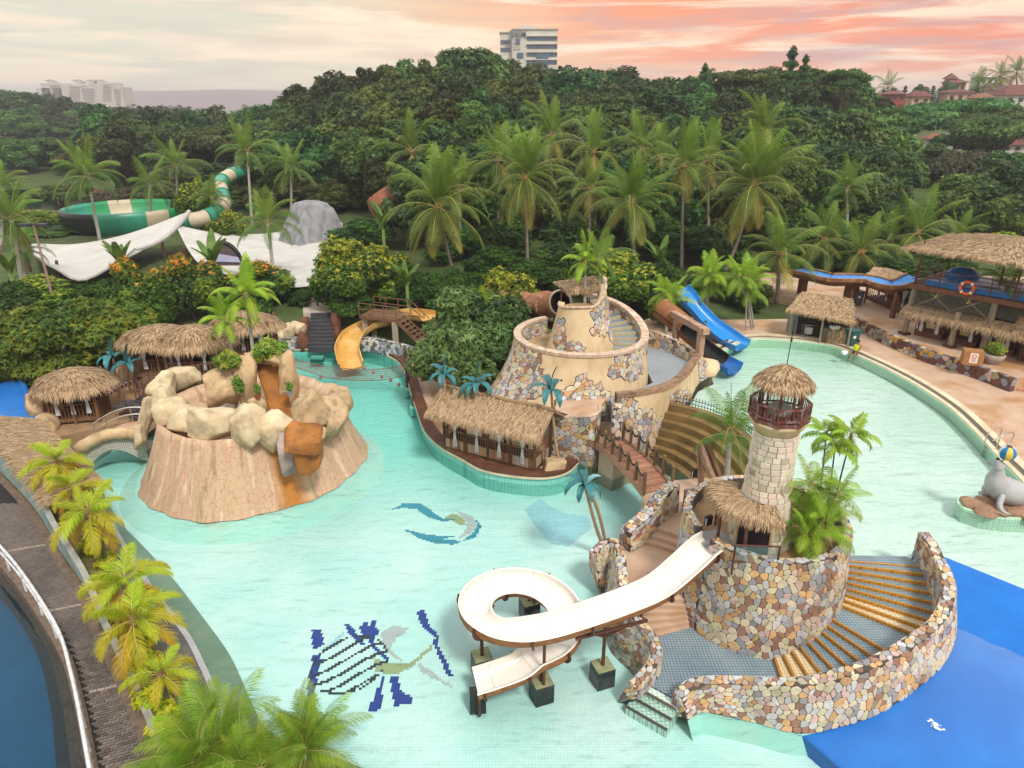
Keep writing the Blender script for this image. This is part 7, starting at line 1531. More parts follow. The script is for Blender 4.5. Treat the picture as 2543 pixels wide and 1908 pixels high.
for x,y in ((774,947),(796,938),(904,914),(927,925),(948,936),(970,945),(990,955)): p = G(x,y,.1); MB().sphere(tuple(p),.12,10,6).build('float',mat('red_float',(.50,.16,.10),(.4,.12,.08),rough=.5),nt,smooth=True)
for x,y in ((1013,966),(1028,1012),(1010,935)): p = G(x,y,.0); MB().tube([p - Vector((0,0,.5)),p + Vector((0,0,.12))],.26,12).build('pile_cap',AQUA_TILE,nt); MB().tube([p,p + Vector((0,0,2.0))],.11,9).build('pile',STEEL_BR,nt)
MB().beam(G(1013,966,0) + Vector((0,0,2.0)),G(1028,1012,0) + Vector((0,0,2.0)),.16,.16).build('cross_bar',STEEL_BR,nt)
tag(MB().box(tuple(G(788,888,.2)),(.9,.5,.14)).box(tuple(G(788,893,-.05)),(.9,.5,.14)).box(tuple(G(788,897,-.25)),(.9,.5,.12)).build('sunken_steps',mat('teal_step',(.10,.33,.30),(.06,.22,.20),rough=.5)),'small teal steps hanging into the pool below the dark stair','stairs')
# ================================================================ blue and black slides
bs = thing('blue_slide','bright blue open slide running into the far end of the upper pool','water slide',tuple(G(1840,850,ZR)))
BP = spline([G(1690,712,5.3),G(1722,748,4.5),G(1752,782,3.7),G(1786,814,3.0),G(1822,840,2.6),G(1846,852,2.45)],40); chute(bs,BP,.92,.5,mat('blue_slide_gel',(.03,.27,.66),(.02,.21,.56),scale=1,rough=.28,spec=.5),BLUEW,lip=.08)
for i in (4,16,28): p = BP[i]; MB().tube([(p.x,p.y,1.8),(p.x,p.y,p.z - .4)],.1,8).build('support_post',STEEL_BR,bs)
bt = thing('black_tube_slide','brown half-pipe slide lined black with a blue mouth at the pool','water slide',tuple(G(1815,905,ZR)))
TP = spline([G(1640,765,4.7),G(1682,798,4.1),G(1726,834,3.5),G(1766,868,2.9),G(1792,888,2.65)],40); chute(bt,TP,.62,.58,MATS['black_lining'],WOODPAINT,lip=.1,power=.85)
TP2 = spline([G(1790,887,2.66),G(1806,897,2.52),G(1826,908,2.42)],10); chute(bt,TP2,.72,.62,BLUEW,BLUEW,lip=.05,power=.85)
f0 = frames(TP)[14]; MB().tube([f0[0] + f0[2] * (math.cos(a * PI / 10) * .68) + f0[3] * (math.sin(a * PI / 10) * .75) for a in range(11)],.07,6).build('hoop',WOODPAINT,bt)
rows_ = []
for i in range(0,15): p,T,S,N = frames(TP)[i]; rows_.append([p + S * (math.cos(a * PI / 10) * .68) + N * (math.sin(a * PI / 10) * .75) for a in range(11)])
MB().grid(rows_).build('cover',WOODPAINT,bt,smooth=True); MB().grid([[lerp(q,r[5] - Vector((0,0,.7)),.06) for q in r] for r in rows_]).build('cover_lining',MATS['black_lining'],bt)
for i in (10,26): p = TP[i]; MB().box((p.x,p.y,1.6),(.25,.25,max(.5,2 * (p.z - .6 - 1.6)))).build('support_post',STEEL_BR,bt)
# ================================================================ huts and deck left of the volcano
def oval_hut(name,label,c,z0,size,rz,hw,rr,rh,sx,sy,seed,thn=3200,cur=3,walls=True,group=None):
    t = thing(name,label,'hut',(c[0],c[1],z0),group=group); cr_,sr_ = math.cos(rz),math.sin(rz); W,D = size
    Q = lambda a,b,z: Vector((c[0] + a * cr_ - b * sr_,c[1] + a * sr_ + b * cr_,z0 + z)); WD = mat('hut_wood',(.24,.125,.065),(.15,.075,.04),scale=4,rough=.75,stretch=(1,1,.3))
    MB().box(tuple(Q(0,0,.05)),(W,D,.2),rz).build('floor',WD,t)
    for a in (-1,0,1):
        for b in (-1,1): MB().beam(Q(a * W / 2,b * D / 2,-.8),Q(a * W / 2,b * D / 2,hw + .35),.12,.12).build('post',WD,t)
    for a,b in ((Q(-W / 2,-D / 2,0),Q(W / 2,-D / 2,0)),(Q(-W / 2,D / 2,0),Q(-W / 2,-D / 2,0)),(Q(W / 2,-D / 2,0),Q(W / 2,D / 2,0))):
        MB().beam(a + Vector((0,0,.95)),b + Vector((0,0,.95)),.07,.06).build('rail',WD,t); n = int((b - a).length / .17)
        for k in range(n + 1): q = lerp(a,b,k / n); MB().beam(q + Vector((0,0,.15)),q + Vector((0,0,.95)),.04,.04).build('baluster',WD,t)
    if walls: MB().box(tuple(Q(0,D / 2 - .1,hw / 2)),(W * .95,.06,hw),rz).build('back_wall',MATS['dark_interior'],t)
    for k in range(cur):
        f = (k + .5) / cur; rows = [[Q(lerp(-W / 2,W / 2,f) + w * (i / 6 - .5) * 2,-D / 2 - .05 + .03 * math.sin(i * 2.5),z) for i in range(7)] for z,w in ((hw,.32),(hw * .75,.22),(hw * .5,.06),(hw * .2,.12))]; MB().grid(rows).build('curtain',CURT,t,smooth=True)
    P = cone_roof((c[0],c[1],z0 + hw),rr,rh,sx,sy,.25,rz); rf = roof_shell(t,P,30,6,.15,True); thatch(rf,P,thn,seed,.33,.05,.3,.6); return t
p = G(186,1052,.95); oval_hut('round_thatch_hut','small railed hut with wide round thatched roof by the arched bridge',(p.x - .25,p.y + 1.1),1.0,(2.3,1.8),.22,2.05,1.75,.62,1.15,.95,301)
h1 = G(392,945,1.9); oval_hut('long_thatch_hut','left of the joined thatched huts behind the volcano rim',(h1.x - .2,h1.y + 1.6),2.0,(3.0,2.0),.12,2.15,1.95,.62,1.25,.85,302,cur=2)
h2 = G(480,945,1.9); oval_hut('long_thatch_hut','middle thatched hut with steep peak behind the volcano stair',(h2.x - .1,h2.y + 1.2),2.0,(2.9,2.0),.12,2.15,1.95,.75,1.2,.85,303,cur=2)
h3 = G(590,905,1.6); oval_hut('long_thatch_hut','low thatched hut half hidden behind the two bright palms',(h3.x - .2,h3.y + 2.6),1.6,(3.4,2.0),.1,2.0,1.9,.7,1.3,.85,304,cur=3)
# timber deck, stairs and pipe railings in the yard
td = thing('yard_deck','raised timber deck with balustrade and plank skirt beside the boulder rim','deck',tuple(G(500,960,1)))
q = [G(462,950,2.0),G(548,940,2.0),Vector((-15.2,40.2,2.0)),Vector((-19.5,41.0,2.0))]
MB().prism([tuple(p[:2]) for p in q],1.85,2.0).build('deck_boards',BRW,td)
for a,b in ((q[0],q[1]),(q[1],q[2])):
    n = int((b - a).length / .2); MB().beam(a + Vector((0,0,1.0)),b + Vector((0,0,1.0)),.07,.06).build('rail',BRW,td)
    for k in range(n + 1): p = lerp(a,b,k / n); MB().beam(p,p + Vector((0,0,1.0)),.045,.045).build('baluster',BRW,td)
    for k in range(n): p = lerp(a,b,(k + .5) / n); MB().beam(p - Vector((0,0,1.2)),p - Vector((0,0,.12)),.18,.04,up=tuple((b - a).cross(Vector((0,0,1))))).build('skirt_plank',mat('red_plank',(.26,.11,.055),(.18,.07,.035),scale=4,rough=.7,rnd=.2),td)
s0,s1 = G(476,952,2.0),G(468,1000,1.0)
for k in range(7): p = lerp(s0,s1,(k + .5) / 7); MB().box((p.x,p.y,p.z + .3),(1.1,.3,.06),.2).build('tread',BRW,td)
for sx in (-.58,.58): MB().beam(s0 + Vector((sx,0,.3)),s1 + Vector((sx,0,.3)),.06,.2).build('stringer',BRW,td); MB().tube([s0 + Vector((sx,0,1.2)),s1 + Vector((sx,0,1.2))],.03,6).build('handrail',BRW,td); MB().tube([s1 + Vector((sx,0,.2)),s1 + Vector((sx,0,1.2))],.03,6).build('rail_post',BRW,td)
yst = thing('yard_stair','brown metal stair with pipe railings descending to the sandy yard','stairs',tuple(G(340,1030,.8)))
m0,m1,m2 = G(388,968,1.9),G(318,1005,1.5),G(372,1050,.9)
MB().prism([tuple((m1 + v)[:2]) for v in (Vector((-.7,-.4,0)),Vector((.7,-.4,0)),Vector((.9,.7,0)),Vector((-.5,.7,0)))],1.4,1.5).build('landing',SLATE,yst)
for a,b,n in ((m1 + Vector((.6,.3,0)),m0,5),(m1 + Vector((.5,-.3,0)),m2,5)):
    for k in range(n): p = lerp(a,b,(k + .5) / n); MB().box(tuple(p),(.5,.9,.06),math.atan2((b - a).y,(b - a).x)).build('tread',SLATE,yst)
    for w in (-.45,.45):
        d = (b - a).normalized(); s_ = Vector((-d.y,d.x,0)) * w; MB().beam(a + s_,b + s_,.06,.2).build('stringer',STEEL_BR,yst)
        for h in (.5,.95): MB().tube([a + s_ + Vector((0,0,h)),b + s_ + Vector((0,0,h))],.025,6).build('rail',STEEL_BR,yst)
        for f in (0,.5,1): p = lerp(a,b,f) + s_; MB().tube([p,p + Vector((0,0,.95))],.025,6).build('rail_post',STEEL_BR,yst)
for k in range(6): bpx('yard_rock',315 + k * 12,1012 + (k % 3) * 10,34,20,36.5 - k * .35,mat('flat_yard_rock',(.36,.24,.17),(.24,.16,.11),rough=.9,bump=.4,bscale=8),230 + k,1.3,parent=None,pw=.6)
for i,o in enumerate([o for o in bpy.data.objects if o.name.startswith('yard_rock')]): tag(o,'flat tan rock lying in the sandy yard below the metal stair','rock','flat rocks in the sandy yard')
# curved striped kerb in the yard and tan wall behind
ky = thing('striped_kerb','curved red and white kerb with black drain round the sandy yard','kerb',tuple(G(260,985,.8)))
KP = spline([G(232,1020,.85),G(262,985,.85),G(300,962,.85),G(345,945,.85)],26)
for k in range(24): MB().beam(KP[k] + Vector((0,0,.05)),lerp(KP[k],KP[k + 1],.94) + Vector((0,0,.05)),.3,.22).build('kerb_block',(mat('kerb_red',(.24,.05,.055),(.17,.04,.04),rough=.7),mat('kerb_white',(.55,.50,.48),(.45,.4,.38),rough=.7))[k % 2],ky)
MB().tube([p + Vector((-.05,.45,.05)) for p in KP],.1,6).build('drain',IRON,ky)
tw = thing('tan_rock_wall','smooth tan rock wall curving behind the sandy yard','wall',tuple(G(250,960,.8)))
kp = [p + Vector((-.1,1.0,0)) for p in spline([G(205,1030,.8),G(262,985,.8),G(310,955,.8),G(372,930,.8)],14)]; MB().grid([[Vector((p.x,p.y,.5)) for p in kp],[Vector((p.x + .1,p.y + .25,1.9 + .25 * math.sin(i * 1.3))) for i,p in enumerate(kp)],[Vector((p.x + .1,p.y + .8,1.8 + .25 * math.sin(i * 1.3))) for i,p in enumerate(kp)],[Vector((p.x,p.y + .9,.5)) for p in kp]]).build('rock_face',ROCK,tw,smooth=True)
metal_palm('left teal metal palm with drooping leaf beside the long hut',G(300,985,.8),PXY(281,890,37.0),5,1.2,11); metal_palm('shorter teal metal palm in front of the long hut post',G(328,975,.8),PXY(318,908,36.8),6,1.2,12)
# flat thatched shed roof along the garden wall
sh = thing('thatched_shed','long flat thatched shed roof behind the teal wall at the left edge','shed',tuple(G(120,1180,.4)))
def shf(u,v): a = lerp(G(-70,1030,2.05),G(140,1248,1.9),u); b = lerp(G(100,1040,2.35),G(262,1196,2.1),u); q = lerp(b,a,v); return q
rf = roof_shell(sh,shf,18,5,.12); thatch(rf,shf,6500,311,.5,.05,.10,.3,wts=(6,5,1))
for u in (.05,.35,.65,.95):
    for v in (.06,.94): p = shf(u,v); MB().tube([Vector((p.x,p.y,.2)),p],.06,6).build('post',LOG,sh)
bb = thing('blue_basin','bright blue basin wall seen left of the round hut','pool',tuple(G(30,1000,.8)))
MB().prism([tuple(G(x,y,.95)[:2]) for x,y in ((-120,900),(30,905),(62,965),(86,1046),(60,1056),(-120,1070))],.3,1.3,0).build('basin',BLUEW,bb); MB().tube([G(x,y,1.35) for x,y in ((30,905),(62,965),(86,1046))],.16,8).build('rim',BLUEW,bb)
for i,(x,y,w,h,Y) in enumerate(((95,1010,50,60,34.0),(120,1055,44,50,33.2),(110,1090,50,40,32.4))): tag(bpx('hut_boulder',x,y,w,h,Y,ROCK,240 + i,1.3,parent=None),('tall tan boulder behind the round hut','tan boulder left of the round hut steps','low tan boulder at the corner of the shed roof')[i],'rock')
# white tubular railing along the lane
wr = thing('white_railing','white two-bar pipe railing along the paved lane above the blue water','railing',tuple(LANE_L[20]))
WP_ = mat('chalky_white_paint',(.66,.66,.68),(.56,.56,.58),scale=4,rough=.5,dirt=(.30,.24,.18),dscale=5,damt=.6)
rl = [Vector((p.x,p.y,.2)) for p in offset(LANE_L,-.12)]
MB().tube([p + Vector((0,0,1.0)) for p in rl],.055,8).build('top_bar',WP_,wr,smooth=True); MB().tube([p + Vector((0,0,.55)) for p in rl],.04,8).build('lower_bar',WP_,wr,smooth=True)
for k in range(0,len(rl),3): MB().tube([rl[k] - Vector((0,0,.1)),rl[k] + Vector((0,0,1.0))],.045,7).build('rail_post',WP_,wr)
# ================================================================ tile pictures on the pool floor
def z8(P): return [(850 + x / 2.5616,1260 + y / 2.5616) for x,y in P]
def z7(P): return [(150 + x / 2.765,1480 + y / 2.765) for x,y in P]
MOSAIC = [('deep_blue',(.012,.045,.30),[z7([(1725,235),(1790,232),(1815,335),(1745,370),(1730,330)]),z7([(1735,405),(1790,400),(1785,470),(1760,560),(1765,600),(1740,640),(1750,790),(1710,800),(1695,610),(1720,480)]),z8([(475,660),(520,655),(545,720),(560,760),(600,800),(620,850),(605,880),(640,930),(650,950),(690,1040),(718,1090),(660,1060),(620,960),(578,870),(590,830),(520,770),(480,700)]),z8([(262,1080),(250,1290),(163,1302),(225,1150)]),z8([(303,1075),(357,1075),(372,1160),(442,1215),(447,1247),(328,1268)]),
            z8([(12,750),(42,745),(100,810),(152,885),(115,870),(40,800)]),z8([(110,772),(140,728),(160,728),(165,765),(185,720),(217,718),(205,760),(237,780),(212,830),(192,850),(212,880),(300,965),(275,965),(185,895),(158,820),(130,810)])]),
          ('sea_blue',(.03,.30,.42),[z8([(300,20),(390,-25),(490,-25),(570,25),(640,75),(730,80),(640,92),(540,62),(470,10),(380,5)]),z8([(388,140),(520,170),(640,185),(720,185),(640,205),(700,238),(600,232),(470,190)]),z8([(840,60),(885,120),(850,190),(700,240),(640,205),(760,215),(830,170),(862,120)])]),
          ('pale_grey',(.52,.55,.54),[z8([(245,800),(330,752),(430,770),(350,830),(300,900),(400,985),(330,965),(262,880)]),z8([(480,985),(560,1040),(730,1165),(640,1120),(500,1050)]),z8([(720,20),(830,60),(862,120),(825,165),(740,200),(780,150),(800,100),(760,60)])]),
          ('olive',(.38,.44,.22),[z8([(200,960),(300,1000),(420,1000),(540,905),(592,850),(570,900),(440,1020),(330,1072),(205,1040)]),z8([(640,70),(700,40),(760,60),(790,110),(740,110),(700,80)])]),
          ('sky',(.42,.72,.80),[z8([(1160,20),(1260,-60),(1330,0),(1420,40),(1560,60),(1590,130),(1440,250),(1320,230),(1230,120)]),z7([(1700,380),(1800,370),(1950,240),(1960,260),(1830,385)])])]
def stripes(x,y):
    cx,cy = 866,1652; dx,dy = x - cx,y - cy; c,s = math.cos(-.42),math.sin(-.42); a,b = dx * c + dy * s,-dx * s + dy * c
    if (a / 102) ** 2 + (b / 66) ** 2 > 1: return False
    return (b + 5 * math.sin(a / 38) + 66) % 24 < 6.5 or (a / 102) ** 2 + (b / 66) ** 2 > .93
MOS_T = [thing('fish_mosaic','dark blue kelp and striped fish tile picture on the pool floor','mosaic',(-4,17,-.6)),thing('marlin_mosaic','curved blue marlin tile picture on the pool floor above the slide loop','mosaic',(-2.5,24.5,-.6)),thing('pale_mosaic','pale blue tile patch on the pool floor near the twin metal palm','mosaic',(1.5,25,-.6))]
def mosaics():
    s = .095; mbs = {}
    for i in range(-95,60):
        for j in range(135,305):
            p = Vector((i * s,j * s,-.62)); x,y,d = proj(p); k = None
            if 770 < x < 965 and 1580 < y < 1730 and stripes(x,y): k = len(MOSAIC)
            else:
                for m,(n,c,polys) in enumerate(MOSAIC):
                    if any(inpoly(x,y,P) for P in polys): k = m; break
            if k is None: continue
            g = 0 if y > 1450 else (1 if x < 1240 else 2); h = s * .5; z = -.612
            mbs.setdefault((g,k),MB()).add([(p.x - h,p.y - h,z),(p.x + h,p.y - h,z),(p.x + h,p.y + h,z),(p.x - h,p.y + h,z)],[(0,1,2,3)])
    names = MOSAIC + [('ink',(.015,.03,.04),0)]
    for (g,k),mb in mbs.items(): n,c,P = names[k]; mb.build(n + '_tiles',mat('mosaic_' + n,c,tuple(v * .85 for v in c),scale=8,rough=.3),MOS_T[g])['kind'] = 'stuff'
mosaics()
# ================================================================ tents, bowl slide, dome, lamp posts
TENT = mat('white_membrane',(.54,.52,.49),(.44,.42,.39),scale=.4,rough=.8,dirt=(.36,.33,.29),dscale=.35,damt=.6)
def patch(top,bot,n=16,m=8,sag=0.0):
    a,b = spline(top,n),spline(bot,n); return [[lerp(p,q,j / m) - Vector((0,0,sag * math.sin(PI * j / m))) for p,q in zip(a,b)] for j in range(m + 1)]
ta = thing('membrane_tent','left white tensile tent with sharp raised tip','tent',tuple(PXY(210,690,60)))
rows_ = patch([PXY(76,604,70),PXY(190,606,71),PXY(320,580,72),PXY(470,525,74)],[PXY(84,636,60),PXY(140,668,56),PXY(215,694,53),PXY(335,622,64)],sag=.8)
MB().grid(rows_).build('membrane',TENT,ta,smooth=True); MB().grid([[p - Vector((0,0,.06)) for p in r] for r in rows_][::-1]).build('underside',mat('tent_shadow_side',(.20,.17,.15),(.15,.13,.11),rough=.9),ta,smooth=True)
MB().tube([r[-1] for r in rows_],.22,7).build('edge_beam',mat('pale_edge_beam',(.45,.43,.40),(.36,.34,.32),rough=.7),ta); MB().tube(rows_[-1],.12,6).build('hem',MATS['pale_edge_beam'],ta)
for x,y,Y in ((410,640,68),(150,690,62),(80,690,64)): p = PXY(x,y,Y); MB().tube([(p.x,p.y,1.8),p + Vector((0,0,1.6))],.14,7).build('mast',STEEL_BR,ta)
tb3 = thing('membrane_tent','broad white tensile tent with dark arched opening behind the shrubs','tent',tuple(PXY(640,640,64)))
rows_ = patch([PXY(436,558,72),PXY(520,576,74),PXY(610,582,76),PXY(700,575,79),PXY(772,550,82),PXY(850,553,84)],[PXY(500,660,59),PXY(570,685,56),PXY(640,710,53),PXY(720,715,53),PXY(800,700,55),PXY(860,640,62)],22,8,.7)
MB().grid(rows_).build('membrane',TENT,tb3,smooth=True)
ar_ = [PXY(522 + 78 * k / 10,648 - 46 * math.sin(PI * min(1,k / 10 * .8 + .2)) ** .7,57.6) for k in range(11)]; MB().add(ar_ + [PXY(600,660,57.6),PXY(522,660,57.6)],[tuple(range(13))]).build('opening',mat('mauve_opening',(.14,.10,.10),(.09,.07,.07),rough=.9),tb3); MB().tube(ar_,.16,6).build('opening_rim',IRON,tb3)
MB().add([PXY(528,628,57.5),PXY(598,640,57.5),PXY(598,652,57.5),PXY(528,650,57.5)],[(0,1,2,3)]).build('lilac_banner',mat('lilac_cloth',(.45,.38,.58),(.40,.48,.62),scale=2,rough=.8),tb3)
for p in (PXY(460,640,66),PXY(850,620,74)): MB().tube([(p.x,p.y,1.8),p + Vector((0,0,1))],.14,7).build('mast',STEEL_BR,tb3)
tag(boulder('grey_dome',Vector((*PXY(778,560,76)[:2],2)),(4.6,4.0,PXY(765,499,76).z - 2.0),mat('streaked_grey_rock',(.30,.30,.31),(.14,.14,.15),scale=1.5,rough=.85,stretch=(1,1,.4)),252,.3,0,.9,None,amp=.05),'streaked grey rock dome rising behind the white tent','rock')
tag(boulder('red_rock',PXY(962,512,76),(2.6,2.2,2.2),mat('orange_carved_rock',(.32,.12,.06),(.18,.07,.04),scale=2,rough=.85,stretch=(1,1,4),bump=.5),253,0,0,.8,None),'orange carved rock head half hidden behind the palms','rock')
for i,(x,y,Y,s_) in enumerate(((163,715,57,2.6),(250,745,54,2.0),(178,752,53,2.2))):
    p = PXY(x,y,Y); t = thing('party_canopy',('taller white party canopy peak among the shrubs','small white canopy peak above the left shrubs','low white canopy under the leaning pole')[i],'tent',(p.x,p.y,2)); MB().add([p] + [Vector((p.x + a * s_,p.y + b * s_,p.z - 1.9)) for a,b in ((-1,-1),(1,-1),(1,1),(-1,1))],[(0,1,2),(0,2,3),(0,3,4),(0,4,1)]).build('cover',mat('white_pvc',(.72,.72,.72),(.66,.66,.66),rough=.5),t)
    for a,b in ((-1,-1),(1,-1),(1,1),(-1,1)): MB().tube([(p.x + a * s_,p.y + b * s_,1.8),(p.x + a * s_,p.y + b * s_,p.z - 1.9)],.05,6).build('leg',CHROME,t)
# green and black bowl slide
bwl = thing('bowl_slide','huge green and black bowl slide fed by a striped tube behind the tents','water slide',tuple(PXY(310,560,88)))
BC = PXY(312,520,88); BR = 7.3; GRN = mat('slide_green',(.02,.30,.11),(.015,.22,.08),scale=.5,rough=.35,spec=.5,rnd=.1); GRN2 = mat('slide_teal_green',(.04,.30,.20),(.03,.24,.16),scale=.5,rough=.35,spec=.5); BLK_ = mat('slide_black',(.02,.022,.026),(.014,.015,.018),rough=.35); CRM = mat('slide_cream',(.55,.47,.34),(.46,.38,.26),rough=.45)
zt_,zb_ = BC.z + .3,BC.z - 2.6
for k in range(16):
    a0_,a1_ = k * PI / 8,(k + 1) * PI / 8; m = (GRN,BLK_,BLK_,GRN,GRN,CRM,GRN,GRN2,GRN2,BLK_,BLK_,BLK_,GRN2,GRN2,CRM,GRN)[k]
    rows_ = [[Vector((BC.x + math.cos(lerp(a0_,a1_,j / 5)) * r,BC.y + math.sin(lerp(a0_,a1_,j / 5)) * r,z)) for j in range(6)] for r,z in ((BR - 1.2,zb_),(BR - .2,zb_ + 1.0),(BR,zt_ - .5),(BR - .05,zt_),(BR - .3,zt_ + .1),(BR - .4,zt_ - .4),(BR - .7,zb_ + 1.2),(BR - 2.0,zb_ + .4))]; MB().grid(rows_).build('bowl_panel',m,bwl,smooth=True)
MB().lathe([(.3,zb_ + .1),(BR - 1.9,zb_ + .42)],32,(BC.x,BC.y,0),cap=False).build('bowl_floor',BLK_,bwl)
for k in range(8): a = k * PI / 4 + .2; MB().tube([(BC.x + math.cos(a) * 5.6,BC.y + math.sin(a) * 5.6,1.5),(BC.x + math.cos(a) * 5.6,BC.y + math.sin(a) * 5.6,zb_ + .3)],.2,7).build('support_post',STEEL_BR,bwl)
tpx = spline([PXY(455,552,83),PXY(490,546,82),PXY(530,532,84),PXY(556,505,88),PXY(550,478,91),PXY(548,455,94),PXY(572,436,98),PXY(610,424,101),PXY(650,405,105),PXY(700,392,110)],61)
for k in range(12): MB().tube(tpx[k * 5:k * 5 + 6],.92,14,caps=False).build('tube_section',(GRN2,CRM)[k % 2],bwl,smooth=True); MB().tube([lerp(tpx[k * 5],tpx[k * 5 + 1],.0),lerp(tpx[k * 5],tpx[k * 5 + 1],.25)],1.02,14).build('tube_flange',GRN,bwl)
for k in (8,20,34,48): p = tpx[k]; MB().tube([(p.x,p.y,1.5),(p.x,p.y,p.z - .8)],.2,7).build('support_post',STEEL_BR,bwl)
def lamp(label,base,py,s=1.0,m=None,hw=1.0):
    top = zat(base.x,base.y,py); t = thing('lamp_post',label,'street lamp',tuple(base)); MB().tube([base,Vector((base.x,base.y,top))],[.11,.065],8).build('pole',m or mat('pinkish_pole',(.36,.24,.19),(.28,.18,.14),rough=.6),t)
    MB().tube([(base.x - .5 * hw,base.y,top),(base.x + .5 * hw,base.y,top)],.04,6).build('cross_arm',IRON,t)
    for sx in (-1,1): MB().box((base.x + sx * hw * .78,base.y,top + .03),(1.1 * hw,.6,.2),0,0,.86).build('lamp_head',mat('dark_lamp_head',(.03,.035,.05),(.02,.024,.035),rough=.4),t)
    return t
lamp('leaning twin-headed lamp post by the tents at the left',G(140,775,2.1),560,hw=.75); lamp('tall twin-headed lamp post among the coconut palms',PXY(1437,560,78),347,hw=1.1)
# ================================================================ near trees and shrubs
CROWN['mango'] = crown_mesh('mango_crown',blobset(71,3.6,3.3,2.7,20,(.24,.40)),.20,15000,[leafmat('mango_leaf_dark',(.065,.125,.035),(.032,.068,.02),scale=.5),leafmat('mango_leaf',(.125,.215,.06),(.07,.135,.035),scale=.5),leafmat('mango_leaf_light',(.21,.30,.09),(.13,.20,.055),scale=.5)],seed=21,wts=(2,4,2))
CROWN['round_or'] = crown_mesh('orange_tipped_crown',blobset(72,2.5,2.4,2.6,18,(.26,.42)),.17,11000,MG + [OR],seed=22,wts=(3,4,1.5),tipmat=True,tipz=.66)
CROWN['round_yl'] = crown_mesh('yellow_tipped_crown',blobset(73,2.6,2.5,2.5,18,(.26,.42)),.17,11000,MG + [YL],seed=23,wts=(2,4,2.0),tipmat=True,tipz=.45)
CROWN['round'] = crown_mesh('round_green_crown',blobset(74,2.6,2.5,2.4,18,(.26,.42)),.18,10000,MG,seed=24,wts=(4,4,1))
CROWN['feather'] = crown_mesh('feathery_crown',blobset(75,3.4,2.6,2.0,22,(.22,.38)),.19,12000,[leafmat('feather_leaf',(.19,.27,.025),(.10,.16,.018),scale=.6),leafmat('feather_leaf_yellow',(.32,.34,.03),(.2,.24,.025),scale=.6),MG[1]],seed=25,wts=(3,2,3))
CROWN['dark'] = crown_mesh('dark_shrub_crown',blobset(76,2.6,2.4,2.2,16,(.28,.44)),.2,7000,[MG[0],MG[1]],seed=26,wts=(4,1.5))
def shrub(ck,x,ytop,Y,w,label,by=None,base_z=None,group=None,seed=0,name='garden_tree',cat='tree',tr=.14):
    p = PXY(x,ytop,Y); d = proj(p)[2]; bz = terr(p.x,Y) if base_z is None else base_z; return tree(ck,(p.x,Y,bz),p.z,w * d / F,label,group,name,cat,tr,seed)
shrub('mango',1165,706,41.0,318,'big dark mango tree between the yellow slide and the fort',base_z=.5,name='mango_tree',seed=1)
shrub('round_yl',1268,664,45.5,190,'bright green round tree right behind the mango tree',base_z=.6,seed=2)
for i,a in enumerate([('round_or',322,632,49,175,'left orange-tipped round tree before the white tent'),('round_or',452,622,50,165,'middle round tree thickly tipped with orange leaves'),('round_or',632,640,52,165,'dark round tree with a few orange tips behind the bright palms'),('round_yl',866,580,52,185,'tall yellow-flecked round tree right of the dark stair'),('round_yl',925,640,53,150,'broad yellow-green tree above the slide deck'),('round',855,710,50.5,120,'low dark green tree beside the head of the stair'),('dark',745,720,52.5,60,'narrow dark shrub left of the stair head'),
    ('feather',140,742,42,320,'large feathery yellow-green tree behind the round hut'),('feather',30,790,41,220,'feathery tree spilling over the left edge above the blue basin'),('feather',300,745,46,190,'feathery shrub mass between round hut and long hut'),('round_yl',60,690,52,200,'light green bush at the foot of the leaning lamp post'),('round',235,760,48,150,'green bush tucked behind the feathery tree'),
    ('dark',985,655,54,130,'dark shrub behind the timber slide deck'),('dark',1060,680,52,130,'dark shrub under the big coconut palm'),('round',1130,660,52,110,'leafy shrub between palm trunk and mango tree'),('dark',1340,640,56,150,'dark shrub left of the lookout canopy'),('round',1400,600,58,170,'deep green tree behind the lookout canopy'),('round_yl',1560,615,52,190,'fresh green tree behind the turret stair'),('round',1640,640,51,130,'green tree between turret and blue slide'),('round_yl',1665,735,47,95,'small bright bush behind the timber portal'),('dark',1500,640,56,120,'dark tree just right of the canopy roof'),
    ('dark',1760,660,54,120,'dark shrub above the blue slide'),('dark',1860,690,52,130,'dark shrub beneath the leaning palm'),('round_yl',950,600,56,120,'yellow-green bush beside the carved orange rock'),('dark',1210,610,60,150,'shadowy shrub between coconut trunks'),('round',600,690,50,110,'green shrub behind the third thatched hut')]):
    shrub(*a,seed=10 + i)
# banana-like traveller leaves
BAN = leafmat('banana_leaf',(.16,.26,.04),(.08,.15,.025),scale=1)
def banana_leaf():
    rows = []; x = z = 0
    for i in range(11): s_ = i / 10; w = .32 * math.sin(PI * min(1,.12 + s_ * .85)) ** .5; a = 1.25 - .7 * s_; rows.append([Vector((x,-w,z + .04)),Vector((x,0,z)),Vector((x,w,z + .04))]); x += math.cos(a) * .26; z += math.sin(a) * .26
    return MB().grid(rows).mesh('banana_leaf',BAN,True)
BLm = banana_leaf()
for i,(x,y,Y,n,s_,lb) in enumerate(((525,640,53,9,1.2,'banana clump between orange-tipped trees and tent opening'),(300,650,55,8,1.1,'banana clump against the white tent edge'),(950,545,60,8,1.2,'banana clump by the carved orange rock'),(1010,700,51,9,.9,'banana clump behind the slide deck'),(1640,640,55,7,1.0,'banana clump behind the turret'),(20,660,50,8,1.1,'banana clump at the left edge by the pale trunk'))):
    p = PXY(x,y,Y); t = thing('banana_plant',lb,'plant',(p.x,p.y,terr(p.x,Y))); h = max(.3,p.z - terr(p.x,Y)); MB().tube([(0,0,-.2),(0,0,h)],.14,7).build('stem',GREEN_SHAFT,t,local=True)
    for k in range(n): link('leaf',BLm,t,(0,0,h * .85),(rng.uniform(-.2,.2),rng.uniform(-.25,.25),k * 2.4 + i),s_ * rng.uniform(.6,.95))
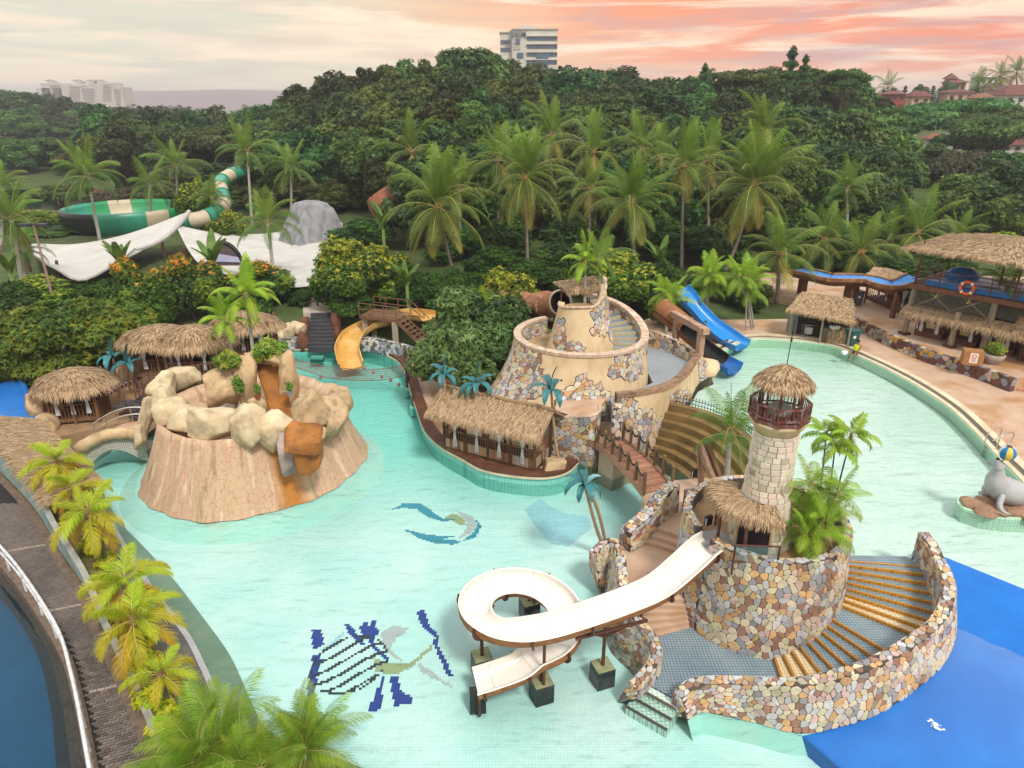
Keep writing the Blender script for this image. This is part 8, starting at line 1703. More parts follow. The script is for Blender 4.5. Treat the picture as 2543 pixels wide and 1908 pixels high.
for i,(x,y,w,ck) in enumerate(((1905,650,100,'dark'),(1975,645,110,'round'),(2040,640,110,'dark'),(2105,640,110,'dark'),(2165,635,100,'round'),(2225,628,110,'dark'),(2290,640,120,'dark'),(2350,620,120,'round'))): shrub(ck,x,y,63 + (i % 3),w,('dark' if ck == 'dark' else 'green') + ' hedge shrub closing the deck behind the raised flume',group='hedge behind the flume ' + ck,seed=60 + i)
# ================================================================ palms
def cpalm(key,x,y,Y,bx,label,s=1.0,n=20,seed=0,by=None,bz=None,**k):
    top = PXY(x,y,Y); d = proj(top)[2]; base_z = terr(top.x,Y) if bz is None else bz; bX = (bx - CX) / F * (Y * _c - (base_z - H) * _s)
    return palm(key,(bX,Y,base_z),top,label,s,n,seed=seed,**k)
CG = 'coconut palms behind the pools'
for i,a in enumerate([(1021,378,82,1018,'coconut palm with upright fan crown standing above the others at left',1.15,15),(1087,517,57,1135,'big coconut palm with drooping yellow fronds above the mango tree',1.25,34),(1303,445,60,1312,'full coconut palm with yellowing lower fronds at the centre',1.15,34),(1569,504,61,1577,'coconut palm with yellow drooping fronds behind the turret',1.1,30),(1697,415,63,1692,'slender straight coconut palm left of the leaning one',.95,20),(1873,462,59,1785,'coconut palm on a long leaning trunk above the blue slide',1.25,34),
    (1757,400,69,1760,'coconut palm half hidden behind the slender straight one',.95,18),(1893,330,76,1880,'tall coconut palm with brown fronds behind the leaning one',1.15,20),(1235,400,72,1238,'coconut palm left behind the centre palm',1.0,18),(1368,338,80,1372,'high coconut palm behind the tall lamp post',1.1,18),(1474,380,74,1478,'coconut palm just right of the tall lamp post',1.1,18),(1462,470,68,1466,'short bright coconut palm below the tall lamp post',.95,18),(1592,372,80,1592,'coconut palm in the back row right of the lamp post',1.0,18),(1640,395,75,1645,'coconut palm in the back row near the slender palm',.9,16),(1140,470,68,1145,'coconut palm behind the big drooping one',.9,14)]):
    cpalm('coco',*a,seed=30 + i,group=CG,nuts=6 if i in (1,2,3,4,5,7) else 0,r=.17,dead=(1,2,3,2,2,2,0,3)[i % 8],curve=.3 if i == 5 else .0)
for i,a in enumerate([(1936,632,53,1930,'low yellow-green coconut palm beside the raised flume',.95,22),(2048,598,64,2050,'low coconut palm behind the flume, left of a pair',1.0,18),(2138,628,61,2140,'yellowing low coconut palm behind the small thatch roof',1.0,18),(2278,580,66,2280,'upright young coconut palm behind the pavilion roof',1.1,16),(2210,600,68,2212,'low coconut palm left of the pavilion roof',.9,16),(2375,590,70,2376,'bright young coconut palm over the pavilion roof',.8,14)]):
    cpalm('coco',*a,seed=50 + i,group='low coconut palms behind the deck',r=.2,nuts=0)
for i,a in enumerate([(218,440,77,250,'royal palm on a pale trunk before the green bowl',1.75,20),(439,415,90,440,'royal palm with swept fronds left of the striped tube',1.7,16),(373,462,86,374,'drooping royal palm behind the bowl',1.6,16),(614,378,86,626,'tall dark royal palm crossing the striped tube',1.75,18),(723,420,88,724,'yellow-fringed royal palm above the grey dome',1.7,18),(525,490,84,540,'dark low royal palm in front of the tube bend',1.3,18),(665,556,60,682,'fresh royal palm standing in front of the white tent',1.45,18),(28,548,55,62,'royal palm with dead grey skirt at the left edge',1.4,18),(5,470,74,5,'royal palm cut by the left edge of the picture',1.5,16),(2103,472,74,2104,'royal palm with shaggy crown behind the flume',1.5,20),(60,620,58,66,'low palm behind the left lamp post',1.1,14)]):
    cpalm('royal',*a,seed=70 + i,group='royal palms in the park',r=.2,bark=BARK_PALE,shaft=True,name='royal_palm',dead=4 if i == 7 else 0)
roy_bright = [roy_n[0],RACH_Y]
FROND['bright'] = [frond_mesh('bright_frond',L,math.radians(a),math.radians(b),mats=lime,seed=i + 90,nl=40,ll=.55,lw=.06,sag=.45,vee=.3,rach=.02) for i,(L,a,b) in enumerate(((2.1,82,30),(2.3,60,85),(2.3,40,105),(2.2,16,100),(2.0,-8,80)))]
cpalm('bright',612,735,36.6,640,'taller of two lime-green palms behind the rock waterfall',1.0,16,seed=90,bz=1.5,r=.13,bark=BARK_PALE,shaft=True,name='lime_palm',group='lime palms')
cpalm('bright',560,796,36.4,597,'shorter of two lime-green palms behind the rock waterfall',.85,14,seed=91,bz=1.5,r=.11,bark=BARK_PALE,shaft=True,name='lime_palm',group='lime palms')
cpalm('bright',1455,652,38.3,1452,'left slim palm growing from the fort turret',.8,11,seed=92,bz=6.3,r=.09,bark=BARK_PALE,shaft=True,name='lime_palm',group='lime palms')
cpalm('royal',1492,645,38.6,1486,'right slim palm growing from the fort turret',.85,11,seed=93,bz=6.3,r=.09,bark=BARK_PALE,shaft=True,name='lime_palm',group='lime palms')
cpalm('bright',1205,770,41.5,1208,'young palm poking out of the mango tree',.75,10,seed=97,bz=.6,r=.09,name='lime_palm',group='lime palms')
def clump(key,pts,label,name,seed,s=1.0,n=9,r=.05,bark=None,**k):
    """several stems in one clump: one thing"""
    rg = random.Random(seed); b = Vector(pts[0][0]); t = thing(name,label,'palm tree',tuple(b),**k)
    for base,top in pts:
        base,top = Vector(base),Vector(top); MB().tube(spline([base - Vector((0,0,.2)),lerp(base,top,.5),top],6),[r,r,r * .9,r * .85,r * .8,r * .7],7).build('stem',bark or BARK_PALE,t,smooth=True); M = FROND[key]; az = rg.random() * 6
        for i in range(n):
            c = min(len(M) - 1,int((i + .5) / n * len(M))); az += 2.4 + rg.uniform(-.3,.3); link('frond',M[c],t,top - b,(rg.uniform(-.12,.12),rg.uniform(-.15,.15),az),s * rg.uniform(.85,1.1))
    return t
def stems(x,y,Y,bx,z0,k,spread,topspread,seed,dz=.5):
    rg = random.Random(seed); out = []; top = PXY(x,y,Y); bX = (bx - CX) / F * (Y * _c - (z0 - H) * _s)
    for i in range(k): out.append((Vector((bX + rg.uniform(-spread,spread),Y + rg.uniform(-spread,spread),z0)),top + Vector((rg.uniform(-topspread,topspread),rg.uniform(-topspread,topspread),rg.uniform(-dz,dz)))))
    return out
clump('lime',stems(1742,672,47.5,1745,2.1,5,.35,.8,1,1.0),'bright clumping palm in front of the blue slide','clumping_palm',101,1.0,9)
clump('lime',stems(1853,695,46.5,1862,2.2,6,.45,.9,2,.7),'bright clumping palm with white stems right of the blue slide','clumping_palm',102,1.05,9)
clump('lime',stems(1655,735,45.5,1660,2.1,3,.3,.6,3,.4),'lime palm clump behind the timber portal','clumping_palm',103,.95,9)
# lighthouse planter palms
pb_ = Vector((9.95,19.05,3.3))
clump('lime',[(pb_ + Vector((rng.uniform(-.35,.45),rng.uniform(-.5,.3),0)),pb_ + Vector((rng.uniform(-.5,.55),rng.uniform(-.6,.35),rng.uniform(.3,2.3)))) for _ in range(9)],'lush lime-green palm clump in the planter beside the lighthouse','clumping_palm',104,.72,9,.03)
DARKST = mat('dark_thin_stem',(.03,.035,.03),(.02,.022,.02),rough=.6)
for i,(x,y,bx,by,s_,lb) in enumerate(((2052,1082,2036,1262,.95,'left of three thin-stemmed palms in the lighthouse planter'),(2074,1112,2046,1275,.95,'front one of three thin-stemmed palms in the lighthouse planter'),(2112,1088,2064,1282,1.0,'right of three thin-stemmed palms in the lighthouse planter'))):
    b = G(bx,by + 30,3.3); Y = b.y + (.2 if i != 1 else -.1); top = PXY(x,y,Y); palm('broad',(b.x,Y,3.3),top,lb,s_ * .74,12,seed=110 + i,group='thin-stemmed palms at the lighthouse',r=.035,bark=DARKST,name='thin_palm')
b = G(1800,1228,1.4); palm('royal',(b.x,b.y,1.4),PXY(1814,1078,b.y),'trimmed palm with arching fronds between cascade and lighthouse',.95,13,seed=115,r=.16,bark=BARK_PALE,shaft=False,name='trimmed_palm')
MB().tube([PXY(1816,1070,b.y),PXY(1816,950,b.y)],.014,5).build('spear',GREEN_SHAFT,bpy.data.objects['trimmed_palm'])
b = G(2488,870,ZU); palm('royal',(b.x,b.y + .5,ZU),PXY(2500,725,b.y + .5),'dark green palm leaning before the pavilion at the right edge',1.1,14,seed=116,r=.13,name='pavilion_palm')
# foxtail row along the lane
for i,(x,y,z,s_,n,lb) in enumerate(((142,1152,2.6,1.25,15,'farthest yellow-green foxtail palm over the shed roof'),(184,1215,2.4,1.05,13,'second foxtail palm from the shed, partly hidden'),(222,1280,2.5,1.25,16,'third foxtail palm, golden and full, by the teal wall'),(250,1338,1.6,.6,7,'smallest foxtail palm between two full ones'),(312,1455,2.4,1.25,16,'foxtail palm at the middle of the planting bed'),(332,1545,2.3,1.25,16,'nearest full foxtail palm with drooping plumes'),(400,1676,1.7,.85,12,'small orange-tinted foxtail palm before the near clump'))):
    c = G(x,y,z); palm('fox',(c.x,c.y,.3),c,lb,s_,n,seed=130 + i,group='foxtail palms along the lane',r=.085,bark=mat('grey_green_stem',(.14,.15,.09),(.08,.085,.05),scale=4,rough=.7,stretch=(1,1,8)),name='foxtail_palm')
CROWN['bed'] = crown_mesh('bed_shrub',blobset(79,.5,.5,.35,8,(.35,.55)),.13,420,[fox[0],fox_g[0]],seed=31)
for i,(x,y) in enumerate(((262,1400),(225,1370),(345,1605),(360,1660),(385,1740),(300,1530),(410,1800))):
    c = G(x,y,.4); t = thing('bed_shrub',('yellow-green ground shrub at the foot of the foxtail palms',)[0],'shrub',tuple(c),group='low shrubs in the planting bed'); link('leaves',CROWN['bed'],t,(0,0,.2),(0,0,i),rng.uniform(.8,1.2)); MB().tube([(0,0,-.2),(0,0,.2)],.02,5).build('stem',TRUNK,t,local=True)
# near clumps at the bottom edge
for i,(x,y,sp,k,s_,lb) in enumerate(((500,1835,.5,5,.95,'big bright green palm clump at the bottom edge, left one'),(790,1850,.55,5,.8,'big bright green palm clump at the bottom edge, right one'),(640,1890,.4,3,.8,'dense palm clump between the two big ones at the bottom edge'))):
    c = G(x,y,.9); rg = random.Random(i + 7); clump('areca',[(Vector((c.x + rg.uniform(-sp,sp),c.y + rg.uniform(-sp,sp) - .1,.1)),Vector((c.x + rg.uniform(-sp,sp) * 1.1,c.y + rg.uniform(-sp,sp) - .1,rg.uniform(.4,.95)))) for _ in range(k)],lb,'near_palm_clump',140 + i,s_,9,.035)
# ================================================================ forest and park trees
SKY_ = [(700,262),(739,222),(800,192),(860,170),(930,160),(998,146),(1060,140),(1103,130),(1180,113),(1223,134),(1328,158),(1414,165),(1488,162),(1589,169),(1680,186),(1722,187),(1753,160),(1819,172),(1870,158),(1932,165),(1990,150),(2048,172),(2091,170),(2142,196),(2185,235)]
def skyl(x):
    for (a,b),(c,d) in zip(SKY_,SKY_[1:]):
        if a <= x <= c: return lerp(b,d,(x - a) / (c - a))
    return SKY_[0][1] if x < SKY_[0][0] else SKY_[-1][1] + (x - SKY_[-1][0]) * .5
rg = random.Random(99); k = 0
def ftree(ck,x,y,Y,w,lb,grp,**kw):
    global k; k += 1; p = PXY(x,y,Y); d = proj(p)[2]; tree(ck,(p.x,Y,terr(p.x,Y)),p.z,w * d / F,lb,grp,seed=300 + k,**kw)
for row,(Y,dy,step,w) in enumerate(((138,0,52,165),(122,42,60,175),(106,92,64,190),(92,150,70,190),(80,215,78,190))):
    x = (712,725,800,900,985)[row]
    while x < 2190 - row * 12:
        xx = x + rg.uniform(-14,14); yy = skyl(xx) + dy + rg.uniform(-6,20) * (1 if row else .7)
        ftree('forest%d' % rg.randrange(4),xx,yy,Y + rg.uniform(-5,5),w * rg.uniform(.62,1.35),('broadleaf tree on the skyline of the dense dark forest','broadleaf tree in the upper slope of the dense dark forest','broadleaf tree in the middle of the dense dark forest','broadleaf tree low on the forest slope behind the back palms','broadleaf tree at the forest foot behind the coconut palms')[row],('forest skyline trees','forest upper slope trees','forest middle trees','forest lower trees','forest foot trees')[row],trunk_r=.35); x += step * rg.uniform(.85,1.15)
ftree('conifer',1971,111,128,120,'pointed tiered tree rising above the forest skyline',None,trunk_r=.3); ftree('conifer',2004,134,128,80,'smaller pointed tiered tree beside the tallest one',None); ftree('conifer',1753,154,130,75,'narrow pointed tree on the skyline left of the tiered pair',None)
ftree('spread1',1830,172,126,130,'airy see-through tree crown on the right skyline',None); ftree('spread1',2105,168,120,120,'airy tree with gaps at the right end of the skyline',None)
# left: far bluish wood, nearer dark wood round the lake
for i in range(13): x = -30 + i * 27 + rg.uniform(-8,8); ftree('forest%d' % (i % 4),x,214 + 52 * sstep(0,300,x) + rg.uniform(-4,10),300 + rg.uniform(-15,15),100 * rg.uniform(.8,1.2),'hazy blue tree in the far wood beyond the lake','far blue wood trees')
for i in range(12): x = -30 + i * 27 + rg.uniform(-8,8); ftree('forest%d' % (i % 4),x,268 + 40 * sstep(0,300,x) + rg.uniform(-6,20),262 + rg.uniform(-15,15),95 * rg.uniform(.8,1.2),'hazy blue tree on the near edge of the far wood','near edge of the far wood')
for i in range(14): x = -30 + i * 24 + rg.uniform(-8,8); ftree(('spread0','forest1')[i % 2],x,348 + rg.uniform(-12,22),174 + rg.uniform(-4,10),110 * rg.uniform(.8,1.2),'small lakeside tree on the far shore','lakeside trees')
for i in range(9): x = 250 + i * 55 + rg.uniform(-10,10); ftree('forest%d' % (i % 4),x,256 + rg.uniform(-4,14),165 + rg.uniform(-10,10),160 * rg.uniform(.85,1.2),'dark tree in the left wood under the distant ridge','left wood trees')
for i in range(8): x = 270 + i * 58 + rg.uniform(-10,10); ftree(('forest0','forest3','spread0')[i % 3],x,310 + rg.uniform(-8,20),135 + rg.uniform(-8,8),165 * rg.uniform(.85,1.2),'tree in the middle of the left wood','middle left wood trees')
for i,(ck,x,y,Y,w,lb) in enumerate([('brown',340,455,112,200,'brownish thin-leaved tree left of the lake palms'),('brown',480,400,118,190,'brownish thin tree behind the tube slide'),('brown',260,480,110,160,'rust-tinged tree behind the green bowl'),('forest2',560,400,112,170,'dark tree behind the tall royal palm'),('forest0',690,350,105,190,'dark tree above the yellow-fringed palm'),('forest3',770,380,100,190,'dark hanging tree left of the forest foot'),('forest1',830,440,94,170,'dark tree behind the grey dome'),('forest3',640,460,98,150,'green tree behind the striped tube'),('round_yl',475,440,88,100,'orange-flecked tree behind the tube bend'),('spread0',145,455,100,130,'bright spreading tree before the lake'),('round_yl',60,520,86,140,'light green bush tree at the left before the lake'),('round',165,560,84,150,'dark round bush left of the green bowl'),('forest1',400,470,105,150,'dark tree between bowl and tube'),('round_yl',560,520,76,90,'yellow-green shrub below the tube'),('dark',880,540,72,150,'dark shrub below the forest by the carved rock'),('dark',1120,560,68,160,'shadowy undergrowth left of the centre palm'),('dark',1250,540,68,160,'shadowy undergrowth right of the centre palm'),('dark',1420,540,68,170,'shadowy undergrowth behind the lookout canopy'),('dark',1640,540,68,170,'shadowy undergrowth below the slender palm'),('dark',1780,560,66,160,'shadowy undergrowth by the leaning trunk'),('dark',20,700,49,150,'dark shrub at the left edge under the pale trunk'),('round',215,690,54,130,'green bush under the left tent hem')]): ftree(ck,x,y,Y,w,lb,None,name='park_tree')
# right
for i,(ck,x,y,Y,w,lb) in enumerate([('spread0',2400,238,150,260,'flat-topped spreading tree before the hillside houses'),('spread0',2520,262,140,230,'wide spreading tree at the right edge'),('spread1',2460,285,128,200,'see-through spreading tree in front of the flat-topped one'),('spread0',2190,280,122,180,'spreading green tree right of the bare brown one'),('brown',2065,295,112,190,'bare brown wispy tree behind the royal palm'),('forest1',2140,345,106,150,'dark feathery tree over the road'),('forest3',2230,370,104,150,'loose green tree beside the road'),('brown',2420,372,110,190,'thin olive tree before the white buildings'),('forest0',2500,400,84,220,'dense dark tree above the pavilion at the right edge'),('forest1',2400,455,80,170,'dense dark tree behind the pavilion roof'),('round',2170,480,78,150,'round tree before the road, right of the royal palm'),('dark',2240,505,76,120,'dark round shrub by the orange barrier'),('forest2',1990,330,112,150,'dark tree at the right end of the palm row'),('dark',1960,520,72,120,'dark shrub left of the royal palm'),('round',2330,560,72,140,'green bush behind the pavilion roof corner'),('round_yl',2475,575,70,150,'bright bush over the pavilion roof at right'),('dark',2030,560,68,150,'dark shrub behind the flume'),('dark',2130,560,70,150,'dark undergrowth behind the yellowing palm'),('dark',2220,640,60,140,'dark hedge shrub beneath the pavilion roof'),('conifer',2262,425,82,44,'slim columnar tree left of the dense dark trees'),('forest3',2540,480,76,160,'dark tree cut by the right edge'),('forest1',2325,352,118,150,'leafy tree hiding the white house by the road'),('forest3',2520,372,108,170,'leafy tree before the maroon-roofed villa'),('spread1',2430,318,150,150,'airy tree over the white villas')]): ftree(ck,x,y,Y,w,lb,None,name='park_tree')
for i,(x,y,Y) in enumerate(((2196,222,250),(2218,218,250),(2250,212,245),(2290,208,255),(2320,212,255),(2360,200,260),(2430,205,262))): ftree(('conifer','forest1')[i % 2],x,y,Y,42,('pointed tree among the hillside houses','round tree among the hillside houses')[i % 2],'hillside trees %d' % (i % 2))
for i,(x,y,lb) in enumerate(((2485,190,'palm on the hill before the white house'),(2525,182,'palm at the right end of the hilltop'),(2430,212,'palm beside the long-roofed hill house'),(2205,218,'palm at the left end of the hill houses'))): cpalm('coco',x,y,262,x,lb,1.6,16,seed=160 + i,group='hilltop palms',r=.3)
# ================================================================ far buildings, hill, haze
WALLW = mat('white_render',(.58,.55,.50),(.48,.45,.41),scale=.2,rough=.8); ROOFR = mat('red_roof_tile',(.17,.065,.05),(.12,.045,.035),scale=2,rough=.8,rnd=.15); WINB = mat('blue_tinted_glass',(.06,.13,.20),(.035,.08,.13),scale=.3,rough=.15,spec=.6); CONC = mat('beige_concrete',(.42,.40,.38),(.35,.33,.31),rough=.85)
def fbox(mb,x0,x1,y0,y1,Y,dep,mi=0):
    a,b = PXY(x0,y1,Y),PXY(x1,y0,Y); mb.box(((a.x + b.x) / 2,Y + dep / 2,(a.z + b.z) / 2),(abs(b.x - a.x),dep,abs(b.z - a.z)),0,mi); return mb
of = thing('office_tower','white office tower with blue window bands rising above the forest','building',(*PXY(1315,200,330)[:2],2)); Yo = 330
z0 = PXY(1300,300,Yo).z
fbox(MB(),1272,1385,72,330,Yo,26).build('main_block',WALLW,of); fbox(MB(),1243,1272,80,330,Yo + 3,22).build('side_wing',WALLW,of); fbox(MB(),1289,1334,64,74,Yo + 6,14).build('roof_plant',WALLW,of); fbox(MB(),1240,1274,79,82,Yo + 2.5,23).build('cornice',CONC,of); fbox(MB(),1270,1387,71,74,Yo - .4,27).build('cornice',CONC,of)
for y in (91,111,131,150):
    for j in range(8): fbox(MB(),1309 + j * 9.4,1309 + j * 9.4 + 8.9,y,y + 9.5,Yo - .25,.5).build('window',WINB,of)
    fbox(MB(),1307,1386,y - 2.5,y - .6,Yo - .8,1.0).build('sunshade',WALLW,of)
for y in (100,119): fbox(MB(),1243.5,1266,y,y + 9,Yo + 2.7,.5).build('window',WINB,of)
fbox(MB(),1332,1362,131,175,Yo - .5,.6).build('tall_window',WINB,of); fbox(MB(),1275,1292,95,110,Yo - .25,.5).build('recess',CONC,of); fbox(MB(),1281,1291,96,109,Yo - .5,.5).build('window',WINB,of); fbox(MB(),1275,1292,114,124,Yo - .25,.5).build('recess',CONC,of); fbox(MB(),1284,1300,131,145,Yo - .25,.5).build('window',WINB,of)
def letter(ch,x,y,Y,size,m,parent,name='sign_letter'):
    cu = bpy.data.curves.new('glyph','FONT'); cu.body = ch; cu.size = size; cu.extrude = .15; cu.offset = .06; tmp = bpy.data.objects.new('glyph',cu); COL.objects.link(tmp)
    me = bpy.data.meshes.new_from_object(tmp.evaluated_get(bpy.context.evaluated_depsgraph_get())); bpy.data.objects.remove(tmp); me.materials.clear(); me.materials.append(m); p = PXY(x,y,Y); return link(name,me,parent,Vector((p.x,Y,p.z)) - WL[parent.name],(PI / 2,0,0))
for i_,(ch,x_) in enumerate(zip('SIRIM',(1264,1271.5,1276.5,1287,1292.5))): letter(ch,x_,91,Yo - .5,3.3,mat('grey_letters',(.20,.22,.24),(.16,.18,.2),rough=.5),of)
# apartment block in the haze
Ya = 900; ap_ = thing('apartment_block','stepped pale apartment block with roof pavilions in the far haze','building',(*PXY(200,260,Ya)[:2],0)); HAZW = mat('pale_apartment_wall',(.52,.47,.44),(.46,.41,.38),scale=.05,rough=.85); HAZD = mat('apartment_balcony',(.26,.23,.22),(.2,.18,.17),rough=.8)
for x0,x1,yt in ((108,122,219),(122,150,207),(150,170,219),(170,200,211),(200,236,216),(236,254,210),(254,278,206),(278,301,217)):
    fbox(MB(),x0,x1,yt,300,Ya + (x0 % 7),25).build('wing',HAZW,ap_)
    for r in range(8):
        y = yt + 5 + r * 5.4
        if y < 262: fbox(MB(),x0 + 2,x1 - 2,y,y + 2.2,Ya + (x0 % 7) - .4,.8).build('balcony_band',HAZD,ap_)
for xc in (125,193,226,248):
    a = PXY(xc,206,Ya); fbox(MB(),xc - 6,xc + 6,202,208,Ya + 4,12).build('roof_pavilion',HAZW,ap_); MB().lathe([(6.2,0),(4,1.6),(.3,2.2)],10,(PXY(xc,202,Ya + 10).x,Ya + 10,PXY(xc,202,Ya + 4).z)).build('pavilion_cap',HAZD,ap_)
def house(label,x0,x1,yr,ye,yb,Y,hip=.25,wall=None,roof=None,win=3,rows=1):
    a,b = PXY(x0,yb,Y),PXY(x1,ye,Y); t = thing('house',label,'house',((a.x + b.x) / 2,Y,a.z),group='houses on the right hill'); dep = (b.x - a.x) * .7; w = b.x - a.x; cx = (a.x + b.x) / 2; zr = PXY(x0,yr,Y).z
    MB().box((cx,Y + dep / 2,(a.z + b.z) / 2 - 2),(w,dep,b.z - a.z + 4)).build('wall',wall or WALLW,t); e = .8
    q = [Vector((cx - w / 2 - e,Y - e,b.z)),Vector((cx + w / 2 + e,Y - e,b.z)),Vector((cx + w / 2 + e,Y + dep + e,b.z)),Vector((cx - w / 2 - e,Y + dep + e,b.z))]; r = [Vector((cx - w / 2 + w * hip,Y + dep / 2,zr)),Vector((cx + w / 2 - w * hip,Y + dep / 2,zr))]
    MB().add(q + r,[(0,1,5,4),(1,2,5),(2,3,4,5),(3,0,4),(3,2,1,0)]).build('roof',roof or ROOFR,t)
    for rr in range(rows):
        for j in range(win): zc = lerp(a.z,b.z,(rr + .55) / rows); MB().box((cx - w / 2 + w * (j + .5) / win,Y - .05,zc),(w / win * .42,.2,(b.z - a.z) / rows * .38)).build('window',mat('dark_house_window',(.05,.055,.06),(.035,.04,.045),rough=.3),t)
    return t
PINK = mat('pink_render',(.58,.36,.27),(.5,.31,.23),rough=.8); BRK = mat('brick_red_wall',(.30,.07,.05),(.22,.055,.04),rough=.8)
house('house with pointed tower roof crowning the hill',2348,2374,181,196,225,268,.5,PINK,win=1); house('long pink-walled house below the tower roof',2352,2400,196,206,232,266,.2,PINK); house('flat white house high on the right',2432,2500,188,192,218,276,.02,WALLW,WALLW,4); house('cream house with broad brown gable near the right edge',2440,2520,206,224,250,258,.3,WALLW,mat('brown_roof',(.13,.075,.06),(.1,.055,.045),rough=.8),4); house('red-roofed house cut by the right edge',2490,2580,210,236,262,240,.25)
house('pink house with low red roof left of the spreading tree',2262,2312,226,240,262,236,.15,PINK,win=2); house('brick-red three-storey house at the left of the hill',2190,2250,226,234,295,232,.3,BRK,win=3,rows=3); house('white terrace with dark windows at the left end',2176,2206,230,234,276,240,.1,WALLW,win=2,rows=3); house('pale pink house behind the flat-topped tree',2350,2420,222,230,256,250,.2,PINK); house('orange tiled house roof between trees',2420,2470,232,244,262,236,.2,PINK,mat('orange_roof',(.24,.10,.06),(.18,.075,.045),rough=.8))
house('white two-storey house half hidden by the olive tree',2296,2350,332,345,405,168,.2,WALLW,mat('orange_roof',(.24,.10,.06),(.18,.075,.045),rough=.8),3,2); house('white villa seen through the spreading branches',2380,2460,320,335,380,190,.2,WALLW,WALLW,4,2); house('white villa with maroon roof at the right edge',2480,2570,335,360,400,160,.25,WALLW,mat('maroon_roof',(.15,.05,.045),(.11,.04,.035),rough=.8),3,2); house('grey shed by the road behind the round tree',2270,2340,430,436,470,122,.05,CONC,CONC,4); house('white garden wall building behind the bare tree',2090,2150,375,380,405,150,.05,WALLW,CONC,3)
# road behind the park
rdp = [G(1900,560,2.2),G(2020,522,2.2),G(2160,500,2.2),G(2300,520,2.2),G(2420,560,2.2),G(2600,600,2.2)]
ra__ = spline(rdp,24); struct('road',MB().grid([[p + Vector((0,-3.2,.02)) for p in ra__],[p + Vector((0,3.2,.02)) for p in ra__]]),mat('asphalt',(.10,.10,.105),(.07,.07,.073),scale=2,rough=.9,world=True))
struct('road_kerb',MB().grid([[p + Vector((0,3.2,.02)) for p in ra__],[p + Vector((0,3.2,.17)) for p in ra__],[p + Vector((0,3.6,.17)) for p in ra__]]),CREAM_CURB)
ob = thing('road_barrier','orange plastic traffic barrier beside the road','barrier',tuple(G(2306,522,2.2))); p = G(2306,520,2.2); OB = mat('orange_plastic',(.62,.17,.02),(.55,.14,.02),rough=.5)
MB().box((p.x,p.y,3.0),(.9,.35,1.4),.2,0,.7).build('body',OB,ob); MB().box((p.x,p.y,2.4),(1.3,.7,.35),.2).build('foot',OB,ob)
# lake jetty and blue pedal boats
jt = thing('jetty','dark jetty with white edge across the lake','jetty',tuple(G(115,440,.2))); a,b = G(72,432,.7),G(150,438,.7); MB().beam(a,b,3.0,.4).build('deck',IRON,jt); MB().beam(a + Vector((0,-1.6,.1)),b + Vector((0,-1.6,.1)),.5,.5).build('edge',WALLW,jt)
for i,(x,y) in enumerate(((57,446),(70,446))):
    p = G(x,y,.2); t = thing('pedal_boat',('left of two bright blue boats on the lake','right of two bright blue boats on the lake')[i],'boat',tuple(p)); MB().box((p.x,p.y,.45),(1.5,2.6,.6),.4,0,.8).build('hull',BLUEW,t); MB().box((p.x,p.y,1.05),(1.1,.9,.7),.4,0,.8).build('seat',BLUEW,t)
orr = thing('orange_roof_shelter','orange roof glimpsed behind the royal palm by the lake','shelter',tuple(G(215,490,2))); p = PXY(215,480,128); MB().add([p + Vector((0,0,1.2))] + [p + Vector((a_ * 4.2,b_ * 3,-.6)) for a_,b_ in ((-1,-1),(1,-1),(1,1),(-1,1))],[(0,1,2),(0,2,3),(0,3,4),(0,4,1),(4,3,2,1)]).build('roof',MATS['orange_roof'],orr)
for a_,b_ in ((-1,-1),(1,-1),(1,1),(-1,1)): MB().tube([Vector((p.x + a_ * 3.8,p.y + b_ * 2.7,.3)),p + Vector((a_ * 3.8,b_ * 2.7,-.6))],.15,6).build('post',STEEL_BR,orr)
# distant ridge
def ridge():
    xs = [-2600 + i * 130 for i in range(41)]; rows = []
    for y,f in ((2500,0),(2560,.75),(2700,.97),(2900,1.0),(3300,.9)): rows.append([Vector((x,y,-20 + f * (82 + 5 * math.sin(x * .004) + 3 * math.sin(x * .011) - 62 * sstep(-800,200,x)))) for x in xs])
    return MB().grid(rows)
struct('distant_hill',ridge(),mat('far_ridge',(.21,.11,.105),(.18,.095,.095),scale=.004,rough=.95),smooth=True)
# low far wood filling the land up to the ridge: one mass nobody could count
CROWN['mass'] = CROWN['forest2']
fw = crown_mesh('far_wood',[(-420 + i * 28 + rng.uniform(-6,6),380 + rng.uniform(0,130),5 + rng.uniform(0,3),20,20,8) for i in range(32)],2.2,14000,DK,seed=77,wts=(3,3,1)); tag(link('far_wood',fw),'continuous dark far wood below the distant ridge','wood',kind='stuff')
# small things on and by the water
def foam():
    p = G(2318,1838,.0); rg = random.Random(4); mb = MB()
    for k in range(70): a = rg.random() * 6.28; r = rg.random() ** .7; mb.sphere((p.x + math.cos(a) * r * .28,p.y + math.sin(a) * r * .2,max(ramp_z(p.x,p.y),0) + .01),rg.uniform(.012,.035),6,4,sc=(1.5,1.5,.5))
    return mb
o = foam().build('water_foam',mat('white_foam',(.85,.88,.90),(.8,.84,.88),rough=.8)); tag(o,'patch of white foam where water wells up on the blue floor','foam',kind='stuff')
sgn = thing('blue_notice','blue and white notice with ring symbol on the curved parapet','sign',tuple(G(2350,1580,1.6)))
i_ = min(range(len(OW)),key=lambda i: abs(proj(OW[i])[0] - 2346) + abs(proj(OW[i])[1] - 1540)); a = offset(OW,.17)[i_]; b = offset(OW,.47)[i_]; b.z = 0
tn = (OW[i_ + 1] - OW[i_ - 1]); tn.z = 0; tn.normalize(); up = (a - b).normalized(); nn_ = up.cross(tn).normalized(); nn_ = nn_ if nn_.dot(a - Vector((RC.x,RC.y,a.z))) > 0 else -nn_
def SG(u,v,d=.07): return a - up * (.42 - v) + tn * u + nn_ * d
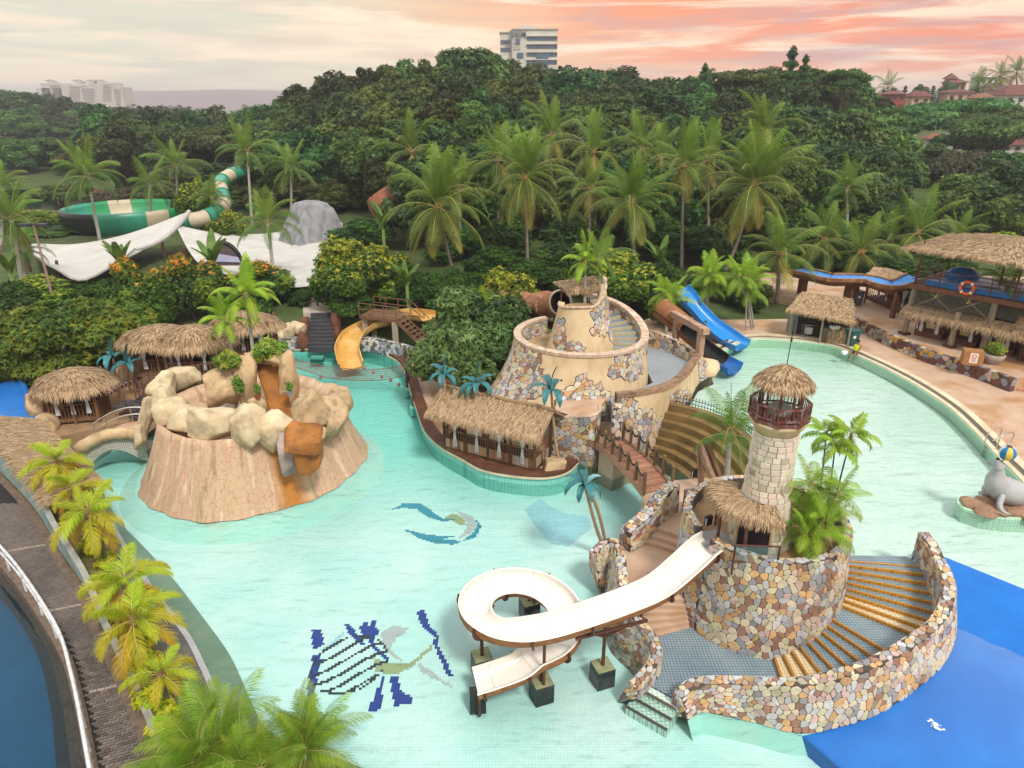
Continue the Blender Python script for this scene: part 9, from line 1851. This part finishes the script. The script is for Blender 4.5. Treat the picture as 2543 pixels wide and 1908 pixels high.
SB_ = mat('sign_blue',(.02,.16,.42),(.018,.14,.38),rough=.45); SWt = mat('sign_white',(.62,.66,.72),(.55,.6,.66),rough=.5)
MB().add([SG(-.22,-.16),SG(.0,-.16),SG(.0,.2),SG(-.22,.2)],[(0,1,2,3)]).build('blue_plate',SB_,sgn); MB().add([SG(.02,-.16),SG(.24,-.16),SG(.24,.2),SG(.02,.2)],[(0,1,2,3)]).build('white_plate',SWt,sgn)
ro = [SG(-.11 + .07 * math.cos(t * PI / 10),.06 + .07 * math.sin(t * PI / 10),.076) for t in range(21)]; ri = [SG(-.11 + .04 * math.cos(t * PI / 10),.06 + .04 * math.sin(t * PI / 10),.076) for t in range(21)]; MB().grid([ro,ri]).build('ring_symbol',SWt,sgn)
for kx in range(3): MB().add([SG(.05,.13 - kx * .1,.076),SG(.2,.13 - kx * .1,.076),SG(.2,.17 - kx * .1,.076),SG(.05,.17 - kx * .1,.076)],[(0,1,2,3)]).build('text_line',SB_,sgn)
for x,y,zb,lb in ((1723,1178,2.45,'black floodlight on the pier right of the bridge end'),(1758,1298,3.75,'black floodlight on the planter rim beside the slide head')):
    p = G(x,y + 8,zb); t = thing('floodlight',lb,'floodlight',tuple(p)); MB().box((p.x,p.y,p.z + .22),(.26,.12,.34),.5).build('housing',IRON,t); MB().box((p.x - .04,p.y - .07,p.z + .22),(.2,.02,.26),.5).build('lens',mat('lamp_lens',(.5,.52,.52),(.42,.44,.45),rough=.2),t); MB().tube([p,p + Vector((0,0,.1))],.03,6).build('bracket',IRON,t)
tf = thing('timber_brace','broken weathered timber frame behind the pier by the bridge','frame',tuple(G(1740,1190,1.4))); a,b,c = G(1742,1215,1.4),PXY(1737,1110,G(1742,1215,1.4).y),PXY(1786,1232,G(1742,1215,1.4).y - 1.2)
MB().beam(a,b,.22,.22).build('post',OLDW,tf); MB().beam(b + Vector((0,0,.1)),c,.2,.22).build('diagonal',OLDW,tf); MB().beam(b + Vector((.4,.5,.0)),c + Vector((.35,.5,0)),.2,.22).build('diagonal',LOG,tf)
# haze: closed box of thin pale air round the camera and the scene
hz = MB().box((0,1600,34.5),(6400,3800,75)); hzo = hz.build('haze',[]); hzo['kind'] = 'stuff'; hzo['label'] = 'thin pale haze'
hm = bpy.data.materials.new('haze_air'); nt_,N_,L_ = nodes(hm); oo = N_('ShaderNodeOutputMaterial'); pvv = N_('ShaderNodeVolumePrincipled'); pvv.inputs['Color'].default_value = (.86,.86,.92,1); pvv.inputs['Density'].default_value = .00042; pvv.inputs['Anisotropy'].default_value = .2; L_(pvv.outputs[0],oo.inputs['Volume']); hzo.data.materials.append(hm)
